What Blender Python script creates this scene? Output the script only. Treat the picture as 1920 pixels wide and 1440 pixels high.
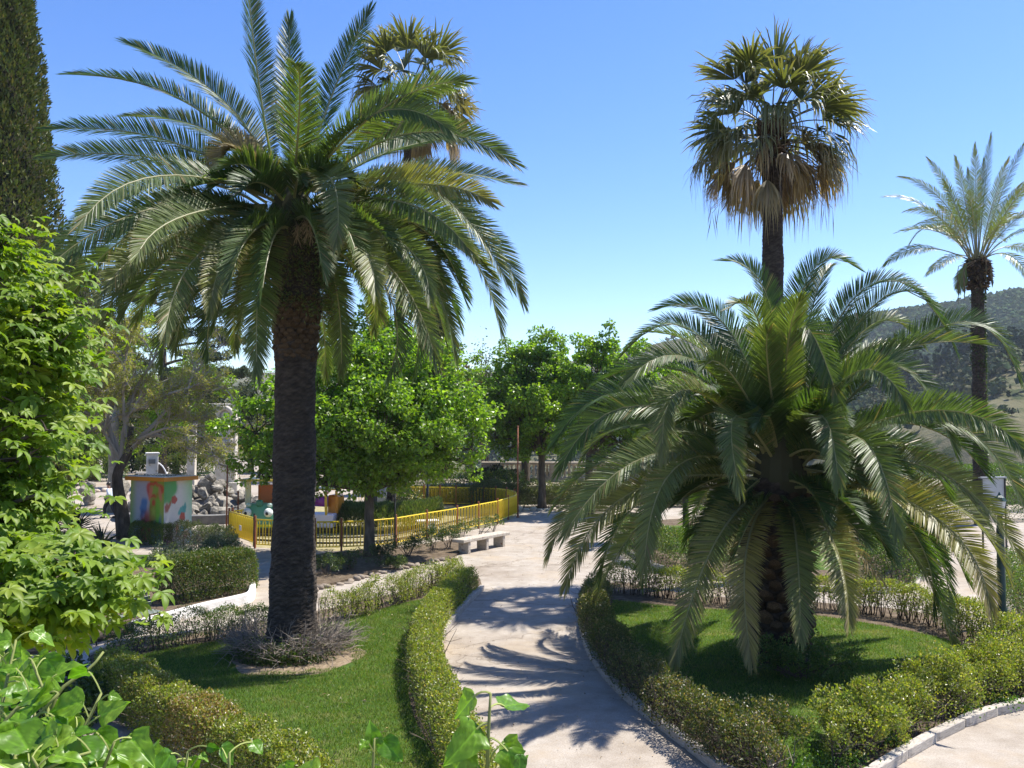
import bpy, math
import numpy as np

# ------------------------------------------------------------------ camera, sky, sun, exposure
SC = bpy.context.scene
for o in list(bpy.data.objects):
    bpy.data.objects.remove(o)
rng = np.random.default_rng(7)
COL = SC.collection
F = 1700.0                      # focal length in photograph pixels (1920 wide)
H = 4.5                         # eye height above the park ground
TH = math.atan(80 / F)          # the camera looks slightly up
CAM = np.array([0.0, 0.0, H])
cd = bpy.data.cameras.new('camera')
cd.sensor_width = 36.0
cd.lens = 36.0 * F / 1920
cd.clip_start = 0.1
cd.clip_end = 6000
cam = bpy.data.objects.new('camera', cd)
COL.objects.link(cam)
cam.location = CAM
cam.rotation_euler = (math.pi / 2 + TH, 0, 0)
SC.camera = cam

SUN_AZ = (0.885, 0.465)           # horizontal direction towards the sun
SUN_EL = math.radians(59)
world = bpy.data.worlds.new('World')
SC.world = world
world.use_nodes = True
wn = world.node_tree
for n in list(wn.nodes):
    wn.nodes.remove(n)
wo = wn.nodes.new('ShaderNodeOutputWorld')
wb = wn.nodes.new('ShaderNodeBackground')
sky = wn.nodes.new('ShaderNodeTexSky')
sky.sky_type = 'NISHITA'
sky.sun_disc = False
sky.sun_elevation = SUN_EL
sky.sun_rotation = math.atan2(SUN_AZ[0], SUN_AZ[1])
sky.altitude = 300
sky.air_density = 1.0
sky.dust_density = 0.35
sky.ozone_density = 2.2
wb.inputs['Strength'].default_value = 0.122
hs = wn.nodes.new('ShaderNodeHueSaturation')   # the camera's vivid colour setting
hs.inputs['Saturation'].default_value = 1.28
hs.inputs['Hue'].default_value = 0.513
wn.links.new(sky.outputs[0], hs.inputs['Color'])
wn.links.new(hs.outputs[0], wb.inputs['Color'])
wn.links.new(wb.outputs[0], wo.inputs['Surface'])
sl = bpy.data.lights.new('sun', 'SUN')
sl.energy = 5.0
sl.angle = math.radians(0.53)
sl.color = (1.0, 0.955, 0.88)
so = bpy.data.objects.new('sun', sl)
COL.objects.link(so)
from mathutils import Vector
so.rotation_euler = Vector((SUN_AZ[0] * math.cos(SUN_EL), SUN_AZ[1] * math.cos(SUN_EL), math.sin(SUN_EL))).to_track_quat('Z', 'Y').to_euler()
so.location = (30, 20, 60)
SC.view_settings.view_transform = 'Standard'
SC.view_settings.look = 'None'
SC.view_settings.exposure = 0.94
SC.view_settings.gamma = 1.0
SC.view_settings.use_curve_mapping = False
cy = SC.cycles
cy.max_bounces = 8
cy.diffuse_bounces = 4
cy.glossy_bounces = 2
cy.transmission_bounces = 4
cy.use_denoising = True
cy.sample_clamp_indirect = 6.0

# ------------------------------------------------------------------ picture -> place
def ray(px, py):
    u, v = (px - 960) / F, (720 - py) / F
    return np.array([u, math.cos(TH) - v * math.sin(TH), math.sin(TH) + v * math.cos(TH)])
def P(px, py, y):
    d = ray(px, py)
    return CAM + d * (y / d[1])
def G(px, py, z=0.0):
    d = ray(px, py)
    return CAM + d * ((z - H) / d[2])
def Gs(pts, z=0.0):
    return np.array([G(a, b, z) for a, b in pts])
def nrm(a):
    return a / np.maximum(np.linalg.norm(a, axis=-1, keepdims=True), 1e-9)

# ------------------------------------------------------------------ mesh building
class MB:
    def __init__(self):
        self.V, self.Q, self.T, self.C, self.n = [], [], [], [], 0
    def add(self, V, Q=None, T=None, col=(0.5, 0.5, 0.5)):
        V = np.asarray(V, float).reshape(-1, 3)
        if Q is not None and len(Q):
            self.Q.append(np.asarray(Q, int).reshape(-1, 4) + self.n)
        if T is not None and len(T):
            self.T.append(np.asarray(T, int).reshape(-1, 3) + self.n)
        c = np.asarray(col, float)
        if c.ndim == 1:
            c = np.tile(c, (len(V), 1))
        self.V.append(V)
        self.C.append(c)
        self.n += len(V)
        return self
    def leaves(self, Pb, D, N, L, W, col, fold=0.25, curl=0.0):
        n = len(Pb)
        D = nrm(D)
        S = nrm(np.cross(D, N))
        U = np.cross(S, D)
        L = np.broadcast_to(np.asarray(L, float).reshape(-1, 1), (n, 1))
        W = np.broadcast_to(np.asarray(W, float).reshape(-1, 1), (n, 1))
        mid = Pb + D * L * 0.48
        V = np.stack([Pb, mid + S * W * 0.5 + U * W * fold, Pb + D * L - U * L * curl, mid - S * W * 0.5 + U * W * fold], 1).reshape(-1, 3)
        Q = np.arange(4 * n).reshape(-1, 4)
        return self.add(V, Q=Q, col=np.repeat(col, 4, 0))
    def tube(self, pts, rad, sides=6, col=(0.3, 0.3, 0.3), cap=True):
        pts = np.asarray(pts, float)
        n = len(pts)
        rad = np.broadcast_to(np.asarray(rad, float), (n,))
        t = np.gradient(pts, axis=0)
        t = nrm(t)
        cand = np.array([[0, 0, 1.0], [0, 1.0, 0.02], [1.0, 0.03, 0]])
        ref = cand[np.abs(t @ cand.T).max(0).argmin()]
        a = nrm(np.cross(t, ref))
        b = np.cross(t, a)
        ang = np.linspace(0, 2 * math.pi, sides, endpoint=False)
        V = pts[:, None] + rad[:, None, None] * (a[:, None] * np.cos(ang)[None, :, None] + b[:, None] * np.sin(ang)[None, :, None])
        i = np.arange(n - 1)[:, None] * sides
        k = np.arange(sides)[None]
        k2 = (k + 1) % sides
        Q = np.stack([i + k, i + k2, i + sides + k2, i + sides + k], -1).reshape(-1, 4)
        V = V.reshape(-1, 3)
        T = None
        if cap:
            V = np.vstack([V, pts[0], pts[-1]])
            m = n * sides
            k = np.arange(sides)
            k2 = (k + 1) % sides
            T = np.vstack([np.stack([np.full(sides, m), k2, k], 1), np.stack([np.full(sides, m + 1), (n - 1) * sides + k, (n - 1) * sides + k2], 1)])
        return self.add(V, Q=Q, T=T, col=col)
    def box(self, c, s, rot=0.0, col=(0.5, 0.5, 0.5), axes=None, taper=1.0, bevel=0.0):
        c = np.asarray(c, float)
        hx, hy, hz = np.asarray(s, float) / 2
        if bevel > 0:
            b = min(bevel, hx * .8, hy * .8, hz * .8)
            V = []
            for z, ins in ((-hz, b), (-hz + b, 0), (hz - b, 0), (hz, b)):
                x, y = hx - ins, hy - ins
                for sx, sy in ((-1, -1), (1, -1), (1, 1), (-1, 1)):
                    bx = b if ins == 0 else 0.0
                    if sx * sy > 0:
                        V += [(sx * x, sy * (y - bx), z), (sx * (x - bx), sy * y, z)]
                    else:
                        V += [(sx * (x - bx), sy * y, z), (sx * x, sy * (y - bx), z)]
            V = np.array(V)
            Q, n8 = [], 8
            for r in range(3):
                for k in range(8):
                    k2 = (k + 1) % 8
                    Q.append((r * 8 + k, r * 8 + k2, r * 8 + 8 + k2, r * 8 + 8 + k))
            for base, fl in ((0, True), (24, False)):
                q = [(base + 0, base + 1, base + 2, base + 3), (base + 0, base + 3, base + 4, base + 7), (base + 4, base + 5, base + 6, base + 7)]
                Q += [tuple(reversed(x)) for x in q] if fl else q
        else:
            V = np.array([(-hx, -hy, -hz), (hx, -hy, -hz), (hx, hy, -hz), (-hx, hy, -hz),
                          (-hx * taper, -hy * taper, hz), (hx * taper, -hy * taper, hz), (hx * taper, hy * taper, hz), (-hx * taper, hy * taper, hz)])
            Q = [(0, 3, 2, 1), (4, 5, 6, 7), (0, 1, 5, 4), (1, 2, 6, 5), (2, 3, 7, 6), (3, 0, 4, 7)]
        if axes is not None:
            V = V @ np.asarray(axes, float)
        elif rot:
            co, si = math.cos(rot), math.sin(rot)
            V = np.stack([V[:, 0] * co - V[:, 1] * si, V[:, 0] * si + V[:, 1] * co, V[:, 2]], 1)
        return self.add(V + c, Q=Q, col=col)
    def lathe(self, c, prof, sides=12, col=(0.5, 0.5, 0.5)):
        prof = np.asarray(prof, float)
        return self.tube(np.asarray(c, float) + np.stack([prof[:, 0] * 0, prof[:, 0] * 0, prof[:, 1]], 1), prof[:, 0], sides, col) if False else self._lathe(c, prof, sides, col)
    def _lathe(self, c, prof, sides, col):
        ang = np.linspace(0, 2 * math.pi, sides, endpoint=False)
        n = len(prof)
        V = np.stack([prof[:, 0, None] * np.cos(ang), prof[:, 0, None] * np.sin(ang), np.repeat(prof[:, 1, None], sides, 1)], -1) + np.asarray(c, float)
        i = np.arange(n - 1)[:, None] * sides
        k = np.arange(sides)[None]
        k2 = (k + 1) % sides
        Q = np.stack([i + k, i + k2, i + sides + k2, i + sides + k], -1).reshape(-1, 4)
        return self.add(V.reshape(-1, 3), Q=Q, col=col)
    def ball(self, c, r, seg=12, rings=8, col=(0.5, 0.5, 0.5)):
        th = np.linspace(0, math.pi, rings + 1)
        r = np.broadcast_to(np.asarray(r, float), (3,))
        return self._lathe((0, 0, 0), np.stack([np.sin(th) + 1e-4, -np.cos(th)], 1), seg, col)._xf(r, c, seg * (rings + 1))
    def _xf(self, r, c, n):
        self.V[-1] = self.V[-1] * r + np.asarray(c, float)
        return self
    def mesh(self, name, mat=None, loc=(0, 0, 0), smooth=False):
        V = np.vstack(self.V) - np.asarray(loc, float)
        C = np.vstack(self.C)
        Q = np.vstack(self.Q) if self.Q else np.zeros((0, 4), int)
        T = np.vstack(self.T) if self.T else np.zeros((0, 3), int)
        me = bpy.data.meshes.new(name)
        me.vertices.add(len(V))
        me.vertices.foreach_set('co', V.astype(np.float32).ravel())
        loops = np.concatenate([Q.ravel(), T.ravel()]).astype(np.int32)
        me.loops.add(len(loops))
        me.loops.foreach_set('vertex_index', loops)
        npol = len(Q) + len(T)
        me.polygons.add(npol)
        st = np.concatenate([np.arange(len(Q)) * 4, len(Q) * 4 + np.arange(len(T)) * 3]).astype(np.int32)
        me.polygons.foreach_set('loop_start', st)
        me.polygons.foreach_set('use_smooth', np.full(npol, smooth, bool))
        at = me.attributes.new('col', 'FLOAT_COLOR', 'POINT')
        at.data.foreach_set('color', np.hstack([C, np.ones((len(C), 1))]).astype(np.float32).ravel())
        me.update(calc_edges=True)
        me.validate()
        if mat:
            me.materials.append(mat)
        return me
    def build(self, name, mat=None, parent=None, loc=None, smooth=False, label=None, cat=None, group=None, kind=None):
        if loc is None:
            loc = np.array(parent['_b']) if parent is not None else np.zeros(3)
        me = self.mesh(name, mat, loc, smooth)
        o = bpy.data.objects.new(name, me)
        COL.objects.link(o)
        if parent is not None:
            o.parent = parent
            o.location = np.asarray(loc) - np.array(parent['_b'])
        else:
            o.location = loc
        o['_b'] = [float(x) for x in loc]
        return tag(o, label, cat, group, kind)

def tag(o, label=None, cat=None, group=None, kind=None):
    for k, v in (('label', label), ('category', cat), ('group', group), ('kind', kind)):
        if v:
            o[k] = v
    return o
def thing(name, label, cat, loc, group=None, kind=None):
    o = bpy.data.objects.new(name, None)
    o.empty_display_size = 0.2
    COL.objects.link(o)
    o.location = loc
    o['_b'] = [float(x) for x in loc]
    return tag(o, label, cat, group, kind)
def inst(name, me, parent, M, label=None):
    """one more object on shared mesh data, placed in world space by a 4x4 matrix, child of parent"""
    from mathutils import Matrix
    o = bpy.data.objects.new(name, me)
    COL.objects.link(o)
    M = np.array(M, float)
    if parent is not None:
        o.parent = parent
        M = M.copy()
        M[:3, 3] -= np.array(parent['_b'])
    o.matrix_local = Matrix(M.tolist())
    o['_b'] = [float(x) for x in M[:3, 3]]
    if label:
        o['label'] = label
    return o
def frame(x, y, z, c, s=1.0):
    M = np.eye(4)
    M[:3, 0], M[:3, 1], M[:3, 2], M[:3, 3] = np.asarray(x) * s, np.asarray(y) * s, np.asarray(z) * s, c
    return M
def rotz(a, c=(0, 0, 0), s=1.0):
    return frame((math.cos(a), math.sin(a), 0), (-math.sin(a), math.cos(a), 0), (0, 0, 1), c, s)

def polyline(pts, n):
    pts = np.asarray(pts, float)
    d = np.r_[0, np.cumsum(np.linalg.norm(np.diff(pts, axis=0), axis=1))]
    s = np.linspace(0, d[-1], n)
    return np.stack([np.interp(s, d, pts[:, k]) for k in range(pts.shape[1])], 1)
def smoothline(pts, n):
    """Catmull-Rom through the points, resampled evenly"""
    p = np.asarray(pts, float)
    q = np.vstack([2 * p[0] - p[1], p, 2 * p[-1] - p[-2]])
    out = []
    for i in range(1, len(q) - 2):
        t = np.linspace(0, 1, 14, endpoint=False)[:, None]
        a, b, c, d = q[i - 1], q[i], q[i + 1], q[i + 2]
        out.append(0.5 * (2 * b + (c - a) * t + (2 * a - 5 * b + 4 * c - d) * t ** 2 + (3 * b - a - 3 * c + d) * t ** 3))
    return polyline(np.vstack(out + [p[-1:]]), n)
def wob(x, seed=0.0, f=1.0):
    """smooth pseudo-noise in [-1, 1]"""
    return (np.sin(x * 1.7 * f + seed * 3.1) + np.sin(x * 3.9 * f + seed * 7.7 + 1.3) * 0.6 + np.sin(x * 8.3 * f + seed * 1.9 + 4.0) * 0.35) / 1.95
def wob3(p, seed=0.0, f=1.0):
    return (np.sin(p[:, 0] * 2.1 * f + p[:, 1] * 1.3 * f + seed) + np.sin(p[:, 1] * 2.7 * f - p[:, 2] * 1.9 * f + seed * 2.3) + np.sin(p[:, 2] * 2.3 * f + p[:, 0] * 1.1 * f + seed * 4.1)) / 3
def rsph(n):
    return nrm(rng.normal(size=(n, 3)))
def pal(n, cols, w=None, jit=0.18):
    """per-leaf colours: real differences of hue and age between leaves"""
    cols = np.asarray(cols, float)
    i = rng.choice(len(cols), n, p=w)
    return np.clip(cols[i] * (1 + rng.normal(size=(n, 1)) * jit) * (1 + rng.normal(size=(n, 3)) * jit * 0.3), 0.004, 0.9)

# ------------------------------------------------------------------ materials
def newmat(name):
    m = bpy.data.materials.new(name)
    m.use_nodes = True
    nt = m.node_tree
    for n in list(nt.nodes):
        nt.nodes.remove(n)
    out = nt.nodes.new('ShaderNodeOutputMaterial')
    bs = nt.nodes.new('ShaderNodeBsdfPrincipled')
    nt.links.new(bs.outputs[0], out.inputs[0])
    return m, nt, bs, out
def mat_leaf(name, rough=0.4, spec=0.5, trans=0.35, tcol=(1.5, 1.6, 0.5), sheen=0.0):
    m, nt, bs, out = newmat(name)
    a = nt.nodes.new('ShaderNodeAttribute')
    a.attribute_name = 'col'
    nt.links.new(a.outputs['Color'], bs.inputs['Base Color'])
    bs.inputs['Roughness'].default_value = rough
    bs.inputs['Specular IOR Level'].default_value = spec
    tr = nt.nodes.new('ShaderNodeBsdfTranslucent')
    mul = nt.nodes.new('ShaderNodeMix')
    mul.data_type = 'RGBA'
    mul.blend_type = 'MULTIPLY'
    mul.inputs['Factor'].default_value = 1.0
    nt.links.new(a.outputs['Color'], mul.inputs['A'])
    mul.inputs['B'].default_value = (*tcol, 1)
    nt.links.new(mul.outputs['Result'], tr.inputs['Color'])
    mx = nt.nodes.new('ShaderNodeMixShader')
    mx.inputs[0].default_value = trans
    nt.links.new(bs.outputs[0], mx.inputs[1])
    nt.links.new(tr.outputs[0], mx.inputs[2])
    nt.links.new(mx.outputs[0], out.inputs[0])
    return m
def mat_surf(name, cols, scale=5.0, rough=0.8, bump=0.3, bscale=None, spec=0.3, detail=6.0, stretch=(1, 1, 1), attr=False, wear=None, metal=0.0):
    """two to four colours mixed by noise in object space, with fine relief; attr multiplies in the mesh's own colour"""
    m, nt, bs, out = newmat(name)
    tc = nt.nodes.new('ShaderNodeTexCoord')
    mp = nt.nodes.new('ShaderNodeMapping')
    mp.inputs['Scale'].default_value = stretch
    nt.links.new(tc.outputs['Object'], mp.inputs['Vector'])
    nz = nt.nodes.new('ShaderNodeTexNoise')
    nz.inputs['Scale'].default_value = scale
    nz.inputs['Detail'].default_value = detail
    nz.inputs['Roughness'].default_value = 0.62
    nt.links.new(mp.outputs[0], nz.inputs['Vector'])
    cr = nt.nodes.new('ShaderNodeValToRGB')
    el = cr.color_ramp.elements
    k = len(cols)
    el[0].position, el[1].position = 0.3, 0.7
    el[0].color, el[1].color = (*cols[0], 1), (*cols[-1], 1)
    for i in range(1, k - 1):
        e = el.new(0.3 + 0.4 * i / (k - 1))
        e.color = (*cols[i], 1)
    nt.links.new(nz.outputs['Fac'], cr.inputs[0])
    c = cr.outputs[0]
    if attr:
        a = nt.nodes.new('ShaderNodeAttribute')
        a.attribute_name = 'col'
        mul = nt.nodes.new('ShaderNodeMix')
        mul.data_type = 'RGBA'
        mul.blend_type = 'MULTIPLY'
        mul.inputs['Factor'].default_value = 1.0
        nt.links.new(c, mul.inputs['A'])
        nt.links.new(a.outputs['Color'], mul.inputs['B'])
        c = mul.outputs['Result']
    if wear:
        n2 = nt.nodes.new('ShaderNodeTexNoise')
        n2.inputs['Scale'].default_value = wear[1]
        n2.inputs['Detail'].default_value = 5
        nt.links.new(tc.outputs['Object'], n2.inputs['Vector'])
        r2 = nt.nodes.new('ShaderNodeValToRGB')
        r2.color_ramp.elements[0].position, r2.color_ramp.elements[1].position = wear[2], wear[2] + 0.08
        nt.links.new(n2.outputs['Fac'], r2.inputs[0])
        m2 = nt.nodes.new('ShaderNodeMix')
        m2.data_type = 'RGBA'
        nt.links.new(r2.outputs[0], m2.inputs['Factor'])
        nt.links.new(c, m2.inputs['A'])
        m2.inputs['B'].default_value = (*wear[0], 1)
        c = m2.outputs['Result']
    nt.links.new(c, bs.inputs['Base Color'])
    bs.inputs['Roughness'].default_value = rough
    bs.inputs['Specular IOR Level'].default_value = spec
    bs.inputs['Metallic'].default_value = metal
    if bump:
        nb = nt.nodes.new('ShaderNodeTexNoise')
        nb.inputs['Scale'].default_value = bscale or scale * 6
        nb.inputs['Detail'].default_value = 5
        nt.links.new(mp.outputs[0], nb.inputs['Vector'])
        bp = nt.nodes.new('ShaderNodeBump')
        bp.inputs['Strength'].default_value = bump
        bp.inputs['Distance'].default_value = 0.03
        nt.links.new(nb.outputs['Fac'], bp.inputs['Height'])
        nt.links.new(bp.outputs[0], bs.inputs['Normal'])
    return m

M_PALM = mat_leaf('palm_leaf', 0.46, 0.38, 0.33, (1.9, 2.0, 0.6))
M_PALE_PALM = mat_leaf('slim_palm_leaf', 0.42, 0.5, 0.18, (1.2, 1.3, 0.8))
M_FAN = mat_leaf('fan_leaf', 0.45, 0.45, 0.30, (1.8, 1.6, 0.6))
M_LIME = mat_leaf('lime_leaf', 0.36, 0.5, 0.48, (1.7, 1.9, 0.35))
M_CHEST = mat_leaf('chestnut_leaf', 0.48, 0.3, 0.42, (1.6, 1.7, 0.35))
M_IVY = mat_leaf('ivy_leaf', 0.36, 0.4, 0.40, (1.3, 1.7, 0.3))
M_HEDGE = mat_leaf('hedge_leaf', 0.38, 0.5, 0.40, (1.7, 1.8, 0.4))
M_DARKLEAF = mat_leaf('evergreen_leaf', 0.55, 0.3, 0.15, (1.3, 1.4, 0.5))
M_FAR = mat_leaf('far_tree_leaf', 0.9, 0.05, 0.1, (1.2, 1.3, 0.6))
M_GRASS = mat_leaf('grass_blade', 0.5, 0.35, 0.40, (1.5, 1.6, 0.4))
M_TWIG = mat_leaf('twig_bark', 0.8, 0.2, 0.0)
M_BARK = mat_surf('tree_bark', [(0.05, 0.04, 0.03), (0.10, 0.08, 0.06), (0.17, 0.14, 0.11)], 7, 0.9, 0.8, 14, 0.1, stretch=(1, 1, 0.3))
M_PALMBARK = mat_surf('palm_bark', [(0.018, 0.014, 0.010), (0.042, 0.033, 0.025), (0.085, 0.066, 0.05)], 6, 0.85, 0.9, 25, 0.25, stretch=(1, 1, 2.2), attr=True)
M_STUB = mat_surf('palm_stub', [(0.03, 0.021, 0.012), (0.065, 0.042, 0.023), (0.11, 0.072, 0.04)], 12, 0.9, 0.5, 50, 0.15, attr=True)
# ------------------------------------------------------------------ ground, terrace, hills
def mat_ground():
    m, nt, bs, out = newmat('pale_path')
    tc = nt.nodes.new('ShaderNodeTexCoord')
    def noise(s, d=6, r=0.6):
        n = nt.nodes.new('ShaderNodeTexNoise')
        n.inputs['Scale'].default_value = s
        n.inputs['Detail'].default_value = d
        n.inputs['Roughness'].default_value = r
        nt.links.new(tc.outputs['Object'], n.inputs['Vector'])
        return n
    def ramp(src, stops):
        r = nt.nodes.new('ShaderNodeValToRGB')
        e = r.color_ramp.elements
        e[0].position, e[0].color = stops[0][0], (*stops[0][1], 1)
        e[1].position, e[1].color = stops[-1][0], (*stops[-1][1], 1)
        for p, c in stops[1:-1]:
            x = e.new(p)
            x.color = (*c, 1)
        nt.links.new(src, r.inputs[0])
        return r
    def mix(f, a, b, bt='MIX'):
        x = nt.nodes.new('ShaderNodeMix')
        x.data_type = 'RGBA'
        x.blend_type = bt
        if isinstance(f, float):
            x.inputs['Factor'].default_value = f
        else:
            nt.links.new(f, x.inputs['Factor'])
        nt.links.new(a, x.inputs['A'])
        if isinstance(b, tuple):
            x.inputs['B'].default_value = (*b, 1)
        else:
            nt.links.new(b, x.inputs['B'])
        return x.outputs['Result']
    big = ramp(noise(0.30, 8, 0.68).outputs['Fac'], [(0.3, (0.275, 0.228, 0.18)), (0.48, (0.365, 0.322, 0.272)), (0.56, (0.385, 0.342, 0.292)), (0.7, (0.43, 0.395, 0.35))])
    fine = ramp(noise(45, 3).outputs['Fac'], [(0.3, (0.74, 0.72, 0.70)), (0.65, (1.08, 1.08, 1.08))])
    med = ramp(noise(2.2, 8, 0.7).outputs['Fac'], [(0.32, (0.78, 0.76, 0.73)), (0.6, (1.05, 1.05, 1.05))])
    c = mix(1.0, big.outputs[0], fine.outputs[0], 'MULTIPLY')
    c = mix(1.0, c, med.outputs[0], 'MULTIPLY')
    # fine cracks in the old concrete
    wv = nt.nodes.new('ShaderNodeTexVoronoi')
    wv.feature = 'DISTANCE_TO_EDGE'
    wv.inputs['Scale'].default_value = 0.16
    dn = noise(1.2, 5)
    va = nt.nodes.new('ShaderNodeVectorMath')
    va.operation = 'MULTIPLY_ADD'
    nt.links.new(dn.outputs['Color'], va.inputs[0])
    va.inputs[1].default_value = (1.6, 1.6, 0)
    nt.links.new(tc.outputs['Object'], va.inputs[2])
    nt.links.new(va.outputs[0], wv.inputs['Vector'])
    cr = ramp(wv.outputs['Distance'], [(0.0, (0.55, 0.52, 0.48)), (0.006, (1, 1, 1))])
    c = mix(1.0, c, cr.outputs[0], 'MULTIPLY')
    # drifts of ochre dirt and dry leaf crumbs
    dm = ramp(noise(0.5, 7, 0.7).outputs['Fac'], [(0.52, (0, 0, 0)), (0.74, (1, 1, 1))])
    c = mix(dm.outputs[0], c, (0.36, 0.285, 0.20))
    sp = ramp(noise(18, 2).outputs['Fac'], [(0.70, (0, 0, 0)), (0.73, (1, 1, 1))])
    c = mix(sp.outputs[0], c, (0.30, 0.24, 0.17))
    nt.links.new(c, bs.inputs['Base Color'])
    bs.inputs['Roughness'].default_value = 0.92
    bs.inputs['Specular IOR Level'].default_value = 0.15
    bp = nt.nodes.new('ShaderNodeBump')
    bp.inputs['Strength'].default_value = 0.35
    bp.inputs['Distance'].default_value = 0.02
    nt.links.new(noise(30, 6, 0.7).outputs['Fac'], bp.inputs['Height'])
    nt.links.new(bp.outputs[0], bs.inputs['Normal'])
    return m
M_PATH = mat_ground()
M_SOIL = mat_surf('bed_soil', [(0.07, 0.05, 0.035), (0.12, 0.09, 0.06), (0.18, 0.14, 0.10)], 6, 0.95, 0.8, 30, 0.1)
M_LAWN = mat_surf('lawn_sward', [(0.045, 0.085, 0.014), (0.065, 0.115, 0.018), (0.15, 0.15, 0.05)], 1.6, 0.9, 0.7, 60, 0.1)
M_DRYGRASS = mat_surf('dry_grass', [(0.20, 0.19, 0.08), (0.30, 0.26, 0.14), (0.38, 0.33, 0.20)], 3, 0.95, 0.6, 40, 0.1)
M_STONE = mat_surf('kerb_stone', [(0.30, 0.27, 0.23), (0.45, 0.40, 0.34), (0.54, 0.49, 0.42)], 7, 0.9, 0.5, 35, 0.2, attr=True, wear=((0.26, 0.23, 0.19), 3.5, 0.64))
M_WHITE = mat_surf('white_render', [(0.52, 0.50, 0.46), (0.66, 0.64, 0.60), (0.72, 0.70, 0.67)], 3, 0.9, 0.3, 25, 0.2, wear=((0.38, 0.33, 0.27), 2.5, 0.62))
M_BAL = mat_surf('balustrade_stone', [(0.25, 0.21, 0.165), (0.36, 0.31, 0.25), (0.44, 0.39, 0.33)], 3, 0.9, 0.4, 20, 0.2, attr=True)

def sheet(name, poly, z, mat, kind='structure', label=None):
    from mathutils.geometry import tessellate_polygon
    poly = np.asarray(poly, float)
    V = np.c_[poly[:, 0], poly[:, 1], np.full(len(poly), z)]
    tri = tessellate_polygon([[Vector((x, y, 0)) for x, y, _ in V]])
    T = np.array([t for t in tri])
    # every triangle faces up
    a, b, c = V[T[:, 0]], V[T[:, 1]], V[T[:, 2]]
    up = np.cross(b - a, c - a)[:, 2] > 0
    T[~up] = T[~up][:, ::-1]
    return MB().add(V, T=T).build(name, mat, label=label, kind=kind)
def slab(name, poly, z0, z1, mat, kind='structure', label=None):
    from mathutils.geometry import tessellate_polygon
    poly = np.asarray(poly, float)[:, :2]
    n = len(poly)
    A = 0.5 * np.sum(poly[:, 0] * np.roll(poly[:, 1], -1) - poly[:, 1] * np.roll(poly[:, 0], -1))
    if A < 0:
        poly = poly[::-1]
    V = np.vstack([np.c_[poly, np.full(n, z0)], np.c_[poly, np.full(n, z1)]])
    T = np.array(tessellate_polygon([[Vector((x, y, 0)) for x, y in poly]])) + n
    a, b, c = V[T[:, 0]], V[T[:, 1]], V[T[:, 2]]
    up = np.cross(b - a, c - a)[:, 2] > 0
    T[~up] = T[~up][:, ::-1]
    k = np.arange(n)
    k2 = (k + 1) % n
    return MB().add(V, Q=np.stack([k, k2, n + k2, n + k], 1), T=T).build(name, mat, label=label, kind=kind)
def inside(poly, p):
    poly = np.asarray(poly)[:, :2]
    x, y = p[:, 0], p[:, 1]
    r = np.zeros(len(p), bool)
    j = len(poly) - 1
    for i in range(len(poly)):
        xi, yi, xj, yj = *poly[i], *poly[j]
        c = ((yi > y) != (yj > y)) & (x < (xj - xi) * (y - yi) / (yj - yi + 1e-12) + xi)
        r ^= c
        j = i
    return r

# plateau: one sheet, from behind the camera to the far edge of the park
park = [(-130, -30), (60, -30), (60, 66), (-8, 66), (-30, 125), (-130, 125)]
sheet('ground', park, 0.0, M_PATH, label='pale worn concrete and gravel paths of the park')

# hills: a polar grid round the place, from the park edge down into the valley and up to the ridges
AZP = np.array([-2600, -900, 0, 500, 800, 880, 1000, 1180, 1240, 1330, 1405, 1500, 1640, 1760, 1840, 1920, 2050, 2400, 4200], float)
AZY = np.array([690, 700, 700, 700, 700, 698, 694, 655, 640, 624, 612, 604, 596, 577, 563, 553, 546, 560, 640], float)
az_tab = np.arctan((AZP - 960) / F)
el_tab = (800 - AZY) / F
def hill_h(az, r):
    el = np.interp(az, az_tab, el_tab)
    ridge = 950.0
    top = H + ridge * el * np.cos(az)
    n = 6 * np.sin(az * 23 + 1) + 4 * np.sin(az * 57 + r * 0.004) + 3 * np.sin(r * 0.013 + az * 11)
    far = -70 + (top + 70) * np.clip((r - 250) / (ridge - 250), 0, 1) ** 1.15
    far = np.where(r > ridge, top - (r - ridge) * 0.08, far)
    far += n * np.clip((r - 250) / 300, 0, 1) * np.clip((ridge - r) / 250, 0.15, 1)
    # a nearer wooded spur
    spur_el = np.interp(az, np.arctan((np.array([600, 900, 1150, 1400, 1600, 1720, 1800, 1920, 2200, 2600]) - 960) / F), [0.0, -0.02, -0.035, -0.01, 0.03, 0.052, 0.060, 0.066, 0.07, 0.05])
    spur = H + 430 * spur_el * np.cos(az) - ((r - 430) / np.where(r < 430, 190, 140)) ** 2 * 34 + 2.5 * np.sin(az * 41) + 2 * np.sin(r * .05 + az * 30)
    v = np.maximum(far, spur)
    near = np.clip((r - 75) / 110, 0, 1)
    return -1.5 - near * 68 + np.clip((r - 200) / 60, 0, 1) * (v + 69.5)
NA, NR = 360, 110
azs = np.linspace(-math.pi, math.pi, NA, endpoint=False)
azs = np.concatenate([np.linspace(-math.pi, -0.75, 60, endpoint=False), np.linspace(-0.75, 0.75, 200, endpoint=False), np.linspace(0.75, math.pi, 60, endpoint=False)])
NA = len(azs)
rs = np.concatenate([np.linspace(40, 250, 30), np.linspace(262, 1000, 70), [1080, 1200, 1350]])
NR = len(rs)
AA, RR = np.meshgrid(azs, rs, indexing='ij')
ZZ = hill_h(np.clip(AA, -1.2, 1.2), RR)
HV = np.stack([RR * np.sin(AA), RR * np.cos(AA), ZZ], -1).reshape(-1, 3)
ia = np.arange(NA)[:, None] * NR
ib = ((np.arange(NA) + 1) % NA)[:, None] * NR
kr = np.arange(NR - 1)[None]
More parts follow.
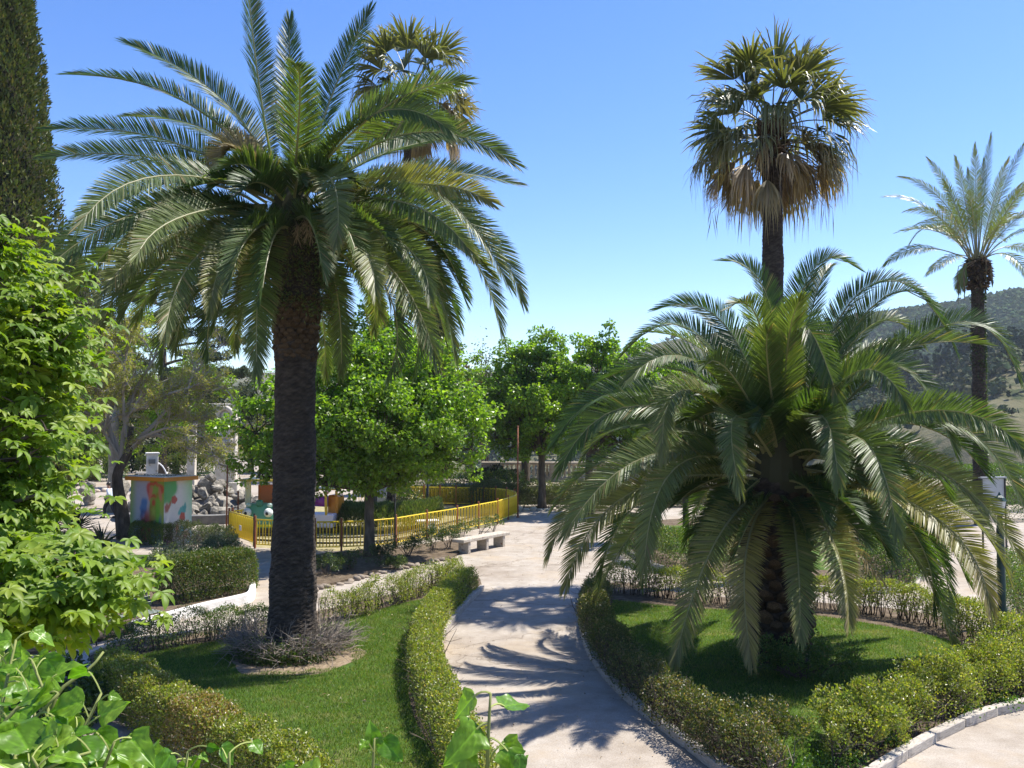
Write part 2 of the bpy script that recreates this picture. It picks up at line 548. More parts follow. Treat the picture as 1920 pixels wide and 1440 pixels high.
HQ = np.stack([ia + kr, ia + kr + 1, ib + kr + 1, ib + kr], -1).reshape(-1, 4)
def mat_hill():
    m, nt, bs, out = newmat('hill_scrub')
    tc = nt.nodes.new('ShaderNodeTexCoord')
    def noise(sc, d=8):
        n = nt.nodes.new('ShaderNodeTexNoise')
        n.inputs['Scale'].default_value = sc
        n.inputs['Detail'].default_value = d
        n.inputs['Roughness'].default_value = 0.65
        nt.links.new(tc.outputs['Object'], n.inputs['Vector'])
        return n.outputs['Fac']
    def ramp(src, stops):
        r = nt.nodes.new('ShaderNodeValToRGB')
        e = r.color_ramp.elements
        e[0].position, e[0].color = stops[0][0], (*stops[0][1], 1)
        e[1].position, e[1].color = stops[-1][0], (*stops[-1][1], 1)
        for p, c in stops[1:-1]:
            e.new(p).color = (*c, 1)
        nt.links.new(src, r.inputs[0])
        return r.outputs[0]
    def mix(f, a, b):
        x = nt.nodes.new('ShaderNodeMix')
        x.data_type = 'RGBA'
        nt.links.new(f, x.inputs['Factor'])
        nt.links.new(a, x.inputs['A'])
        x.inputs['B'].default_value = (*b, 1)
        return x.outputs['Result']
    c = ramp(noise(0.014), [(0.32, (0.075, 0.085, 0.038)), (0.5, (0.135, 0.125, 0.07)), (0.68, (0.175, 0.155, 0.10))])
    c = mix(ramp(noise(0.16, 6), [(0.50, (0, 0, 0)), (0.60, (1, 1, 1))]), c, (0.055, 0.068, 0.03))
    c = mix(ramp(noise(0.09, 9), [(0.62, (0, 0, 0)), (0.70, (1, 1, 1))]), c, (0.27, 0.25, 0.21))
    nt.links.new(c, bs.inputs['Base Color'])
    bs.inputs['Roughness'].default_value = 0.95
    bs.inputs['Specular IOR Level'].default_value = 0.05
    bp = nt.nodes.new('ShaderNodeBump')
    bp.inputs['Strength'].default_value = 0.9
    bp.inputs['Distance'].default_value = 3.0
    nt.links.new(noise(0.08, 10), bp.inputs['Height'])
    nt.links.new(bp.outputs[0], bs.inputs['Normal'])
    return m
M_HILL = mat_hill()
MB().add(HV, Q=HQ[:, ::-1]).build('hills', M_HILL, smooth=True, kind='structure', label='dry scrub hillside with rocks rising beyond the valley')

def far_trees(name, label, n, cond, size, cols, slim=1.0, mat=M_FAR, rr=(300, 960), nl=12):
    """far woodland: clumps of leafy facets standing on the hillside, one mass"""
    mb = MB()
    u = rng.uniform(size=(n * 6, 2))
    az = -0.25 + u[:, 0] * 0.95
    r = rr[0] + u[:, 1] ** 0.8 * (rr[1] - rr[0])
    px = 960 + F * np.tan(az)
    k = rng.uniform(size=len(az)) < cond(px, r, az)
    az, r = az[k][:n], r[k][:n]
    z = hill_h(az, r)
    base = np.stack([r * np.sin(az), r * np.cos(az), z], 1)
    s = size * rng.uniform(0.6, 1.4, len(az)) * (0.75 + r / 1600)
    NL = nl
    d = rsph(len(az) * NL)
    d[:, 2] = np.abs(d[:, 2]) * 1.1 - 0.25
    rad = rng.uniform(0.55, 1.0, len(d))[:, None]
    c = np.repeat(base, NL, 0) + np.repeat(s, NL)[:, None] * (d * rad * np.array([0.5, 0.5, 0.55 * slim]) + np.array([0, 0, 0.42 * slim]))
    nn = nrm(d + rsph(len(d)) * 0.5)
    t = nrm(np.cross(nn, rsph(len(d))))
    ll = np.repeat(s, NL) * 0.5
    treecol = pal(len(az), cols, jit=0.16)
    mb.leaves(c - t * ll[:, None] * 0.5, t, nn, ll, ll * 0.8, np.repeat(treecol, NL, 0) * rng.uniform(0.75, 1.25, (len(d), 1)), fold=-0.12)
    mb.build(name, mat, kind='stuff', label=label)
DK = [(0.042, 0.075, 0.026), (0.06, 0.10, 0.032), (0.085, 0.12, 0.04)]
far_trees('forest', 'dark pine wood covering the far ridge', 13000, lambda px, r, az: np.where((px > 1560) & (r > 470), np.clip((px - 1560) / 170, 0, 1) * 0.95, 0.0), 5.2, DK, 1.0)
far_trees('scrub_trees', 'scattered scrub dotting the dry hillside', 2200, lambda px, r, az: np.where(px < 1720, 0.35, 0.0) * (wob(az * 60, 2) + wob(r * 0.03, 5) > -0.2), 3.6, [(0.055, 0.07, 0.03), (0.09, 0.10, 0.045), (0.12, 0.115, 0.06)], 0.8)
far_trees('valley_woods', 'wooded spur with mixed trees below the ridge', 3600, lambda px, r, az: np.where((px > 1500), 0.8, 0.15) * (wob(az * 45, 1) + wob(r * 0.05, 3) > -0.45), 3.4, [(0.05, 0.07, 0.035), (0.07, 0.085, 0.04), (0.12, 0.12, 0.06)], 1.1, rr=(300, 480))
far_trees('cypress_woods', 'slim dark cypresses along the valley spur', 500, lambda px, r, az: np.where((px > 1600) & (r > 340), 0.8, 0.04), 4.2, [(0.022, 0.036, 0.02), (0.03, 0.045, 0.025)], 3.0, rr=(330, 470))
far_trees('gorge_woods', 'wooded gorge slope seen over the balustrade', 2600, lambda px, r, az: np.where(px < 1500, 0.6, 0.1) * (wob(az * 70, 4) + wob(r * 0.04, 6) > -0.3), 5, [(0.04, 0.062, 0.03), (0.06, 0.085, 0.035)], 1.0, rr=(260, 700))

# terrace bank that carries the balustrade
slab('terrace', [(-7, 53.0), (46, 53.0), (46, 60.5), (-7, 60.5)], 0.0, 1.05, mat_surf('terrace_earth', [(0.16, 0.13, 0.09), (0.26, 0.22, 0.16), (0.34, 0.30, 0.24)], 2, 0.95, 0.5, 20, 0.1), label='raised earth terrace in front of the balustrade')

# ------------------------------------------------------------------ planted islands: soil, lawn, kerb
ISL1 = smoothline(Gs([(905, 1105), (868, 1142), (832, 1190), (822, 1235), (838, 1310), (865, 1400), (890, 1500), (760, 1590), (560, 1560), (430, 1480), (325, 1400), (250, 1351), (200, 1318), (165, 1265), (185, 1222), (400, 1188), (600, 1150), (760, 1112), (850, 1088), (893, 1084), (905, 1105)]), 120)[:-1]
ISL2 = smoothline(Gs([(1110, 1105), (1092, 1150), (1098, 1205), (1132, 1265), (1200, 1332), (1290, 1402), (1345, 1445), (1430, 1500), (1540, 1510), (1655, 1446), (1735, 1396), (1830, 1351), (1920, 1326), (2060, 1302), (2150, 1280), (2090, 1255), (1920, 1222), (1835, 1188), (1720, 1152), (1500, 1132), (1300, 1120), (1170, 1096), (1110, 1105)]), 130)[:-1]
ISL3 = smoothline(Gs([(1164, 1005), (1172, 1028), (1203, 1054), (1262, 1075), (1400, 1095), (1560, 1110), (1702, 1110), (1725, 1082), (1762, 1056), (1765, 1020), (1700, 1000), (1560, 985), (1300, 975), (1190, 985), (1164, 1005)]), 80)[:-1]
ISL0 = smoothline(Gs([(467, 1128), (380, 1150), (300, 1172), (180, 1205), (40, 1230), (-200, 1240), (-300, 1100), (100, 1060), (290, 1050), (420, 1045), (470, 1080), (474, 1110), (467, 1128)]), 60)[:-1]
BED = smoothline(Gs([(585, 1108), (690, 1080), (780, 1060), (850, 1046), (870, 1020), (850, 1015), (740, 1030), (600, 1042), (560, 1060), (560, 1095), (585, 1108)]), 60)[:-1]
for nm, poly, lb in (('soil', ISL1, 'soil of the lawn island under the tall date palm'), ('soil', ISL2, 'soil of the lawn island under the low date palm'), ('soil', ISL3, 'soil of the island behind the low date palm'), ('soil', ISL0, 'soil of the hedged bed with the white kerb'), ('soil', BED, 'shaded soil of the rose bed under the lime')):
    slab(nm, poly, 0.0, 0.07, M_SOIL, label=lb)
LAWN1 = smoothline(Gs([(850, 1112), (800, 1160), (766, 1235), (772, 1330), (815, 1420), (830, 1520), (700, 1580), (540, 1530), (420, 1440), (330, 1370), (230, 1290), (260, 1230), (420, 1200), (600, 1172), (760, 1130), (850, 1112)], 0.076), 80)[:-1]
LAWN2 = smoothline(Gs([(1150, 1125), (1135, 1170), (1150, 1215), (1200, 1275), (1300, 1355), (1400, 1430), (1520, 1455), (1640, 1380), (1740, 1320), (1850, 1290), (1960, 1270), (1850, 1230), (1740, 1190), (1500, 1150), (1300, 1140), (1150, 1125)], 0.076), 80)[:-1]
sheet('lawn', LAWN1, 0.076, M_LAWN, label='mown lawn round the tall date palm')
sheet('lawn', LAWN2, 0.076, M_LAWN, label='mown lawn round the low date palm')
LAWN3 = Gs([(300, 1005), (430, 1040), (410, 1048), (250, 1050), (150, 1030), (170, 1010)], 0.076)
PLAY = smoothline(Gs([(476, 1026), (590, 1033), (690, 1031), (742, 1024), (857, 1000), (933, 983), (968, 967), (962, 956), (930, 950), (828, 948), (650, 946), (520, 950), (450, 985), (476, 1026)]), 60)[:-1]
sheet('dry_lawn', PLAY, 0.005, M_DRYGRASS, label='dry yellowed grass inside the yellow railings')
LAWN4 = Gs([(980, 938), (1300, 940), (1300, 925), (980, 925)])

def grass(name, label, poly, n, h, cols, z=0.076, avoid=None):
    poly = np.asarray(poly)
    lo, hi = poly[:, :2].min(0), poly[:, :2].max(0)
    p = rng.uniform(lo, hi, (int(n * 2.2), 2))
    p = p[inside(poly, p)]
    if avoid is not None:
        p = p[np.linalg.norm(p - avoid[:2], axis=1) > avoid[2] * (1 + 0.25 * wob(np.arctan2(p[:, 1] - avoid[1], p[:, 0] - avoid[0]) * 2, 3))]
    p = p[:n]
    n = len(p)
    a = rng.uniform(0, 2 * math.pi, n)
    hh = h * rng.uniform(0.5, 1.25, n) * (1 + 0.25 * wob(p[:, 0] * 2.2, 1) * wob(p[:, 1] * 2.0, 2))
    lean = rng.normal(size=(n, 2)) * 0.45
    w = rng.uniform(0.0035, 0.007, n)
    b = np.c_[p, np.full(n, z - 0.004)]
    s = np.c_[np.cos(a) * w, np.sin(a) * w, np.zeros(n)]
    tip = b + np.c_[lean * hh[:, None], hh]
    V = np.stack([b - s, b + s, tip], 1).reshape(-1, 3)
    patch = np.clip(0.5 + 0.5 * wob(p[:, 0] * 1.3 + p[:, 1] * 0.5, 4) * wob(p[:, 1] * 1.1, 9), 0, 1)
    c = pal(n, cols, jit=0.22) * (0.8 + 0.45 * patch)[:, None]
    dry_ = np.clip(wob(p[:, 0] * .9 + 1.7 * np.sin(p[:, 1] * .8), 6) * wob(p[:, 1] * .9, 2) * 1.6 - .35, 0, .75)[:, None] * (rng.uniform(size=(n, 1)) < .8)
    c = c * (1 - dry_) + np.array([.26, .23, .09]) * dry_
    MB().add(V, T=np.arange(3 * n).reshape(-1, 3), col=np.repeat(c, 3, 0)).build(name, M_GRASS, kind='stuff', label=label)
GC = [(0.07, 0.13, 0.016), (0.09, 0.16, 0.022), (0.12, 0.19, 0.03), (0.20, 0.21, 0.07)]
PALM1 = G(548, 1228)
PALM2 = G(1458, 1242)
grass('grass', 'short mown grass round the tall date palm', LAWN1, 105000, 0.05, GC, avoid=(PALM1[0] + 0.15, PALM1[1] - 0.5, 1.15))
grass('grass', 'short mown grass in the shade of the low date palm', LAWN2, 90000, 0.05, GC)
sheet('bare_soil', np.array([[PALM1[0] + 0.2 + 1.25 * math.cos(a) * (1 + 0.1 * math.sin(3 * a)), PALM1[1] - 0.55 + 1.25 * math.sin(a) * (1 + 0.08 * math.sin(5 * a))] for a in np.linspace(0, 2 * math.pi, 40, endpoint=False)]), 0.080,
      mat_surf('leaf_litter', [(0.16, 0.115, 0.07), (0.26, 0.20, 0.13), (0.34, 0.27, 0.19)], 14, 0.95, 0.8, 60, 0.1), label='bare patch of litter at the foot of the tall palm')

def kerb(name, label, line, h, w, step, mat=M_STONE, tint=(1, 1, 1), rounded=0.025, gap=0.012, irregular=0.0, stone='kerbstone'):
    """a row of single stones laid along a line; each stone an object on shared mesh data"""
    root = thing(name, label, None, line[0], kind='structure')
    d = np.r_[0, np.cumsum(np.linalg.norm(np.diff(line[:, :2], axis=0), axis=1))]
    n = max(1, int(d[-1] / step))
    variants = []
    for v in range(5):
        mb = MB()
        t = np.array(tint) * rng.uniform(0.88, 1.08)
        if irregular:
            mb.ball((0, 0, 0.5), (0.5, 0.5, 0.5), 8, 5, t)
            mb.V[0] += wob3(mb.V[0], v * 5.0, 2.2)[:, None] * irregular * (mb.V[0] - np.array([0, 0, 0.5]))
        else:
            mb.box((0, 0, 0.5), (1, 1, 1), col=t, bevel=0.09)
            mb.V[0] += rng.normal(size=mb.V[0].shape) * 0.012
        variants.append(mb.mesh(stone, mat, smooth=bool(irregular)))
    for i in range(n):
        a, b = d[-1] * i / n, d[-1] * (i + 1) / n
        pa = np.array([np.interp(a, d, line[:, k]) for k in range(2)])
        pb = np.array([np.interp(b, d, line[:, k]) for k in range(2)])
        L = np.linalg.norm(pb - pa)
        if L < 1e-3:
            continue
        t = (pb - pa) / L
        hh = h * (1 + rng.normal() * (0.05 + irregular * 0.4))
        M = np.eye(4)
        M[:3, 0] = np.r_[t, 0] * (L - gap) * (1 + (0.25 * rng.uniform(-1, 0) if irregular else 0))
        M[:3, 1] = np.array([-t[1], t[0], rng.normal() * 0.02]) * w
        M[:3, 2] = np.array([0, 0, 1]) * hh
        M[:3, 3] = np.r_[(pa + pb) / 2 + np.array([-t[1], t[0]]) * rng.normal() * (0.004 + irregular * 0.05), -0.004 if not irregular else -0.04]
        inst(stone, variants[rng.integers(5)], root, M)
    return root
def cut(poly, i0, i1):
    return poly[i0:i1]
kerb('kerb', 'pale kerb round the lawn island of the tall palm', smoothline(np.vstack([ISL1[:52], ]), 90), 0.15, 0.13, 0.9)
kerb('kerb', 'shaded kerb on the chestnut side of the tall palm island', smoothline(ISL1[56:92], 60), 0.14, 0.13, 0.9)
kerb('kerb', 'pale kerb of jointed stones round the low palm island', smoothline(np.vstack([ISL2[:76]]), 120), 0.14, 0.15, 0.95, gap=.005)
kerb('kerb', 'kerb of the hedged island behind the low palm', smoothline(np.vstack([ISL3[:60]]), 90), 0.16, 0.14, 0.9)
# low white kerb wall of the hedged bed
wl = smoothline(Gs([(474, 1108), (468, 1127), (440, 1136), (380, 1150), (300, 1172), (245, 1187)]), 40)
mbw = MB()
tt = nrm(np.gradient(wl, axis=0))
nn_ = np.stack([-tt[:, 1], tt[:, 0], tt[:, 2] * 0], 1)
rows = []
for off, z in ((-0.09, 0.0), (-0.08, 0.22), (-0.05, 0.25), (0.05, 0.25), (0.08, 0.22), (0.09, 0.0)):
    rows.append(wl + nn_ * off + np.array([0, 0, z]))
R_ = np.stack(rows, 1)
k6 = len(rows)
i = np.arange(len(wl) - 1)[:, None] * k6
k = np.arange(k6 - 1)[None]
mbw.add(R_.reshape(-1, 3), Q=np.stack([i + k, i + k + 1, i + k6 + k + 1, i + k6 + k], -1).reshape(-1, 4))
mbw.build('kerb_wall', M_WHITE, label='low white rendered kerb wall below the clipped hedge block', cat='wall')
kerb('bed_edging', 'rough stone edging of the shaded rose bed', smoothline(Gs([(585, 1110), (640, 1096), (690, 1082), (740, 1070), (800, 1058), (852, 1047)]), 60), 0.13, 0.30, 0.27, irregular=0.6, stone='stone', tint=(.6, .55, .5))
kerb('bed_edging', 'row of pale stones along the far clipped hedge', smoothline(Gs([(968, 957), (1030, 957), (1100, 957), (1180, 955)]), 40), 0.2, 0.3, 0.36, irregular=0.4, stone='stone', tint=(1.25, 1.2, 1.1))
kerb('bed_edging', 'line of pale stones edging the planting across the shaded path', smoothline(Gs([(60, 930), (120, 927), (180, 923), (235, 921)]), 40), 0.28, 0.4, 0.5, irregular=0.4, stone='stone', tint=(1.2, 1.1, 1.0))
# ------------------------------------------------------------------ feather palms
def bez_curve(R, mid, tip, n=26):
    C = 2 * mid - 0.5 * (R + tip)
    t = np.linspace(0, 1, n)[:, None]
    q = (1 - t) ** 2 * R + 2 * t * (1 - t) * C + t ** 2 * tip
    return polyline(q, n)
def solve_frond(R, mpx, tpx, s, L):
    """arc of about length L whose middle and tip show at the given places; s says towards (-1) or away (+1)"""
    best = None
    for dy in np.linspace(0.0, L, 26):
        tip = P(*tpx, R[1] + s * dy)
        mid = P(*mpx, R[1] + s * dy * 0.6)
        c = bez_curve(R, mid, tip)
        l = np.linalg.norm(np.diff(c, axis=0), axis=1).sum()
        if best is None or abs(l - L) < best[0]:
            best = (abs(l - L), c)
    return best[1]
def free_frond(R, az, el, L, droop, n=26):
    t = np.linspace(0, 1, n)
    e = el - droop * t ** 1.35
    st = np.stack([np.cos(e) * np.cos(az), np.cos(e) * np.sin(az), np.sin(e)], 1) * (L / (n - 1))
    return R + np.vstack([np.zeros(3), np.cumsum(st, 0)[:-1]])
GREEN_NEW = np.array([0.050, 0.092, 0.025])
GREEN_OLD_LIT = np.array([0.115, 0.148, 0.042])  # old-frond green, brightened so front fronds seem lit through
GOLD = np.array([0.40, 0.26, 0.055])
DRY = np.array([0.24, 0.175, 0.085])
def frond_mesh(curve, npairs=105, leaf=0.60, wid=0.024, V=0.60, roll=0.0, age=0.0, dry=0.0, rach=0.034, petiole=0.06, droop=0.05, jit=0.035, ang=(66, 30), rcol=(0.30, 0.285, 0.14), tint=1.0, face=0.0):
    mb = MB()
    n = len(curve)
    T = nrm(np.gradient(curve, axis=0))
    hz = curve[-1] - curve[0]
    hz[2] = 0
    S0 = np.cross(T[0], [0, 0, 1.0])
    S1 = np.cross(hz, [0, 0, 1.0])
    S0 = nrm(S0) + nrm(S1)
    S = nrm(S0)[None] - T * (T @ nrm(S0))[:, None]
    S = nrm(S)
    N = np.cross(S, T)
    if face:
        kk = int(n * .72)
        cv = nrm(CAM - curve[kk])
        fa = -math.atan2(cv @ S[kk], cv @ N[kk])
        if abs(fa) > 2.0:          # seen from beneath: turn the underside instead
            fa -= math.copysign(math.pi, fa)
        roll = face * float(np.clip(fa, -1.35, 1.35)) + rng.normal() * .14
    tw = roll * np.clip(np.linspace(0, 1.9, n), 0, 1)
    S, N = S * np.cos(tw)[:, None] + N * np.sin(tw)[:, None], N * np.cos(tw)[:, None] - S * np.sin(tw)[:, None]
    rad = rach * (1 - 0.80 * np.linspace(0, 1, n) ** 0.8)
    mb.tube(curve[::2] if n > 20 else curve, rad[::2] if n > 20 else rad, 5, np.array(rcol) * (1 - dry) + DRY * dry)
    x = np.linspace(0, 1, n)
    base = GREEN_NEW * (1 - min(age * 2, 1)) + GREEN_OLD_LIT * min(age * 2, 1)
    gold = np.clip(age - .4, 0, .35) * 1.1
    base = base * (1 - gold) + GOLD * gold
    for side in (-1, 1):
        t = petiole + (1 - petiole) * (np.arange(npairs) + 0.5 + rng.uniform(-0.2, 0.2, npairs)) / npairs
        c = np.stack([np.interp(t, x, curve[:, k]) for k in range(3)], 1)
        tt = np.stack([np.interp(t, x, T[:, k]) for k in range(3)], 1)
        ss = np.stack([np.interp(t, x, S[:, k]) for k in range(3)], 1) * side
        nn = np.stack([np.interp(t, x, N[:, k]) for k in range(3)], 1)
        a = np.radians(ang[0] + (ang[1] - ang[0]) * t ** 1.1 - 22 * np.clip((t - .86) / .14, 0, 1)) + rng.normal(size=npairs) * jit
        v = V + rng.normal(size=npairs) * 0.10
        d = tt * np.cos(a)[:, None] + (ss * np.cos(v)[:, None] + nn * np.sin(v)[:, None]) * np.sin(a)[:, None]
        l = leaf * (np.clip(0.12 + (t - petiole) * 4.2, 0, 1) ** 0.8) * (1 - 0.38 * np.clip((t - 0.5) / 0.5, 0, 1) ** 1.5) * rng.uniform(0.88, 1.08, npairs)
        w = wid * np.clip(0.35 + (t - petiole) * 4, 0, 1) * (1 - 0.35 * t)
        up = nn * np.cos(v)[:, None] - ss * np.sin(v)[:, None]
        ro = rng.normal(size=npairs) * 0.25
        wd = nrm(np.cross(d, up))
        wd = wd * np.cos(ro)[:, None] + up * np.sin(ro)[:, None]
        dr = np.array([0, 0, -1.0])
        L1 = l[:, None]
        p0 = c
        p1 = c + d * L1 * 0.40
        p2 = c + d * L1 * 0.75 + dr * L1 * droop * 0.45
        p3 = c + d * L1 + dr * L1 * droop
        W = wd * w[:, None] * 0.5
        Vv = np.stack([p0 - W * 0.5, p0 + W * 0.5, p1 - W, p1 + W, p2 - W * 0.75, p2 + W * 0.75, p3], 1)
        i0 = np.arange(npairs)[:, None] * 7
        Q = np.vstack([i0 + np.array([0, 1, 3, 2]), i0 + np.array([2, 3, 5, 4])])
        Tt = i0 + np.array([4, 5, 6])
        k = np.clip(dry + (rng.uniform(size=npairs) < 0.035 + 0.10 * age) * rng.uniform(0.2, 0.9, npairs) + 0.5 * age * np.clip((t - 0.75) * 2.0, 0, 1), 0, 1)[:, None]
        cc = (base * (1 - k) + DRY * k) * rng.uniform(0.75, 1.3, (npairs, 1)) * tint
        ends = np.repeat(cc[:, None], 7, 1)
        if age > 0.3 or dry > 0:
            ends[:, 6] = ends[:, 6] * 0.5 + DRY * 0.5
        mb.add(Vv.reshape(-1, 3), Q=Q, T=Tt, col=ends.reshape(-1, 3))
    return mb

def palm_trunk(base, zt, prof, sides=44, nz=150, rings=26, amp=0.035, spiral=13, lean=(0, 0)):
    """trunk with a lattice of old leaf scars standing proud in a spiral"""
    u = np.linspace(0, 1, nz)
    a = np.linspace(0, 2 * math.pi, sides, endpoint=False)
    A, U = np.meshgrid(a, u)
    r = np.interp(U, [p[0] for p in prof], [p[1] for p in prof])
    ph = U * rings + A * spiral / (2 * math.pi) * 1.0
    row = np.floor(U * rings)
    sc = np.abs(np.sin(math.pi * (U * rings + 0.5 * np.sin(A * spiral) * 0.5)))
    cell = (sc ** 0.6) * (0.6 + 0.4 * np.abs(np.cos(A * spiral / 2 + row * math.pi / 2)))
    r = r + amp * (cell - 0.5) + amp * 0.5 * wob(A * 3 + U * 40, 1) + 0.02 * wob(U * 14, 3)
    z = base[2] + U * (zt - base[2])
    X = base[0] + lean[0] * U + r * np.cos(A)
    Y = base[1] + lean[1] * U + r * np.sin(A)
    V = np.stack([X, Y, z], -1).reshape(-1, 3)
    i = np.arange(nz - 1)[:, None] * sides
    k = np.arange(sides)[None]
    k2 = (k + 1) % sides
    Q = np.stack([i + k, i + k2, i + sides + k2, i + sides + k], -1).reshape(-1, 4)
    mb = MB()
    cc = (0.7 + 0.5 * cell).reshape(-1, 1) * np.ones(3)
    mb.add(V, Q=Q, col=cc)
    mb.add(np.vstack([V[-sides:], V[-sides:].mean(0)[None]]), T=np.stack([np.arange(sides), (np.arange(sides) + 1) % sides, np.full(sides, sides)], 1), col=(0.7, 0.7, 0.7))
    return mb
stub_meshes = []
for v in range(4):
    m_ = MB()
    for s_, (x0, x1) in enumerate(((0, 1),)):
        ring = np.array([(-.5, -.28), (0, -.5), (.5, -.28), (.42, .22), (0, .42), (-.42, .22)])
        ring = ring * (1 + rng.normal(size=ring.shape) * .08)
        V_ = np.vstack([np.c_[ring * 1.15, np.zeros(6)], np.c_[ring * .95 + [0, .18], np.full(6, .75)], np.c_[ring * .80 + [0, .22], np.full(6, 1.0)], [[0, .22, 1.04 + .06 * v]]])
        Q_ = [(r_ * 6 + k_, r_ * 6 + (k_ + 1) % 6, r_ * 6 + 6 + (k_ + 1) % 6, r_ * 6 + 6 + k_) for r_ in range(2) for k_ in range(6)]
        T_ = [(12 + k_, 12 + (k_ + 1) % 6, 18) for k_ in range(6)]
        c_ = np.ones((19, 3)) * rng.uniform(.75, 1.2)
        c_[12:] *= 1.35
        m_.add(V_, Q=Q_, T=T_, col=c_)
    stub_meshes.append(m_.mesh('leaf_base', M_STUB, smooth=False))
def leaf_bases(root, c, z0, z1, r0, r1, rows, per, size, depth):
    for r in range(rows):
        z = z0 + (z1 - z0) * r / max(1, rows - 1)
        rad = r0 + (r1 - r0) * r / max(1, rows - 1)
        for k in range(per):
            a = 2 * math.pi * (k + 0.5 * (r % 2)) / per + rng.normal() * 0.05
            o = np.array([math.cos(a), math.sin(a), 0])
            t = np.array([-math.sin(a), math.cos(a), 0])
            out = nrm(o + np.array([0, 0, 0.35 + rng.normal() * .1]))
            up = np.cross(out, t)
            s = size * rng.uniform(.8, 1.15)
            M = frame(t * s, up * s * 0.75, out * depth * rng.uniform(.7, 1.3), np.array([c[0], c[1], z + rng.normal() * .02]) + o * (rad - 0.06))
            inst('leaf_base', stub_meshes[rng.integers(4)], root, M)

def facing(dx, s):
    return 0.75 if s < 0 else 0.55
# the tall date palm ------------------------------------------------------
D1 = PALM1[1]
c1 = P(548, 400, D1)
root1 = thing('date_palm', 'tall date palm with thick dark trunk and huge arching feathery crown on the lawn', 'palm tree', PALM1)
tb = palm_trunk(np.array([PALM1[0], PALM1[1], 0.0]), c1[2] - 0.6, [(0, .62), (.03, .54), (.10, .47), (.25, .415), (.55, .40), (.70, .39), (.78, .40), (.84, .45), (.93, .49), (1.0, .45)], rings=95, nz=330, amp=0.03, spiral=17)
tb.build('trunk', M_PALMBARK, root1, smooth=False)
zs = P(548, 660, D1)[2]
leaf_bases(root1, PALM1, zs - 0.15, zs + 1.0, 0.41, 0.49, 12, 18, 0.15, 0.08)
FR1 = [  # root, mid, tip, s, length, roll, age (front ones raised to look sunlit)
 ((520, 345), (487, 170), (462, -60), 1, 4.6, 0.5, 0.05), ((545, 330), (543, 180), (543, 38), 1, 4.2, 0.1, 0.0),
 ((570, 340), (622, 180), (692, 22), 1, 4.3, -0.4, 0.05), ((550, 350), (562, 190), (556, 122), -1, 3.6, 0.35, 0.2),
 ((515, 350), (420, 190), (240, 82), 1, 4.6, -0.3, 0.0), ((510, 360), (355, 195), (132, 140), 1, 5.0, -0.25, 0.0),
 ((505, 365), (400, 250), (240, 218), 1, 4.4, 0.4, 0.3), ((500, 370), (320, 265), (92, 242), 1, 4.9, -0.3, 0.0),
 ((500, 380), (310, 300), (88, 294), 1, 4.8, -0.25, 0.1), ((495, 390), (300, 345), (82, 480), 1, 4.9, 0.2, 0.1),
 ((495, 395), (290, 390), (85, 505), -1, 4.8, -0.2, 0.1), ((500, 385), (345, 405), (258, 478), -1, 4.4, -0.5, 0.4),
 ((500, 400), (320, 440), (190, 548), -1, 4.6, -0.4, 0.45), ((520, 410), (440, 450), (395, 570), -1, 4.0, -0.6, 0.5),
 ((525, 420), (490, 500), (481, 695), -1, 4.1, -0.8, 0.35), ((560, 355), (620, 335), (632, 452), -1, 3.8, 0.5, 0.45),
 ((575, 400), (665, 440), (704, 545), -1, 4.0, 0.6, 0.45), ((580, 390), (740, 445), (806, 552), -1, 4.4, 0.5, 0.4),
 ((590, 380), (790, 345), (952, 532), -1, 4.9, 0.3, 0.3), ((585, 360), (770, 250), (962, 305), -1, 4.6, 0.25, 0.25),
 ((590, 370), (790, 325), (968, 345), 1, 4.7, -0.2, 0.2), ((590, 375), (780, 345), (920, 378), -1, 4.4, 0.2, 0.6),
 ((595, 390), (850, 400), (978, 562), 1, 4.9, 0.1, 0.3), ((595, 400), (830, 430), (938, 615), 1, 4.8, 0.1, 0.3),
 ((575, 345), (715, 205), (868, 152), -1, 4.4, 0.4, 0.2), ((575, 350), (700, 215), (842, 243), -1, 4.3, 0.4, 0.15),
 ((585, 410), (730, 500), (816, 672), -1, 4.6, 0.6, 0.4), ((585, 400), (770, 470), (852, 662), 1, 4.6, 0.2, 0.3),
 ((560, 430), (625, 520), (640, 695), 1, 4.2, 0.0, 0.3), ((570, 420), (680, 500), (702, 618), 1, 4.2, 0.1, 0.35),
 ((515, 420), (300, 470), (190, 612), 1, 4.7, 0.1, 0.3), ((515, 430), (385, 500), (328, 655), 1, 4.5, 0.1, 0.3),
 ((510, 410), (300, 430), (228, 590), 1, 4.6, 0.2, 0.2), ((515, 420), (380, 470), (310, 620), -1, 4.6, -0.3, 0.4),
 ((510, 425), (350, 470), (255, 600), 1, 4.6, 0.0, 0.2), ((520, 430), (450, 520), (442, 652), 1, 4.3, 0.0, 0.3),
 ((500, 370), (300, 330), (150, 420), -1, 4.8, -0.2, 0.2), ((590, 360), (745, 280), (905, 255), 1, 4.6, -0.2, 0.1),
 ((510, 350), (450, 278), (410, 305), -1, 1.5, 0.6, 0.76),
 ((560, 430), (600, 560), (610, 700), 1, 4.2, 0.0, 0.3), ((600, 385), (760, 380), (880, 470), -1, 4.5, 0.3, 0.35),
 ((590, 410), (760, 520), (790, 640), 1, 4.5, 0.1, 0.3), ((500, 390), (280, 420), (130, 560), 1, 4.9, 0.1, 0.2)]
for (rp, mp, tp, s, L, roll, age) in FR1:
    R = P(*rp, D1 + s * 0.15)
    c = solve_frond(R, mp, tp, s, L)
    frond_mesh(c, 235, 0.58, 0.027, V=.42, face=facing(tp[0] - 548, s), roll=roll, age=age, dry=0.6 if age > 0.75 else 0.0).build('frond', M_PALM, root1)
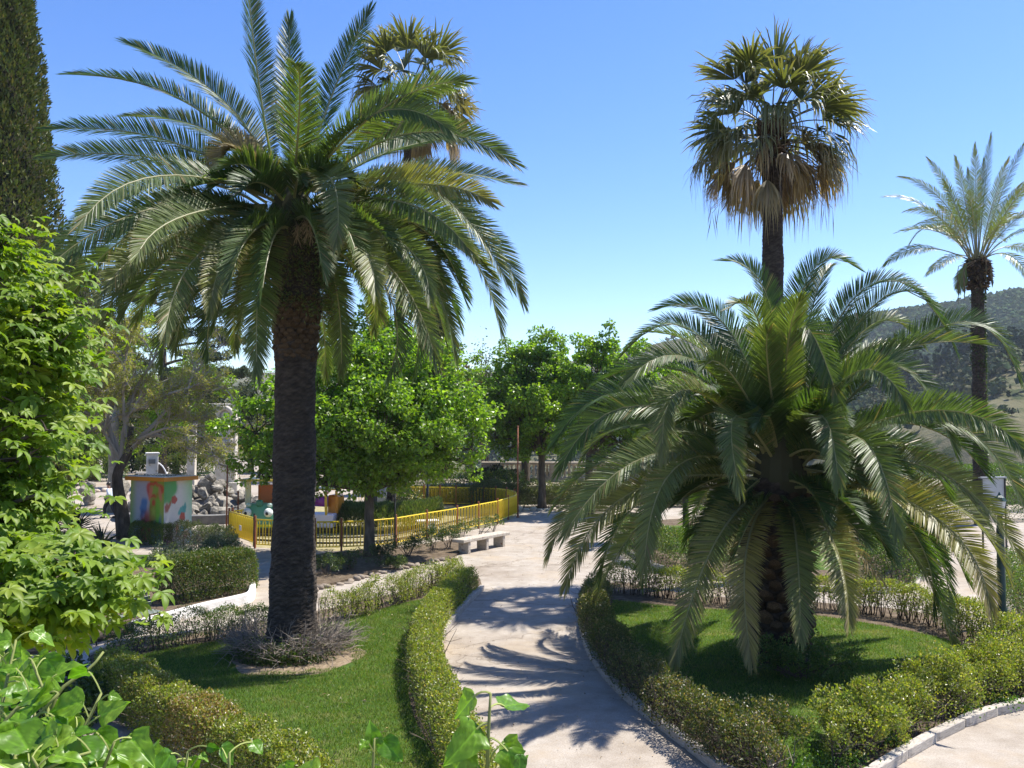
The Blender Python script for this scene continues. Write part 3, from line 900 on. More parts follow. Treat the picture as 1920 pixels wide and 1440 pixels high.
for k in range(24):   # old fronds hanging all round under the crown
    az = k * 2.4 + rng.normal() * .2
    R = c1 + np.array([math.cos(az) * .45, math.sin(az) * .45, -.35 + rng.normal() * .2])
    frond_mesh(free_frond(R, az, rng.uniform(-.25, .3), rng.uniform(2.8, 3.8), rng.uniform(.9, 1.4)), 170, 0.58, 0.028, roll=rng.normal() * .4, age=rng.uniform(.05, .35)).build('frond', M_PALM, root1)
for k in range(26):   # the fronds that fill the crown behind and inside
    az = rng.uniform(-0.1, math.pi + 0.1) if k < 18 else rng.uniform(math.pi, 2 * math.pi)
    el = rng.uniform(-0.5, 1.1) if k < 18 else rng.uniform(0.3, 1.1)
    R = c1 + np.array([math.cos(az) * 0.3, math.sin(az) * 0.3, 0.35 * math.sin(el)])
    L = rng.uniform(3.6, 4.5) if k < 18 else rng.uniform(1.3, 2.2)
    frond_mesh(free_frond(R, az, el, L, rng.uniform(1.1, 1.7)), 125, 0.60, 0.034, roll=rng.normal() * 0.3, age=rng.uniform(0, .2)).build('frond', M_PALM, root1)
MB()._lathe(c1, np.array([[.50, -1.0], [.56, -.5], [.50, -.1], [.36, .3], [.2, .7], [.03, 1.0]]), 14, (.05, .05, .025)).build('heart', M_TWIG, root1)
# ferny tufts growing on the old leaf bases, and dry flower stalks
mb = MB()
for k in range(260):
    a, z = rng.uniform(0, 2 * math.pi), rng.uniform(zs + .75, c1[2] - 0.1)
    o = np.array([math.cos(a), math.sin(a), 0.0])
    p = np.array([PALM1[0], PALM1[1], z]) + o * 0.50
    n = 26
    d = nrm(o * 0.9 + rng.normal(size=(n, 3)) * 0.8 + [0, 0, .1])
    q = p + d * rng.uniform(0.05, 0.30, (n, 1))
    mb.leaves(q, nrm(d + rng.normal(size=(n, 3)) * .6), rsph(n), rng.uniform(.04, .10, n), .035, pal(n, [(0.05, 0.09, 0.018), (0.09, 0.11, 0.025), (0.09, 0.07, 0.03)]))
mb.build('fern_tuft', M_HEDGE, root1, kind='stuff')
mb = MB()
for k in range(16):
    a = rng.uniform(0, 2 * math.pi)
    R = c1 + np.array([math.cos(a) * .4, math.sin(a) * .4, -0.25])
    c = free_frond(R, a, rng.uniform(-.2, .5), rng.uniform(.7, 1.3), 1.6, 10)
    mb.tube(c, np.linspace(.018, .008, 10), 4, (0.30, 0.22, 0.11))
    for j in range(30):
        i = rng.integers(4, 10)
        mb.tube(np.array([c[i], c[i] + rsph(1)[0] * .12 + [0, 0, -.16]]), .004, 3, (0.33, 0.25, 0.14), cap=False)
mb.build('flower_stalk', M_TWIG, root1, kind='stuff')

# the low date palm ------------------------------------------------------
D2 = PALM2[1]
c2 = P(1462, 860, D2)
root2 = thing('date_palm', 'low wide date palm with drooping golden tipped fronds shading its lawn', 'palm tree', PALM2)
palm_trunk(np.array([PALM2[0], PALM2[1], 0.0]), c2[2] - 0.35, [(0, .62), (.15, .52), (.5, .5), (.8, .55), (1, .45)], rings=16, nz=90, amp=0.05, spiral=9).build('trunk', M_PALMBARK, root2)
leaf_bases(root2, PALM2, 0.35, c2[2] - 0.75, 0.57, 0.60, 15, 10, 0.24, 0.18)
FR2 = [
 ((1462, 800), (1440, 560), (1362, 490), 1, 4.0, 0.5, 0.1), ((1455, 810), (1425, 610), (1372, 575), -1, 3.6, 0.6, 0.3),
 ((1475, 800), (1510, 530), (1602, 500), 1, 4.2, -0.4, 0.0), ((1480, 800), (1525, 570), (1560, 500), 1, 4.0, -0.2, 0.1),
 ((1440, 830), (1360, 610), (1238, 578), 1, 4.2, -0.4, 0.0), ((1435, 840), (1300, 620), (1168, 665), 1, 4.6, -0.3, 0.1),
 ((1432, 850), (1310, 680), (1178, 710), -1, 4.4, -0.3, 0.2), ((1430, 860), (1190, 735), (1040, 830), 1, 4.8, -0.2, 0.0),
 ((1430, 870), (1200, 760), (1050, 880), -1, 4.8, -0.3, 0.1), ((1430, 870), (1210, 795), (1095, 858), 1, 4.4, -0.5, 0.35),
 ((1430, 880), (1260, 800), (1185, 862), 1, 4.0, -0.3, 0.3), ((1440, 850), (1290, 730), (1243, 850), -1, 4.2, -0.6, 0.45),
 ((1455, 870), (1380, 780), (1385, 910), -1, 3.9, -0.7, 0.4), ((1470, 840), (1495, 610), (1575, 760), -1, 4.4, 0.5, 0.15),
 ((1490, 860), (1540, 780), (1572, 905), -1, 3.8, 0.5, 0.3), ((1500, 880), (1610, 820), (1682, 1000), -1, 4.3, 0.5, 0.3),
 ((1500, 850), (1660, 680), (1792, 850), -1, 4.6, 0.3, 0.1), ((1490, 830), (1600, 560), (1732, 555), 1, 4.5, -0.2, 0.0),
 ((1495, 830), (1660, 555), (1788, 650), 1, 4.8, -0.2, 0.0), ((1495, 840), (1620, 620), (1722, 638), 1, 4.2, -0.4, 0.2),
 ((1505, 850), (1770, 610), (1908, 705), 1, 5.0, -0.2, 0.1), ((1505, 860), (1740, 770), (1925, 850), -1, 5.0, 0.2, 0.15),
 ((1505, 870), (1760, 785), (1925, 960), -1, 5.0, 0.3, 0.3), ((1505, 885), (1750, 880), (1922, 1060), -1, 5.0, 0.3, 0.5),
 ((1505, 900), (1740, 960), (1858, 1140), -1, 4.8, 0.4, 0.65), ((1500, 920), (1690, 1010), (1790, 1230), -1, 4.6, 0.5, 0.5),
 ((1505, 890), (1760, 930), (1890, 1080), 1, 4.9, 0.1, 0.5), ((1490, 930), (1560, 1010), (1592, 1162), -1, 3.8, 0.6, 0.6),
 ((1480, 930), (1495, 1040), (1500, 1190), -1, 3.6, 0.9, 0.5), ((1450, 930), (1400, 1030), (1408, 1232), -1, 4.0, -0.8, 0.75),
 ((1440, 920), (1345, 1010), (1266, 1238), -1, 4.4, -0.7, 0.55), ((1430, 890), (1275, 870), (1208, 1065), -1, 4.5, -0.5, 0.45),
 ((1430, 900), (1190, 920), (1062, 1095), -1, 4.9, -0.3, 0.55), ((1430, 890), (1160, 890), (1030, 1040), 1, 4.8, -0.2, 0.5),
 ((1430, 900), (1230, 960), (1118, 1120), 1, 4.7, 0.0, 0.5), ((1430, 880), (1180, 850), (1040, 950), 1, 4.8, -0.2, 0.3),
 ((1430, 890), (1230, 850), (1060, 1000), -1, 5.0, -0.4, 0.4), ((1500, 870), (1680, 830), (1850, 980), 1, 4.8, 0.0, 0.3),
 ((1470, 810), (1478, 640), (1505, 560), -1, 3.4, 0.2, 0.3), ((1460, 820), (1440, 690), (1440, 620), -1, 3.2, -0.4, 0.2),
 ((1500, 890), (1640, 890), (1730, 1010), 1, 4.4, 0.1, 0.5), ((1490, 850), (1600, 700), (1700, 760), -1, 4.4, 0.4, 0.2),
 ((1450, 840), (1370, 700), (1320, 690), -1, 3.8, -0.4, 0.2)]
for (rp, mp, tp, s, L, roll, age) in FR2:
    R = P(*rp, D2 + s * 0.18)
    c = solve_frond(R, mp, tp, s, L)
    frond_mesh(c, 235, 0.53, 0.026, V=.45, face=facing(tp[0] - 1462, s), roll=roll, age=age, dry=0.25 if age > 0.7 else 0).build('frond', M_PALM, root2)
for k in range(46):
    az = rng.uniform(-0.1, math.pi + 0.1) if k < 30 else rng.uniform(math.pi, 2 * math.pi)
    el = rng.uniform(-0.5, 1.2) if k < 30 else rng.uniform(0.2, 1.1)
    R = c2 + np.array([math.cos(az) * 0.3, math.sin(az) * 0.3, 0.35 * math.sin(el) - .1])
    L = rng.uniform(3.6, 4.5) if k < 30 else rng.uniform(1.3, 2.2)
    frond_mesh(free_frond(R, az, el, L, rng.uniform(1.1, 1.8)), 120, 0.60, 0.036, roll=rng.normal() * 0.3, age=rng.uniform(0, .2)).build('frond', M_PALM, root2)
for k in range(24):
    az = k * 2.4 + rng.normal() * .2
    R = c2 + np.array([math.cos(az) * .42, math.sin(az) * .42, -.55 + rng.normal() * .15])
    frond_mesh(free_frond(R, az, rng.uniform(-.5, .15), rng.uniform(1.4, 2.2), rng.uniform(.5, 1.0)), 130, 0.5, 0.026, roll=rng.normal() * .4, age=rng.uniform(.0, .2)).build('frond', M_PALM, root2)
MB()._lathe(c2, np.array([[.46, -.9], [.52, -.4], [.46, 0], [.33, .4], [.18, .75], [.03, 1.0]]), 14, (.05, .05, .025)).build('heart', M_TWIG, root2)
# one broken dry frond hanging by the trunk
frond_mesh(solve_frond(P(1500, 930, D2), (1560, 980), (1650, 1085), -1, 3.0), 60, 0.35, 0.03, dry=0.9, jit=0.4, droop=.5).build('frond', M_PALM, root2, label='broken dry straw coloured frond')

# the slim date palm far to the side --------------------------------------
D3 = 42.0
b3 = P(1838, 900, D3)
b3[2] = 0
c3 = P(1832, 492, D3)
root3 = thing('date_palm', 'slim tall date palm with open grey feathery crown against the wooded hill', 'palm tree', b3)
mb = palm_trunk(b3, c3[2] + .1, [(0, .32), (.9, .27), (.93, .30), (.96, .42), (1.0, .4)], rings=90, nz=220, sides=26, amp=.03, spiral=11, lean=((c3 - b3)[0], 0))
mb.build('trunk', M_PALMBARK, root3)
mb = MB()
n = 5200
z = rng.uniform(0.5, c3[2] - 1.0, n)
a = rng.uniform(0, 2 * math.pi, n)
o = np.stack([np.cos(a), np.sin(a), 0 * a], 1)
k = rng.uniform(size=n) < 0.45 + 0.3 * wob(z, 2) + .35 * np.cos(a)
mb.leaves((np.stack([np.full(n, b3[0]), np.full(n, b3[1]), z], 1) + o * .285 + np.outer(z / c3[2], [(c3 - b3)[0], 0, 0]))[k], nrm(o + rng.normal(size=(n, 3)) * .8)[k], nrm(o + rng.normal(size=(n, 3)) * .5)[k], rng.uniform(.07, .13, k.sum()), .08, pal(k.sum(), [(0.03, 0.055, 0.015), (0.05, 0.075, 0.02)]))
mb.build('ivy', M_HEDGE, root3, kind='stuff')
mb = MB()
n = 900
a = rng.uniform(0, 2 * math.pi, n)
z = rng.uniform(-1.2, .25, n)
o = np.stack([np.cos(a), np.sin(a), 0 * a], 1)
rr = .44 * np.sqrt(np.clip(1 - ((z + .5) / .85) ** 2, 0.05, 1))
mb.leaves(c3 + np.c_[np.zeros((n, 2)), z] + o * rr[:, None], nrm(o + [0, 0, -.4] + rng.normal(size=(n, 3)) * .4), nrm(o + rng.normal(size=(n, 3)) * .5), rng.uniform(.15, .35, n), .09, pal(n, [(.12, .08, .045), (.07, .05, .03), (.18, .13, .08)]))
mb.build('old_leaf_base', M_TWIG, root3, kind='stuff')
FR3 = [((1660, 495), (1730, 465), -1), ((1740, 512), (1790, 480), -1), ((1700, 470), (1750, 425), 1), ((1660, 368), (1745, 395), 1), ((1690, 332), (1770, 380), -1),
       ((1742, 300), (1790, 380), 1), ((1792, 298), (1812, 390), -1), ((1828, 275), (1830, 380), -1), ((1858, 255), (1845, 370), 1), ((1925, 262), (1875, 370), 1), ((1940, 330), (1885, 400), -1),
       ((1960, 375), (1890, 425), 1), ((1985, 420), (1900, 440), -1), ((1985, 500), (1905, 462), 1), ((1945, 545), (1895, 480), -1), ((1800, 540), (1810, 500), -1), ((1720, 420), (1770, 425), 1),
       ((1890, 300), (1862, 380), -1), ((1770, 340), (1800, 410), 1), ((1990, 300), (1900, 380), 1), ((1700, 395), (1765, 410), -1), ((1845, 300), (1838, 390), 1), ((1815, 320), (1822, 400), 1), ((1905, 400), (1865, 430), -1), ((1915, 345), (1870, 410), 1), ((1760, 385), (1795, 430), -1)]
for j, (tp, mp, s) in enumerate(FR3):
    R = P(1832 + (tp[0] - 1832) * .08, 488, D3 + s * .2)
    c = solve_frond(R, mp, tp, s, 4.7 if j != 15 else 1.6)
    frond_mesh(c, 80, 0.55, 0.036, V=.2, roll=rng.normal() * .2, age=.3, petiole=.28 if tp[1] > 480 else .2, ang=(55, 25), face=.6, tint=np.array([1.75, 1.55, 1.1]), droop=.2, rach=.035, rcol=(.2, .19, .10)).build('frond', M_PALE_PALM, root3)
for k in range(5):
    az = rng.uniform(0, 2 * math.pi)
    frond_mesh(free_frond(c3 + [0, 0, .1], az, rng.uniform(.7, 1.3), 4.0, rng.uniform(.9, 1.4)), 50, 0.5, 0.034, age=.2, petiole=.25, tint=np.array([1.75, 1.55, 1.1]), rach=.035).build('frond', M_PALE_PALM, root3)
mb = MB()
for k, (x, y0, y1) in enumerate(((1795, 500, 552), (1807, 505, 545), (1848, 480, 515), (1858, 490, 520))):
    c = polyline([P(1832, 488, D3 - .4), P(x, y0, D3 - .6), P(x + 2, y1, D3 - .6)], 8)
    mb.tube(c, .02, 4, (.16, .12, .07))
    mb.leaves(c[4:], np.tile([0, 0, -1.0], (4, 1)), rsph(4), .5, .12, pal(4, [(.10, .09, .05)]))
mb.build('dead_stalk', M_TWIG, root3, kind='stuff')

# ------------------------------------------------------------------ fan palms
def fan_leaf(R, az, el, pet, blade, dead=0.0, nseg=38, droop=0.5, sag=1.0, spread=2.6, tint=1.0):
    """petiole and a pleated fan whose segment tips hang"""
    mb = MB()
    c = free_frond(R, az, el, pet, sag, 9)
    T = nrm(c[-1] - c[-2])
    S = nrm(np.cross(T, [0, 0, 1.0]))
    N = np.cross(S, T)
    g1, g2 = np.array([0.075, 0.11, 0.035]), np.array([0.115, 0.14, 0.042])
    tan = np.array([0.36, 0.27, 0.165])
    mb.tube(c, np.linspace(.03, .016, 9), 4, (0.10, 0.10, 0.04) if dead < .5 else (.22, .17, .11))
    th = np.linspace(-spread, spread, nseg) * 0.5 * 1.0
    th = th + rng.normal(size=nseg) * .02
    cup = rng.uniform(.1, .6)
    N = nrm(N + S * rng.normal() * .45)
    S = nrm(np.cross(T, N)) * -1 if False else nrm(S - N * (S @ N))
    d = T * np.cos(th)[:, None] + S * np.sin(th)[:, None] + N * (cup * np.abs(np.sin(th)) - .05)[:, None]
    d = nrm(d + rng.normal(size=(nseg, 3)) * .06)
    l = blade * (0.72 + 0.28 * np.cos(th * .8)) * rng.uniform(.75, 1.12, nseg)
    wd = nrm(np.cross(d, N))
    dn = np.array([0, 0, -1.0])
    O = c[-1]
    pts = [O + d * 0.03]
    dr = droop * rng.uniform(.4, 1.6, nseg) * (1 + .5 * np.sin(th * 1.5 + rng.uniform(0, 6)))
    for f, g in ((.32, .02), (.6, .16), (.82, .5), (1.0, 1.0)):
        pts.append(O + d * (l * f * (1 - .25 * g * np.minimum(dr, 1.4)))[:, None] + dn * (l * dr * g * .62)[:, None] + rng.normal(size=(nseg, 3)) * .018 * (g > .3))
    W = [.006, .052, .050, .026, .004]
    Vv = []
    fold = N * .014
    for k, (p, w) in enumerate(zip(pts, W)):
        w = w * blade / 1.0
        tw = rng.normal(size=(nseg, 1)) * .35 * (k > 1)
        ww = wd * np.cos(tw) + N * np.sin(tw)
        Vv += [p - ww * w * .5, p + ww * w * .5]
    Vv = np.stack(Vv, 1)
    i0 = np.arange(nseg)[:, None] * 10
    Q = np.vstack([i0 + np.array([2 * k, 2 * k + 1, 2 * k + 3, 2 * k + 2]) for k in range(4)])
    f = rng.uniform(size=(nseg, 1))
    col = (g1 * f + g2 * (1 - f)) * (1 - dead) + tan * dead * rng.uniform(.55, 1.2, (nseg, 1))
    cc = np.repeat((col * rng.uniform(.8, 1.2, (nseg, 1)) * tint)[:, None], 10, 1)
    tipmix = np.array([0, 0, .05, .05, .15, .15, .4, .4, .75, .75])[None, :, None] * (0.55 if dead < .5 else .0)
    cc = cc * (1 - tipmix) + np.array([.30, .25, .15]) * tipmix
    mb.add(Vv.reshape(-1, 3), Q=Q, col=cc.reshape(-1, 3))
    return mb
def fan_palm(label, c, base, r, crown_s, n_live, n_mid, n_dead, seed, frayed=0):
    global rng
    rng = np.random.default_rng(seed)
    root = thing('fan_palm', label, 'palm tree', base)
    palm_trunk(base, c[2] - .2, [(0, r * 1.4), (.1, r * 1.1), (.8, r * .98), (1, r)], rings=110, nz=260, sides=28, amp=.022, spiral=13, lean=((c - base)[0], (c - base)[1])).build('trunk', M_PALMBARK, root)
    mb = MB()
    n = 380
    a, z = rng.uniform(0, 2 * math.pi, n), rng.uniform(-.9, .5, n)
    o = np.stack([np.cos(a), np.sin(a), 0 * a], 1)
    mb.leaves(c + np.c_[np.zeros((n, 2)), z] + o * r * .9, nrm(o * .7 + [0, 0, .8] + rng.normal(size=(n, 3)) * .3), o, rng.uniform(.25, .5, n), .12, pal(n, [(.10, .065, .04), (.16, .11, .07), (.06, .04, .025)]))
    mb.build('leaf_base', M_TWIG, root, kind='stuff')
    for k in range(n_live):
        u = (k + .5) / n_live
        el = 1.45 - 1.35 * u + rng.normal() * .12
        az = k * 2.39996 + rng.normal() * .15
        b = fan_leaf(c + [0, 0, .3], az, el, crown_s * (1.6 - .55 * u) * rng.uniform(.8, 1.15), 1.22 * crown_s, droop=.25 + .65 * u, sag=.25 + .6 * u, spread=2.3 + rng.uniform(0, .5))
        b.build('fan_leaf', M_FAN, root)
    for k in range(n_mid):
        az = k * 2.39996 + 1 + rng.normal() * .2
        b = fan_leaf(c + [0, 0, -.05], az, rng.uniform(-.3, .4), crown_s * rng.uniform(.95, 1.4), 1.0 * crown_s, dead=rng.uniform(.1, .5), droop=rng.uniform(.55, 1.0), sag=.8)
        b.build('fan_leaf', M_FAN, root)
    for k in range(n_dead):
        az = k * 2.39996 + .5 + rng.normal() * .2
        b = fan_leaf(c + [0, 0, -.15 - .3 * rng.uniform()], az, rng.uniform(-.40, .25), crown_s * rng.uniform(.7, 1.5), .80 * crown_s, dead=rng.uniform(.65, 1.0), droop=rng.uniform(.7, 1.35), sag=1.0, spread=rng.uniform(1.1, 2.2))
        b.build('fan_leaf', M_FAN, root)
    mb = MB()
    for k in range(70):
        a = rng.uniform(0, 2 * math.pi)
        rr = rng.uniform(.4, 1.75) * crown_s
        p = c + np.array([math.cos(a) * rr, math.sin(a) * rr, rng.uniform(-1.5, -.9) * crown_s])
        q = p + np.array([rng.normal() * .12, rng.normal() * .12, -rng.uniform(.5, 1.2)])
        mb.leaves(p[None], (q - p)[None], rsph(1), np.linalg.norm(q - p), .03, pal(1, [(.16, .12, .08)]))
        p3 = polyline([c + [0, 0, -.5], (c + p) / 2 + [0, 0, .1], p], 6)
        mb.tube(p3, .008, 3, (.15, .11, .07), cap=False)
    mb.build('dead_strand', M_FAN, root, kind='stuff')
    return root
D4 = 27.0
b4 = P(1452, 900, D4)
b4[2] = 0
fan_palm('tall fan palm with shaggy skirt of tan dead leaves rising above the low date palm', P(1447, 268, D4), b4, 0.30, 1.28, 36, 14, 24, 11)
D5 = 42.0
b5 = P(732, 900, D5)
b5[2] = 0
fan_palm('tattered fan palm on a thin trunk showing behind the crown of the tall date palm', P(768, 188, D5), b5, 0.19, 1.6, 22, 14, 18, 23)
rng = np.random.default_rng(99)
# small far palm between the tall palm's trunk and the lime
b6 = P(592, 715, 75.0)
b6[2] = 0
c6 = P(592, 700, 75.0)
root6 = thing('date_palm', 'small far palm crown peeping between the thick trunk and the lime', 'palm tree', b6)
palm_trunk(b6, c6[2], [(0, .35), (1, .3)], rings=60, nz=60, sides=12).build('trunk', M_PALMBARK, root6)
for k in range(46):
    frond_mesh(free_frond(c6, k * 2.4, 1.35 - 1.5 * k / 46, 3.4, 1.2), 40, .6, .06, age=.2, rach=.05).build('frond', M_PALM, root6)
# ------------------------------------------------------------------ hedges and shrubs
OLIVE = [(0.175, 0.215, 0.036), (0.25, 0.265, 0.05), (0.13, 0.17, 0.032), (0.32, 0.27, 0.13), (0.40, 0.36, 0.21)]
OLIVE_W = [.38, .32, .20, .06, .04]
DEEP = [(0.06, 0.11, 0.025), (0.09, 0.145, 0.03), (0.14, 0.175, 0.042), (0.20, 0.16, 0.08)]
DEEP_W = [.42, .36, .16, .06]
def hedge(label, line, width, height, n, leaf=0.03, cols=OLIVE, w=OLIVE_W, leggy=0.25, uneven=0.10, stems=60, z0=0.07, gaps=(), group=None, wmin=.25, mat=None, z_wob=1.0, name='hedge', cat='hedge', browned=None):
    line = smoothline(line, 160)
    d = np.r_[0, np.cumsum(np.linalg.norm(np.diff(line[:, :2], axis=0), axis=1))]
    Ltot = d[-1]
    root = thing(name, label, cat, np.r_[line[len(line) // 2][:2], 0.0], group)
    seed = rng.uniform(0, 50)
    s = rng.uniform(0, Ltot, n)
    if gaps:
        keep = np.ones(n, bool)
        for (g0, g1, dens) in gaps:
            m = (s / Ltot > g0) & (s / Ltot < g1)
            keep &= ~(m & (rng.uniform(size=n) > dens))
        s = s[keep]
        n = len(s)
    e = np.minimum(s, Ltot - s)
    endw = np.sqrt(np.clip(1 - (1 - np.clip(e / (width * .5), 0, 1)) ** 2, wmin ** 2, 1))
    # point on a rounded cross-section, then some way inwards
    q = rng.uniform(-1, 1, n) * (1 + height / width * 1.0)
    lat = np.clip(q, -1, 1)
    over = np.clip(np.abs(q) - 1, 0, None) / (height / width)     # 0 at top edge .. 1 at the ground
    hz = 1 - over
    lat, hz = lat * np.sqrt(1 - 0.35 * hz ** 6 * lat ** 2), hz * (1 - 0.14 * np.abs(lat) ** 5)
    inward = np.minimum(rng.exponential(0.16, n), .95)
    hz_in = hz + (0.6 - hz) * inward
    lat_in = lat * (1 - inward)
    hw = 1 + uneven * wob(s * 1.6, seed) + uneven * .7 * wob(s * 5.0, seed + 3) + uneven * .6 * wob(lat * 3 + s * 3, seed)
    ww = 1 + uneven * 1.1 * wob(s * 2.0, seed + 9) + uneven * .8 * wob(s * 6 + hz * 4, seed + 5)
    low = leggy * (1 + .5 * wob(s * 3, seed + 7))
    k = hz_in > low * rng.uniform(0.5, 1.3, n)
    c = np.stack([np.interp(s, d, line[:, j]) for j in range(2)], 1)
    tg = np.stack([np.interp(s, d, np.gradient(line[:, j], d)) for j in range(2)], 1)
    tg = nrm(tg)
    nr_ = np.stack([-tg[:, 1], tg[:, 0]], 1)
    p = np.c_[c + nr_ * (lat_in * ww * endw * width / 2)[:, None], z0 + hz_in * height * hw * (0.75 + .25 * endw)]
    out = nrm(np.c_[nr_ * lat[:, None] * (1 - hz[:, None] * .6), .25 + hz ** 3])
    p, out, s_ = p[k], out[k], s[k]
    n = len(p)
    p = p + rng.normal(size=(n, 3)) * leaf * .6
    dr = nrm(out + rng.normal(size=(n, 3)) * .75)
    nn = nrm(out * 1.1 + rng.normal(size=(n, 3)) * .55 + [0, 0, .4])
    col = pal(n, cols, w)
    if browned:
        for (b0, b1, bc, amt) in browned:
            m = (s_ / Ltot > b0) & (s_ / Ltot < b1) & (rng.uniform(size=n) < amt)
            col[m] = np.array(bc) * rng.uniform(.7, 1.3, (m.sum(), 1))
    l = leaf * rng.uniform(.7, 1.3, n)
    mb = MB().leaves(p - dr * l[:, None] * .3, dr, nn, l, l * .62, col)
    mb.build('foliage', mat or M_HEDGE, root, kind='stuff')
    if stems:
        mb = MB()
        for j in range(int(stems * Ltot)):
            s1 = rng.uniform(.05, Ltot - .05)
            b = np.array([np.interp(s1, d, line[:, k]) for k in range(2)])
            b = b + rng.normal(size=2) * width * .16
            h = height * rng.uniform(.6, .95)
            top = np.r_[b + rng.normal(size=2) * width * .22, z0 + h]
            m = (np.r_[b, z0] + top) / 2 + rng.normal(size=3) * .04
            mb.tube(np.array([np.r_[b, z0 - .02], m, top]), [.011, .008, .004], 3, np.array([.085, .066, .05]) * rng.uniform(.6, 1.3), cap=False)
            for q_ in range(2):
                e2 = m + np.r_[rng.normal(size=2) * width * .25, rng.uniform(.05, .3) * height]
                mb.tube(np.array([m, e2]), [.006, .003], 3, (.15, .12, .09), cap=False)
        mb.build('stem', M_TWIG, root, kind='stuff')
    return root

def shrub(label, c, rad, n, leaf=.035, cols=OLIVE, w=OLIVE_W, clumps=26, stems=18, name='shrub', cat='shrub', group=None, mat=None, low=.15, flat=1.0, z0=0.07):
    """a loose bush: stems from the ground carrying uneven clumps of leaves"""
    c = np.asarray(c, float)
    rad = np.asarray(rad, float)
    root = thing(name, label, cat, np.r_[c[:2], 0], group)
    dirs = rsph(clumps)
    dirs[:, 2] = np.abs(dirs[:, 2]) * 1.2 - .25
    cc = np.r_[c[:2], z0 + rad[2] * .52] + dirs * rad * np.array([1, 1, .52]) * rng.uniform(.45, 1.12, (clumps, 1))
    cr = rng.uniform(.15, .38, clumps) * rad.mean()
    i = rng.integers(clumps, size=n)
    d = rsph(n)
    p = cc[i] + d * (cr[i] * rng.uniform(.3, 1, n) ** .5)[:, None]
    k = (p[:, 2] > z0 + low * rad[2] * rng.uniform(.3, 1.2, n))
    p, d, i = p[k], d[k], i[k]
    n = len(p)
    dr = nrm(d + rng.normal(size=(n, 3)) * .7 + [0, 0, .3])
    l = leaf * rng.uniform(.7, 1.35, n)
    ct = rng.uniform(.85, 1.15, (clumps, 1))
    MB().leaves(p, dr, nrm(d + rng.normal(size=(n, 3)) * .8), l, l * .6, pal(n, cols, w) * ct[i]).build('foliage', mat or M_HEDGE, root, kind='stuff')
    if stems:
        mb = MB()
        for j in range(stems):
            b = np.r_[c[:2] + rng.normal(size=2) * rad[:2] * .12, z0 - .03]
            t = cc[rng.integers(clumps)]
            m = b * .5 + t * .5 + np.r_[rng.normal(size=2) * .05, .05]
            mb.tube(np.array([b, m, t]), [.012, .009, .004], 4, np.array([.14, .11, .08]) * rng.uniform(.6, 1.2), cap=False)
        mb.build('stem', M_TWIG, root, kind='stuff')
    return root

# hedges of the tall palm's island
hedge('long olive green hedge bordering the lawn along the pale main path', Gs([(878, 1104), (842, 1138), (806, 1190), (796, 1250), (812, 1320), (840, 1385), (868, 1450), (900, 1540)], .07),   .62, .62, 42000, .042, leggy=.12, uneven=.08, stems=40)
hedge('gappy leggy hedge along the far edge of the tall palm lawn', Gs([(600, 1166), (660, 1158), (700, 1148), (760, 1126), (810, 1110), (862, 1092)], .07), .42, .68, 19000, .038, leggy=.15, uneven=.22, stems=26, gaps=((.0, .06, .5), (.27, .40, .18), (.64, .74, .35)))
hedge('browning hedge at the lower lawn corner below the chestnut leaves', Gs([(205, 1296), (262, 1342), (330, 1390), (420, 1440), (520, 1500), (600, 1560)], .07), .72, .72, 46000, .041, leggy=.12, uneven=.09, stems=36, browned=((.50, .66, (.27, .19, .085), .55), (.2, .5, (.2, .17, .06), .15)))
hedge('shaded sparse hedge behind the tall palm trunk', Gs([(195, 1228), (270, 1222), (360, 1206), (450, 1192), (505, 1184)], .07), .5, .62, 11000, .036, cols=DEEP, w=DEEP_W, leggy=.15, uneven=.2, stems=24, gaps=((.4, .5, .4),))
ug = MB()  # added leaf mass, standing in for the shade under the chestnut
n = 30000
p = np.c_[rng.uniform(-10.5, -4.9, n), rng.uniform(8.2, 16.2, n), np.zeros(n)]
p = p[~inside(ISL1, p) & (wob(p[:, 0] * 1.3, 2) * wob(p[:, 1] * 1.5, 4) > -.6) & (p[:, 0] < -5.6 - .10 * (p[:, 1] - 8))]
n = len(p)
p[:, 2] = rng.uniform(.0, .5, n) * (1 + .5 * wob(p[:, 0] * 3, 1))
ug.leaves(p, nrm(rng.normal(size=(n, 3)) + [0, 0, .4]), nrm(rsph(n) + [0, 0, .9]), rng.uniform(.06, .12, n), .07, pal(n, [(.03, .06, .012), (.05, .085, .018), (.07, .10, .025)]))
ug.build('shade_leaves', M_HEDGE, kind='stuff', label='dark leaf mass added in place of the shade beneath the chestnut')
# hedges of the low palm's island
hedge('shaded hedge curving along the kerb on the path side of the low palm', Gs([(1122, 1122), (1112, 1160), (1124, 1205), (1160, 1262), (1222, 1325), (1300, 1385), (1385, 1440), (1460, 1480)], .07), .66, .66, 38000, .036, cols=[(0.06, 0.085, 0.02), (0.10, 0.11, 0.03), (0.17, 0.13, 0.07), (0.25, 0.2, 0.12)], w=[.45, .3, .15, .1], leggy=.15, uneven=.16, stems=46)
hedge('yellow topped leggy hedge behind the low palm with bare stems below', Gs([(1138, 1112), (1200, 1116), (1300, 1128), (1400, 1136), (1500, 1140), (1620, 1150), (1740, 1172), (1832, 1205), (1930, 1245), (2050, 1292)], .07), .55, .78, 42000, .044, leggy=.36, uneven=.12, stems=34, gaps=((.2, .26, .5),))
ROUND = 'loose bushes along the front kerb of the low palm island'
hedge('straggling low border of small bushes along the front kerb of the low palm island', Gs([(1560, 1440), (1640, 1402), (1720, 1362), (1810, 1325), (1900, 1300), (2020, 1275)], .07), .55, .55, 15000, .038, leggy=.1, uneven=.32, stems=30, gaps=((.1, .16, .3), (.38, .45, .3)))
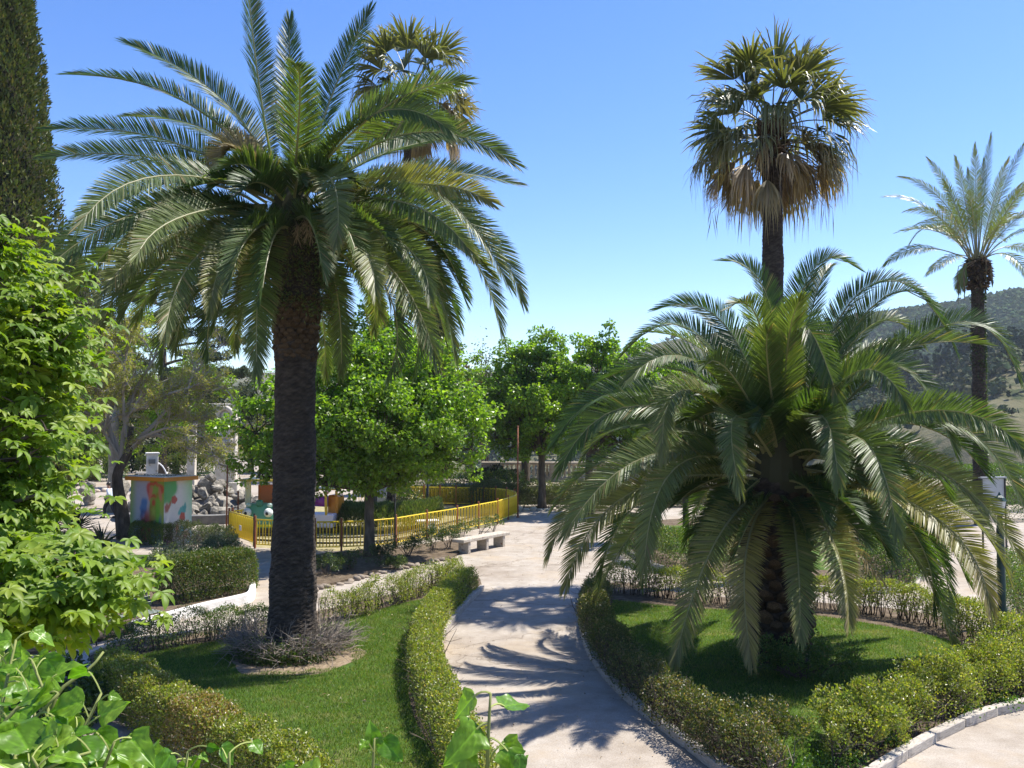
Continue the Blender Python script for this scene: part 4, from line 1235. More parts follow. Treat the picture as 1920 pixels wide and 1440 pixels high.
shrub('biggest loose glossy bush standing before the low palm lawn', G(1612, 1408), (.56, .5, .80), 6500, .042, group=ROUND)
shrub('slim loose bush behind the kerb beside the biggest loose bush', G(1690, 1375), (.36, .34, .75), 2600, .042, group=ROUND)
shrub('round bush between the slim bush and the tall end bushes', G(1752, 1340), (.55, .5, .85), 5200, .040, group=ROUND)
shrub('tall yellowing bush at the frame edge by the kerb', G(1850, 1305), (.7, .55, .8), 7500, .040, group=ROUND)
shrub('yellowing bush next along the kerb after the tall yellowing one', G(1945, 1285), (.65, .55, .85), 6000, .040, group=ROUND)
shrub('dark loose bush at the bottom of the low palm lawn', G(1400, 1432), (.65, .5, .75), 6000, .038, cols=[(0.06, 0.085, 0.02), (0.10, 0.11, 0.03), (0.2, 0.16, 0.07), (0.25, 0.2, 0.12)], w=[.45, .3, .15, .1], group=ROUND)
shrub('low dark bush in front of the low palm trunk', G(1495, 1278), (1.0, .6, .6), 7500, .045, cols=DEEP, w=DEEP_W)
mbg = MB()
for (x, y, r) in ((1560, 1432, .35), (1660, 1392, .22), (1800, 1332, .3), (1880, 1318, .3), (1590, 1425, .2), (1480, 1440, .3)):
    c = G(x, y, .08)
    n = 320
    p = c + np.c_[rng.normal(size=(n, 2)) * r * .5, np.abs(rng.normal(size=n)) * .06]
    mbg.leaves(p, nrm(rng.normal(size=(n, 3)) + [0, 0, .8]), rsph(n), rng.uniform(.03, .06, n), .04, pal(n, [(.05, .12, .02), (.08, .15, .03)]))
mbg.build('weeds', M_HEDGE, kind='stuff', label='fresh green weeds along the front kerb of the low palm island')
# clipped blocks of the island behind
hedge('square clipped hedge at the path end of the island behind the low palm', Gs([(1178, 1018), (1222, 1052), (1290, 1066), (1380, 1078)], .07), 1.5, 1.15, 32000, .05, cols=DEEP, w=DEEP_W, leggy=.03, uneven=.05, stems=6)
hedge('high clipped hedge block beside the side path', Gs([(1600, 1100), (1660, 1098), (1700, 1080), (1752, 1048)], .07), 1.1, 1.55, 32000, .05, cols=DEEP, w=DEEP_W, leggy=.03, uneven=.05, stems=6)
sheet('lawn', Gs([(1240, 1030), (1400, 1060), (1600, 1072), (1640, 1040), (1700, 1015), (1600, 1000), (1400, 985), (1250, 985)], .076), .076, M_LAWN, label='mown lawn inside the clipped hedges behind the low palm')
hedge('thick hedge along the inner side of that lawn', Gs([(1300, 992), (1450, 1000), (1600, 1008)], .07), 1.2, 1.0, 15000, .06, cols=DEEP, w=DEEP_W, leggy=.03, uneven=.06, stems=4)
hedge('dark low hedge past the green lamp post', Gs([(1900, 1085), (1930, 1150), (1985, 1215)], .0), .9, .9, 14000, .045, cols=DEEP, w=DEEP_W, leggy=.05, uneven=.08, stems=10, z0=0)
slab('soil', Gs([(1880, 1080), (1915, 1160), (1960, 1240), (2200, 1240), (2100, 1060)]), 0, .06, M_SOIL, label='soil of the bed past the green lamp post')
hedge('tall bright clipped hedge far behind beside the slim palm', np.array([P(1560, 885, 49), P(1700, 885, 49), P(1850, 885, 49), P(2000, 885, 49), P(2150, 885, 49)]) * [1, 1, 0], 1.6, 2.4, 22000, .09, cols=[(.06, .12, .02), (.09, .15, .025)], w=[.6, .4], leggy=.02, uneven=.03, stems=0)
hedge('second clipped hedge standing before the tall bright one', np.array([P(1580, 900, 44), P(1750, 900, 44), P(1900, 900, 44), P(2100, 900, 44)]) * [1, 1, 0], 1.8, 1.45, 20000, .08, cols=[(.05, .10, .018), (.085, .12, .03)], w=[.6, .4], leggy=.02, uneven=.03, stems=0)
hedge('grey green clipped hedge at the far end of the main path', Gs([(962, 950), (1040, 951), (1110, 951), (1230, 950), (1330, 948)]), 1.0, .92, 22000, .07, cols=[(.09, .115, .05), (.14, .15, .08), (.19, .18, .11)], w=[.4, .4, .2], leggy=.04, uneven=.05, stems=6, z0=0)
hedge('second grey green hedge row below the balustrade', np.array([P(880, 900, 51.2), P(1000, 900, 51.2), P(1140, 900, 51.2), P(1300, 900, 51.2)]) * [1, 1, 0], 1.0, 1.35, 22000, .08, cols=[(.07, .10, .04), (.12, .14, .07), (.17, .17, .10)], w=[.5, .35, .15], leggy=.04, uneven=.14, stems=5, z0=0)
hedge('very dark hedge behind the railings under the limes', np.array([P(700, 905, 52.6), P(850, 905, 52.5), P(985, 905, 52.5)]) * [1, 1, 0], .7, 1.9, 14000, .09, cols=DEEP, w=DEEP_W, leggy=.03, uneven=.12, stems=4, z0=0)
# the bed with the white kerb and the hedges near the kiosk
hedge('clipped green hedge block above the low white kerb wall', Gs([(296, 1132), (360, 1122), (430, 1108), (462, 1098)], .07), 1.15, 1.12, 42000, .04, cols=[(0.05, 0.09, 0.018), (0.08, 0.12, 0.025), (0.12, 0.125, 0.045), (0.2, 0.15, 0.08)], w=[.36, .36, .2, .08], leggy=.04, uneven=.05, stems=16)
hedge('dark hedge stub in front of the kiosk', Gs([(246, 1020), (285, 1022), (318, 1024)]), .8, .85, 9000, .045, cols=DEEP, w=DEEP_W, leggy=.1, uneven=.12, stems=14, z0=.0)
hedge('small greyish hedge beside the kiosk corner', Gs([(322, 1022), (360, 1026), (400, 1032), (436, 1042)]), .8, .85, 11000, .045, cols=[(.05, .075, .03), (.09, .11, .05), (.15, .14, .09)], w=[.5, .35, .15], leggy=.2, uneven=.16, stems=20, z0=.0)
shrub('silvery grey low bush above the clipped hedge block', G(330, 1062), (.9, .6, .6), 5000, .05, cols=[(.14, .17, .12), (.20, .22, .16), (.10, .13, .08)], w=[.4, .3, .3])
shrub('silvery bush at the tip of the small greyish hedge', G(410, 1054), (.7, .5, .7), 4000, .05, cols=[(.14, .17, .12), (.20, .22, .16), (.06, .09, .04)], w=[.3, .3, .4])
sheet('lawn', Gs([(240, 1040), (330, 1040), (440, 1052), (430, 1068), (300, 1066), (220, 1060)], .076), .076, M_LAWN, label='small lawn strip between the kiosk hedges')
# rose bushes and low planting under the lime
RB = 'low rose bushes in the shaded bed under the lime'
for (x, y, r, h, lb) in ((612, 1082, .6, .55, 'low dark bush beside the tall palm trunk in the shaded bed'), (655, 1072, .6, .6, 'low dark bush in the shaded bed before the lime trunk'), (710, 1058, .55, .7, 'dark rose bush just past the lime trunk'), (765, 1046, .55, .75, 'rose bush midway between lime trunk and stone bench'), (812, 1038, .5, .9, 'taller rose bush near the stone bench'), (842, 1032, .4, .85, 'thin rose bush touching the stone bench'), (740, 1070, .5, .4, 'low ground bush at the stone edging of the rose bed')):
    shrub(lb, G(x, y), (r, r * .8, h), 1700, .05, cols=[(.035, .06, .02), (.06, .09, .03), (.10, .12, .05)], w=[.5, .35, .15], clumps=16, stems=10, group=RB)
for (x, y, h, lb) in ((868, 1012, .7, 'small sapling directly behind the stone bench'), (900, 1004, .8, 'thin sapling behind the middle of the stone bench'), (925, 997, .75, 'thin sapling behind the far end of the stone bench')):
    shrub(lb, G(x, y), (.42, .3, h), 420, .06, cols=[(.06, .09, .03), (.10, .13, .05)], w=[.5, .5], clumps=9, stems=6, group='thin saplings behind the stone bench', z0=0, name='sapling', cat='plant')
# rosemary mound inside the railings
root = thing('rosemary_bush', 'long clipped rosemary mound inside the yellow railings', 'bush', np.r_[G(725, 993)[:2], 0])
cl = Gs([(628, 990), (690, 995), (770, 992), (822, 982)])
n = 30000
s = rng.uniform(0, 1, n)
c = smoothline(cl, 50)
cc = np.stack([np.interp(s, np.linspace(0, 1, 50), c[:, k]) for k in range(3)], 1)
lat = rng.uniform(-1, 1, n)
r_ = 1.5 * np.sqrt(np.clip(1 - (2 * s - 1) ** 4, .2, 1))
zz = np.sqrt(np.clip(1 - lat ** 4, 0, 1)) * 1.08 * (1 + .08 * wob(s * 25, 3)) * rng.uniform(.25, 1, n) ** .35
p = cc + np.c_[lat * 0.2, lat * r_, zz]
d = nrm(np.c_[rng.normal(size=(n, 2)) * .35, np.full(n, 1.0)] + np.c_[0 * lat, lat * .5, 0 * lat])
MB().leaves(p, d, rsph(n), rng.uniform(.12, .25, n), .03, pal(n, [(.05, .085, .03), (.075, .11, .04), (.12, .14, .07)])).build('foliage', M_HEDGE, root, kind='stuff')

# ------------------------------------------------------------------ broadleaf trees
def bend(a, b, sag=0.15, n=7):
    t = np.linspace(0, 1, n)[:, None]
    m = (a + b) / 2 + np.array([0, 0, np.linalg.norm(b - a) * sag]) + rng.normal(size=3) * np.linalg.norm(b - a) * .06
    return (1 - t) ** 2 * a + 2 * t * (1 - t) * m + t ** 2 * b
def blob_tree(name, label, base, fork_z, r_trunk, blobs, n, leaf, cols, w=None, sub=12, subr=.25, mat=None, group=None, cat='tree', hang=.25, flat=.0, trunkmat=None, spread=1.08, rat=.85, lean=(0, 0)):
    """blobs: (centre, radius) lobes of the crown; each is broken into leafy sprays with gaps between"""
    base = np.asarray(base, float)
    root = thing(name, label, cat, base, group)
    fork = base + np.array([lean[0], lean[1], fork_z])
    mb = MB()
    tz = np.linspace(0, 1, 9)[:, None]
    tr = base + (fork - base) * tz + np.c_[.05 * wob(tz[:, 0] * 3, 2), .05 * wob(tz[:, 0] * 3, 5), 0 * tz[:, 0]] * tz
    mb.tube(tr, r_trunk * (1.35 - .5 * np.linspace(0, 1, 9) ** .5), 12, (1, 1, 1))
    mb.build('trunk', trunkmat or M_BARK, root, smooth=True)
    lb = MB()
    sc_all, sr_all = [], []
    vol = np.array([b[1] ** 2 for b in blobs], float)
    for (c, r) in blobs:
        c = np.asarray(c, float)
        r3 = np.broadcast_to(np.asarray(r, float), (3,))
        lb.tube(bend(fork - [0, 0, .05], c - [0, 0, r3[2] * .2]), np.linspace(r_trunk * .5, .03, 7), 6, (1, 1, 1), cap=False)
        k = max(5, int(sub * (np.mean(r3)) ** 1.4))
        d = rsph(k)
        d[:, 2] = d[:, 2] * .9 + .08
        q = c + d * r3 * rng.uniform(.5, spread, (k, 1)) * np.where(rng.uniform(size=(k, 1)) < .22, 1.22, 1.0)
        for e in q[::2]:
            lb.tube(bend(c - [0, 0, r3[2] * .2], e, .08, 4), np.linspace(.03, .008, 4), 3, (1, 1, 1), cap=False)
        sc_all.append(q)
        sr_all.append(np.full(k, np.mean(r3) * subr) * rng.uniform(.7, 1.35, k))
    lb.build('limb', trunkmat or M_BARK, root, smooth=True, kind='stuff')
    sc, sr = np.vstack(sc_all), np.concatenate(sr_all)
    pr = sr ** 2 / (sr ** 2).sum()
    i = rng.choice(len(sc), n, p=pr)
    d = rsph(n)
    d[:, 2] *= .75 if not flat else flat
    p = sc[i] + d * (sr[i] * rng.uniform(.15, 1.05, n) ** .5)[:, None]
    dr = nrm(d * .8 + rng.normal(size=(n, 3)) * .6 + [0, 0, -hang])
    nn = nrm(np.array([0, 0, 1.0]) * .9 + d * .5 + rng.normal(size=(n, 3)) * .55)
    l = leaf * rng.uniform(.65, 1.25, n)
    tint = rng.uniform(.85, 1.18, (len(sc), 1))
    MB().leaves(p, dr, nn, l, l * rat, pal(n, cols, w) * tint[i], fold=.18, curl=.12).build('crown', mat or M_LIME, root, kind=None)
    return root
def PB(lst, y):
    """lobes given as (px, py, radius px[, depth offset]) at distance y"""
    out = []
    for b in lst:
        dy = b[3] if len(b) > 3 else 0
        out.append((P(b[0], b[1], y + dy), b[2] / F * (y + dy)))
    return out
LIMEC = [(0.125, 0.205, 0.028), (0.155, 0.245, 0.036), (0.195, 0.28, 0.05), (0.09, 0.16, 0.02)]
LG = 'lime trees in full fresh leaf along the park'
b = G(692, 1046)
blob_tree('lime_tree', 'broad glossy green lime tree rising from the shaded bed in front of the railings', [b[0], b[1], 0], 2.3, .17,
    PB([(690, 760, 95), (600, 770, 80, -.5), (790, 770, 90), (860, 790, 62, .5), (650, 700, 70), (740, 690, 80, .5), (820, 700, 60), (690, 850, 75, -1), (610, 850, 60), (770, 860, 65, -.5), (850, 850, 55), (480, 800, 62, .5), (530, 860, 60, -.5), (470, 855, 45), (540, 740, 60, .5), (720, 800, 90, -1.8), (640, 800, 80, -1.6), (800, 820, 70, -1.3), (885, 835, 34), (690, 780, 80, 1.8), (780, 800, 70, 1.6), (600, 800, 70, 1.6), (690, 895, 48, -.8), (760, 895, 40), (610, 890, 42, -.5), (650, 890, 40, .7), (830, 880, 36), (485, 888, 34, -.3), (540, 900, 32, -.5), (590, 905, 32, -.4), (625, 908, 26, -.6)], b[1]), 52000, .14, LIMEC, [.4, .34, .16, .1], sub=24, group=LG)
b = P(700, 925, 41)
blob_tree('lime_tree', 'taller lighter lime tree showing above the broad one', [b[0], b[1], 0], 4.0, .16,
    PB([(690, 640, 55), (640, 650, 40), (740, 630, 55), (700, 600, 40), (660, 690, 50), (760, 680, 60), (820, 680, 52), (860, 690, 38), (720, 720, 60), (650, 610, 30), (800, 720, 50), (700, 570, 28)], 41), 22000, .14, [(0.11, 0.19, 0.022), (0.15, 0.235, 0.032), (0.08, 0.14, 0.018)], sub=20, group=LG)
b = P(1016, 935, 50.5)
blob_tree('lime_tree', 'rounded lime tree whose trunk stands behind the far clipped hedge', [b[0], b[1], 0], 3.2, .2,
    PB([(985, 700, 62), (940, 730, 48), (1030, 690, 60), (1000, 760, 62, -1), (950, 780, 45), (1050, 750, 60), (1000, 670, 40), (1030, 800, 48, -1), (975, 810, 40), (925, 700, 28), (960, 660, 30), (1060, 690, 42), (1010, 740, 60, 2), (940, 790, 40, 1), (1075, 790, 40), (960, 830, 40), (1015, 835, 40), (930, 815, 34), (1060, 825, 36), (905, 745, 30)], 50.5), 34000, .17, LIMEC, [.35, .34, .21, .1], sub=15, group=LG)
b = P(985, 905, 54)
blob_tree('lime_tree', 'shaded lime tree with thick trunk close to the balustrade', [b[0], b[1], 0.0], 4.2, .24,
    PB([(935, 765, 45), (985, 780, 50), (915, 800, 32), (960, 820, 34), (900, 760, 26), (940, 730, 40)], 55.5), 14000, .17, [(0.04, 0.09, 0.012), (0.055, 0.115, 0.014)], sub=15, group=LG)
b = P(1105, 935, 46.5)
blob_tree('lime_tree', 'lime tree half hidden by the arching fronds of the low palm', [b[0], b[1], 0], 3.0, .19,
    PB([(1120, 690, 58), (1080, 720, 50), (1170, 700, 58), (1220, 720, 52), (1120, 760, 60), (1180, 770, 58), (1240, 760, 45), (1110, 660, 36), (1140, 640, 30), (1090, 800, 48), (1160, 820, 50), (1220, 810, 45), (1255, 700, 28), (1150, 740, 60, 2), (1120, 840, 30), (1200, 850, 34)], 46.5), 32000, .16, LIMEC, [.35, .34, .21, .1], sub=15, group=LG)
b = P(1285, 935, 35.5)
blob_tree('lime_tree', 'small lime tree almost wholly screened by the low palm crown', [b[0], b[1], 0], 2.6, .12,
    PB([(1270, 770, 60), (1240, 800, 50), (1310, 790, 60), (1280, 830, 50), (1340, 800, 50), (1290, 720, 40), (1350, 750, 50)], 35.5), 14000, .14, LIMEC, [.35, .34, .21, .1], sub=12, group=LG)
blob_tree('judas_tree', 'small dull pink blossoming tree between the two groups of limes', [P(885, 900, 62)[0], 62, 0], 4.2, .12,
    PB([(884, 720, 26), (892, 745, 24), (875, 745, 22), (888, 700, 14)], 62), 4500, .16, [(.19, .10, .10), (.24, .14, .13), (.12, .10, .06)], sub=9)
b = P(910, 900, 58)
mb = MB()
root = thing('sapling', 'spindly bare topped young tree poking up beside the rounded lime', 'tree', [b[0], b[1], 0])
for k in range(9):
    t = P(900 + rng.uniform(-10, 22), 648 + rng.uniform(0, 50), 58)
    mb.tube(bend(np.array([b[0], b[1], .5]), t, 0, 8), np.linspace(.05, .012, 8), 4, (.10, .08, .06))
mb.build('trunk', M_TWIG, root)
n = 500
t = np.array([P(905 + rng.normal() * 14, 690 + rng.normal() * 25, 58 + rng.normal()) for _ in range(n)])
MB().leaves(t, rsph(n), rsph(n), .16, .10, pal(n, [(.06, .08, .03)])).build('crown', M_LIME, root)

# ------------------------------------------------------------------ twiggy tree behind the kiosk hedge
def twig_tree(name, label, base, trunk_pts, radii, limbs, levels, col, leafcol, nleaf, leaf, group=None):
    root = thing(name, label, 'tree', base, group)
    mb = MB()
    mb.tube(smoothline(trunk_pts, 14), np.interp(np.linspace(0, 1, 14), np.linspace(0, 1, len(radii)), radii), 10, (1, 1, 1))
    mb.build('trunk', M_BARK, root, smooth=True)
    segs = []
    tips = []
    lm = MB()
    def grow(a, d, L, r, lev):
        n = 5
        pts = [a]
        dd = d.copy()
        for _ in range(n):
            dd = nrm(dd + rng.normal(size=3) * .16 + np.array([0, 0, .03]))
            pts.append(pts[-1] + dd * L / n)
        pts = np.array(pts)
        lm.tube(pts, np.linspace(r, r * .55, n + 1), 5 if lev < 2 else 3, col * rng.uniform(.75, 1.3), cap=False)
        if lev >= levels:
            tips.append(pts[2:])
            return
        for k in range(rng.integers(4, 6)):
            i = rng.integers(2, n + 1)
            nd = nrm(dd + rng.normal(size=3) * .62 * np.array([1, 1, .75]))
            grow(pts[i], nd, L * rng.uniform(.5, .72), r * .52, lev + 1)
    for (pts, r) in limbs:
        p = smoothline(pts, 10)
        lm.tube(p, np.linspace(r, r * .45, 10), 7, col, cap=False)
        for k in range(13):
            i = rng.integers(3, 10)
            d = nrm(nrm(p[i] - p[i - 2]) + rng.normal(size=3) * .55)
            grow(p[i], d, rng.uniform(.8, 1.3), r * .38, 1)
    lm.build('limb', M_TWIG, root, kind='stuff')
    tp = np.vstack(tips)
    i = rng.integers(len(tp), size=nleaf)
    l = leaf * rng.uniform(.6, 1.3, nleaf)
    MB().leaves(tp[i] + rng.normal(size=(nleaf, 3)) * .05, rsph(nleaf), nrm(rsph(nleaf) + [0, 0, .6]), l, l * .6, pal(nleaf, leafcol)).build('crown', M_LIME, root)
    return root
D7 = G(232, 1012)[1]
TP = lambda x, y, dy=0: P(x, y, D7 + dy)
twig_tree('bare_tree', 'grey twiggy tree with only sparse new leaves standing before the graffiti kiosk', np.r_[TP(232, 1012)[:2], 0],
    [np.r_[TP(233, 1012)[:2], 0], TP(228, 960), TP(220, 890), TP(240, 850), TP(246, 800)], [.30, .27, .21, .17, .10],
    [([TP(222, 880), TP(205, 800), TP(190, 745), TP(165, 700)], .10), ([TP(225, 870), TP(240, 780), TP(300, 745, -.6), TP(380, 720, -1)], .10),
     ([TP(244, 845), TP(285, 815, .8), TP(340, 835, 1), TP(410, 870, 1)], .085), ([TP(230, 830), TP(250, 740, 1), TP(290, 670, 1.2), TP(300, 625, 1.4)], .09),
     ([TP(225, 860), TP(180, 790, -.5), TP(140, 760, -1)], .07), ([TP(244, 840), TP(300, 790, 0), TP(370, 780, -.3), TP(425, 790, -.4)], .08), ([TP(236, 820), TP(230, 720), TP(240, 650)], .08), ([TP(225, 850), TP(190, 760, .4), TP(180, 690, .5), TP(200, 640, .6)], .07), ([TP(244, 840), TP(320, 760, .8), TP(380, 680, 1), TP(400, 660, 1)], .07), ([TP(240, 830), TP(330, 800, -.8), TP(400, 830, -1)], .06)],
    3, np.array([.34, .295, .24]), [(.22, .23, .055), (.28, .27, .09), (.30, .25, .13)], 42000, .075)
b = P(212, 915, 48)
blob_tree('plane_tree', 'pale trunked leafy tree just behind the grey twiggy one', [b[0], b[1], 0], 5.2, .26,
    PB([(255, 630, 40), (250, 700, 50), (200, 740, 45), (310, 760, 48), (265, 590, 22), (360, 690, 34), (380, 740, 40), (420, 720, 26), (340, 800, 40), (200, 830, 42), (150, 840, 40), (120, 870, 34), (280, 830, 30)], 49), 15000, .15, [(.17, .25, .03), (.22, .29, .04), (.12, .19, .025)], sub=9, subr=.4,
    trunkmat=mat_surf('pale_bark', [(.18, .16, .12), (.26, .23, .18), (.36, .32, .26)], 3, .9, .5, 12, .1))

# ------------------------------------------------------------------ dark evergreens
def cypress(label, base, h, r, n, leaf=.16, group=None, shape=.35, cone=None):
    base = np.asarray(base, float)
    root = thing('cypress_tree', label, 'tree', base, group)
    MB().tube(np.array([base, base + [0, 0, h * .5], base + [0, 0, h * .96]]), [r * .16, r * .1, .02], 8, (1, 1, 1)).build('trunk', M_BARK, root, smooth=True)
    def prof_(v):
        if cone:
            return np.clip(1 - v ** cone, .01, 1) * np.clip(v * 8 + .3, 0, 1)
        return np.clip(np.sin(np.pi * np.clip(v * .88 + .10, 0, 1)) ** shape, .02, 1) * np.clip((1 - v) * 3.2, 0, 1) ** .7
    co = np.linspace(.02, .97, 40)
    pr0 = prof_(co)
    MB()._lathe(base, np.stack([r * .80 * pr0, co * h], 1), 18, (.028, .026, .012)).build('inner_twigs', M_TWIG, root, smooth=True)
    u = rng.uniform(0.02, 1, n) ** .9
    a = rng.uniform(0, 2 * math.pi, n)
    prof = prof_(u)
    q = np.stack([a * r * 1.0, u * h, 0 * a], 1)
    lump = 1 + .10 * wob(a * 3 + u * h * .8, 2) + .10 * wob(u * h * 1.3 + np.sin(a * 2) * 2, 5) + .07 * wob(a * 7 + u * h * 2.1, 8)
    rad = r * prof * lump * (1 - np.minimum(rng.exponential(.07, n), .6))
    p = base + np.stack([rad * np.cos(a), rad * np.sin(a), u * h], 1)
    o = np.stack([np.cos(a), np.sin(a), 0 * a], 1)
    d = nrm(o * .7 + [0, 0, 1.0] + rng.normal(size=(n, 3)) * .45)
    MB().leaves(p, d, nrm(o + rng.normal(size=(n, 3)) * .6), leaf * rng.uniform(.6, 1.4, n), leaf * .42, pal(n, [(.075, .10, .026), (.10, .125, .032), (.145, .155, .045), (.19, .16, .06)], [.36, .36, .2, .08])).build('crown', M_DARKLEAF, root)
    return root
b = P(0, 900, 34.0)
cypress('huge dark cypress column behind the bright chestnut leaves', [P(-8, 300, 34)[0], 34, 0], 27.0, 3.2, 66000, .20, cone=1.5)
cypress('slim dark cypress column seen behind the drooping fronds of the tall palm', [P(820, 700, 62)[0], 62, 0], 16.2, 1.15, 12000, .2)
cypress('dark cypress standing to the side of the cedar', [P(130, 700, 70)[0], 70, 0], 19, 2.6, 14000, .28)
def cedar(label, base, h, tiers, n, leaf=.2, cols=None):
    base = np.asarray(base, float)
    root = thing('cedar_tree', label, 'tree', base)
    MB().tube(np.array([base, base + [.1, 0, h * .5], base + [0, 0, h]]), [.45, .3, .06], 8, (1, 1, 1)).build('trunk', M_BARK, root, smooth=True)
    lm = MB()
    C, R_ = [], []
    for (c, r) in tiers:
        j = np.array([base[0], base[1], c[2] - .6])
        lm.tube(bend(j, c, .03, 5), [.14, .11, .08, .05, .03], 5, (1, 1, 1), cap=False)
        for k in range(16):
            C.append(c + np.array([rng.normal() * r * .48, rng.normal() * r * .48, rng.normal() * r * .10]))
            R_.append(r * rng.uniform(.18, .36))
    lm.build('limb', M_BARK, root, kind='stuff')
    C, R_ = np.array(C), np.array(R_)
    i = rng.choice(len(C), n, p=R_ ** 2 / (R_ ** 2).sum())
    d = rsph(n) * np.array([1, 1, .38])
    p = C[i] + d * (R_[i] * rng.uniform(.2, 1, n) ** .5)[:, None]
    MB().leaves(p, nrm(d + [0, 0, .5] + rng.normal(size=(n, 3)) * .5), nrm(rsph(n) + [0, 0, 1]), leaf * rng.uniform(.6, 1.3, n), leaf * .4, pal(n, cols or [(.045, .07, .04), (.065, .095, .055), (.09, .115, .07)])).build('crown', M_DARKLEAF, root)
Y = 68.0
cedar('dark blue green cedar with layered boughs behind the drooping palm fronds', [P(305, 700, Y)[0], Y, 0], P(305, 560, Y)[2], PB([(330, 575, 40), (400, 590, 45), (380, 625, 50), (430, 640, 45), (400, 670, 55), (440, 700, 40), (300, 600, 40), (360, 700, 50), (270, 640, 40), (420, 735, 45), (330, 740, 60), (250, 560, 40), (440, 585, 30)], Y), 26000, .26)
Y = 76.0
cedar('flat topped dark conifer further off behind the chestnut leaves', [P(180, 700, Y)[0], Y, 0], P(180, 480, Y)[2], PB([(200, 485, 55), (150, 520, 60), (230, 530, 50), (120, 580, 60), (200, 600, 60), (130, 660, 60), (230, 680, 60), (170, 640, 60)], Y), 24000, .3, [(.035, .05, .025), (.05, .07, .032), (.08, .085, .04)])
BG = 'dark trees closing the view across the park'
for (x, lb, lobes, y) in ((60, 'dark broad tree behind the chestnut at the park edge', [(60, 760, 70), (20, 820, 60), (110, 820, 60), (60, 690, 60), (-20, 760, 70), (100, 720, 50)], 82),
                      (330, 'dark spreading tree between the kiosk and the stone gate', [(330, 800, 60), (280, 830, 45), (390, 830, 45), (340, 760, 50), (300, 780, 50), (390, 780, 50), (360, 850, 30), (300, 860, 30)], 84),
                      (200, 'dark round tree beyond the shaded path', [(200, 800, 60), (150, 840, 40), (250, 840, 40), (200, 750, 50), (240, 780, 50), (140, 790, 50)], 88),
                      (470, 'dark tree behind the stone gate', [(470, 790, 50), (520, 770, 50), (440, 800, 40), (500, 830, 40), (560, 800, 50), (600, 780, 50), (470, 740, 40)], 90),
                      (640, 'dark tree mass behind the playground', [(640, 840, 50), (700, 850, 50), (760, 850, 50), (680, 800, 50), (740, 800, 50), (820, 850, 40)], 78)):
    blob_tree('park_tree', lb, [P(x, 860, y)[0], y, 0], 3.0, .3, PB(lobes, y), 13000, .3, [(.03, .05, .016), (.045, .07, .02), (.065, .09, .026)], sub=3.2, subr=.42, group=BG, mat=M_DARKLEAF)
hedge('dark hedge closing the far shaded path', np.array([P(-60, 890, 74), P(100, 890, 74), P(240, 890, 76)]) * [1, 1, 0], 2, 2.3, 14000, .14, cols=DEEP, w=DEEP_W, leggy=.02, uneven=.1, stems=0, z0=0)
hedge('bright low hedge beyond the kiosk roof', np.array([P(255, 880, 80), P(330, 880, 80), P(400, 880, 80)]) * [1, 1, 0], 1.6, 2.0, 9000, .14, cols=[(.07, .11, .025), (.10, .14, .03)], w=[.5, .5], leggy=.02, uneven=.08, stems=0, z0=0)

# ------------------------------------------------------------------ spiky yucca plants by the kiosk path
def yucca(label, c, n, L, tilt):
    c = np.asarray(c, float)
    root = thing('yucca', label, 'plant', np.r_[c[:2], 0], 'dark spiky yuccas before the shaded path')
    MB().tube(np.array([np.r_[c[:2], 0], np.r_[c[:2], c[2]]]), [.12, .09], 7, (.12, .09, .07)).build('stem', M_TWIG, root)
    for k in range(n):
        a, e = rng.uniform(0, 2 * math.pi), rng.uniform(-.25, 1.45)
        cv = free_frond(np.r_[c[:2], c[2] - rng.uniform(0, .3)], a, e, L * rng.uniform(.75, 1.1), .35 + .3 * (e < .4), 7)
        t = nrm(np.gradient(cv, axis=0))
        s = nrm(np.cross(t, [0, 0, 1.0]))
        u = np.cross(s, t)
        w = np.array([.035, .05, .052, .045, .035, .02, .002])[:, None]
        V = np.stack([cv - s * w + u * w * .5, cv, cv + s * w + u * w * .5], 1).reshape(-1, 3)
        i = np.arange(6)[:, None] * 3
        Q = np.vstack([i + [0, 1, 4, 3], i + [1, 2, 5, 4]])
        MB().add(V, Q=Q, col=np.array([.04, .06, .03]) * rng.uniform(.7, 1.4)).build('leaf', M_DARKLEAF, root)
    return root
yucca('tall dark spiky yucca at the edge of the shaded path', np.r_[G(140, 1025)[:2], .75], 85, 1.15, 0)
yucca('lower spreading yucca beside the twiggy tree trunk', np.r_[G(190, 1030)[:2], .25], 50, 1.0, 0)
yucca('yucca half hidden by the chestnut leaves', np.r_[G(95, 1020)[:2], .5], 50, 1.1, 0)

# ------------------------------------------------------------------ dry brushwood ring and ivy tuft at the tall palm's foot
root = thing('brushwood', 'ring of dry grey twigs and ivy heaped round the tall palm foot', 'brushwood', PALM1)
mb = MB()
for k in range(420):
    a = rng.uniform(0, 2 * math.pi)
    r0 = rng.uniform(.55, .95)
    b = np.array([PALM1[0] + math.cos(a) * r0, PALM1[1] - .1 + math.sin(a) * r0, .1 + rng.uniform(0, .25)])
    out = nrm(np.array([math.cos(a) + rng.normal() * .5, math.sin(a) + rng.normal() * .5, rng.uniform(.15, .9)]))
    L = rng.uniform(.3, .72)
    m = b + out * L * .55 + rng.normal(size=3) * .05
    e = b + nrm(out + rng.normal(size=3) * .25) * L
    c = np.array([.24, .20, .16]) * rng.uniform(.6, 1.35)
    mb.tube(np.array([b, m, e]), [.009, .007, .003], 4, c, cap=False)
    for j in range(3):
        f = m + (e - m) * rng.uniform(0, .8)
        mb.tube(np.array([f, f + nrm(out + rng.normal(size=3) * .6) * rng.uniform(.1, .3)]), [.005, .002], 3, c, cap=False)
mb.build('twig', M_TWIG, root, kind='stuff')
n = 3800
a = rng.normal(size=n) * .75 - 1.9
r0 = rng.uniform(.6, 1.15, n)
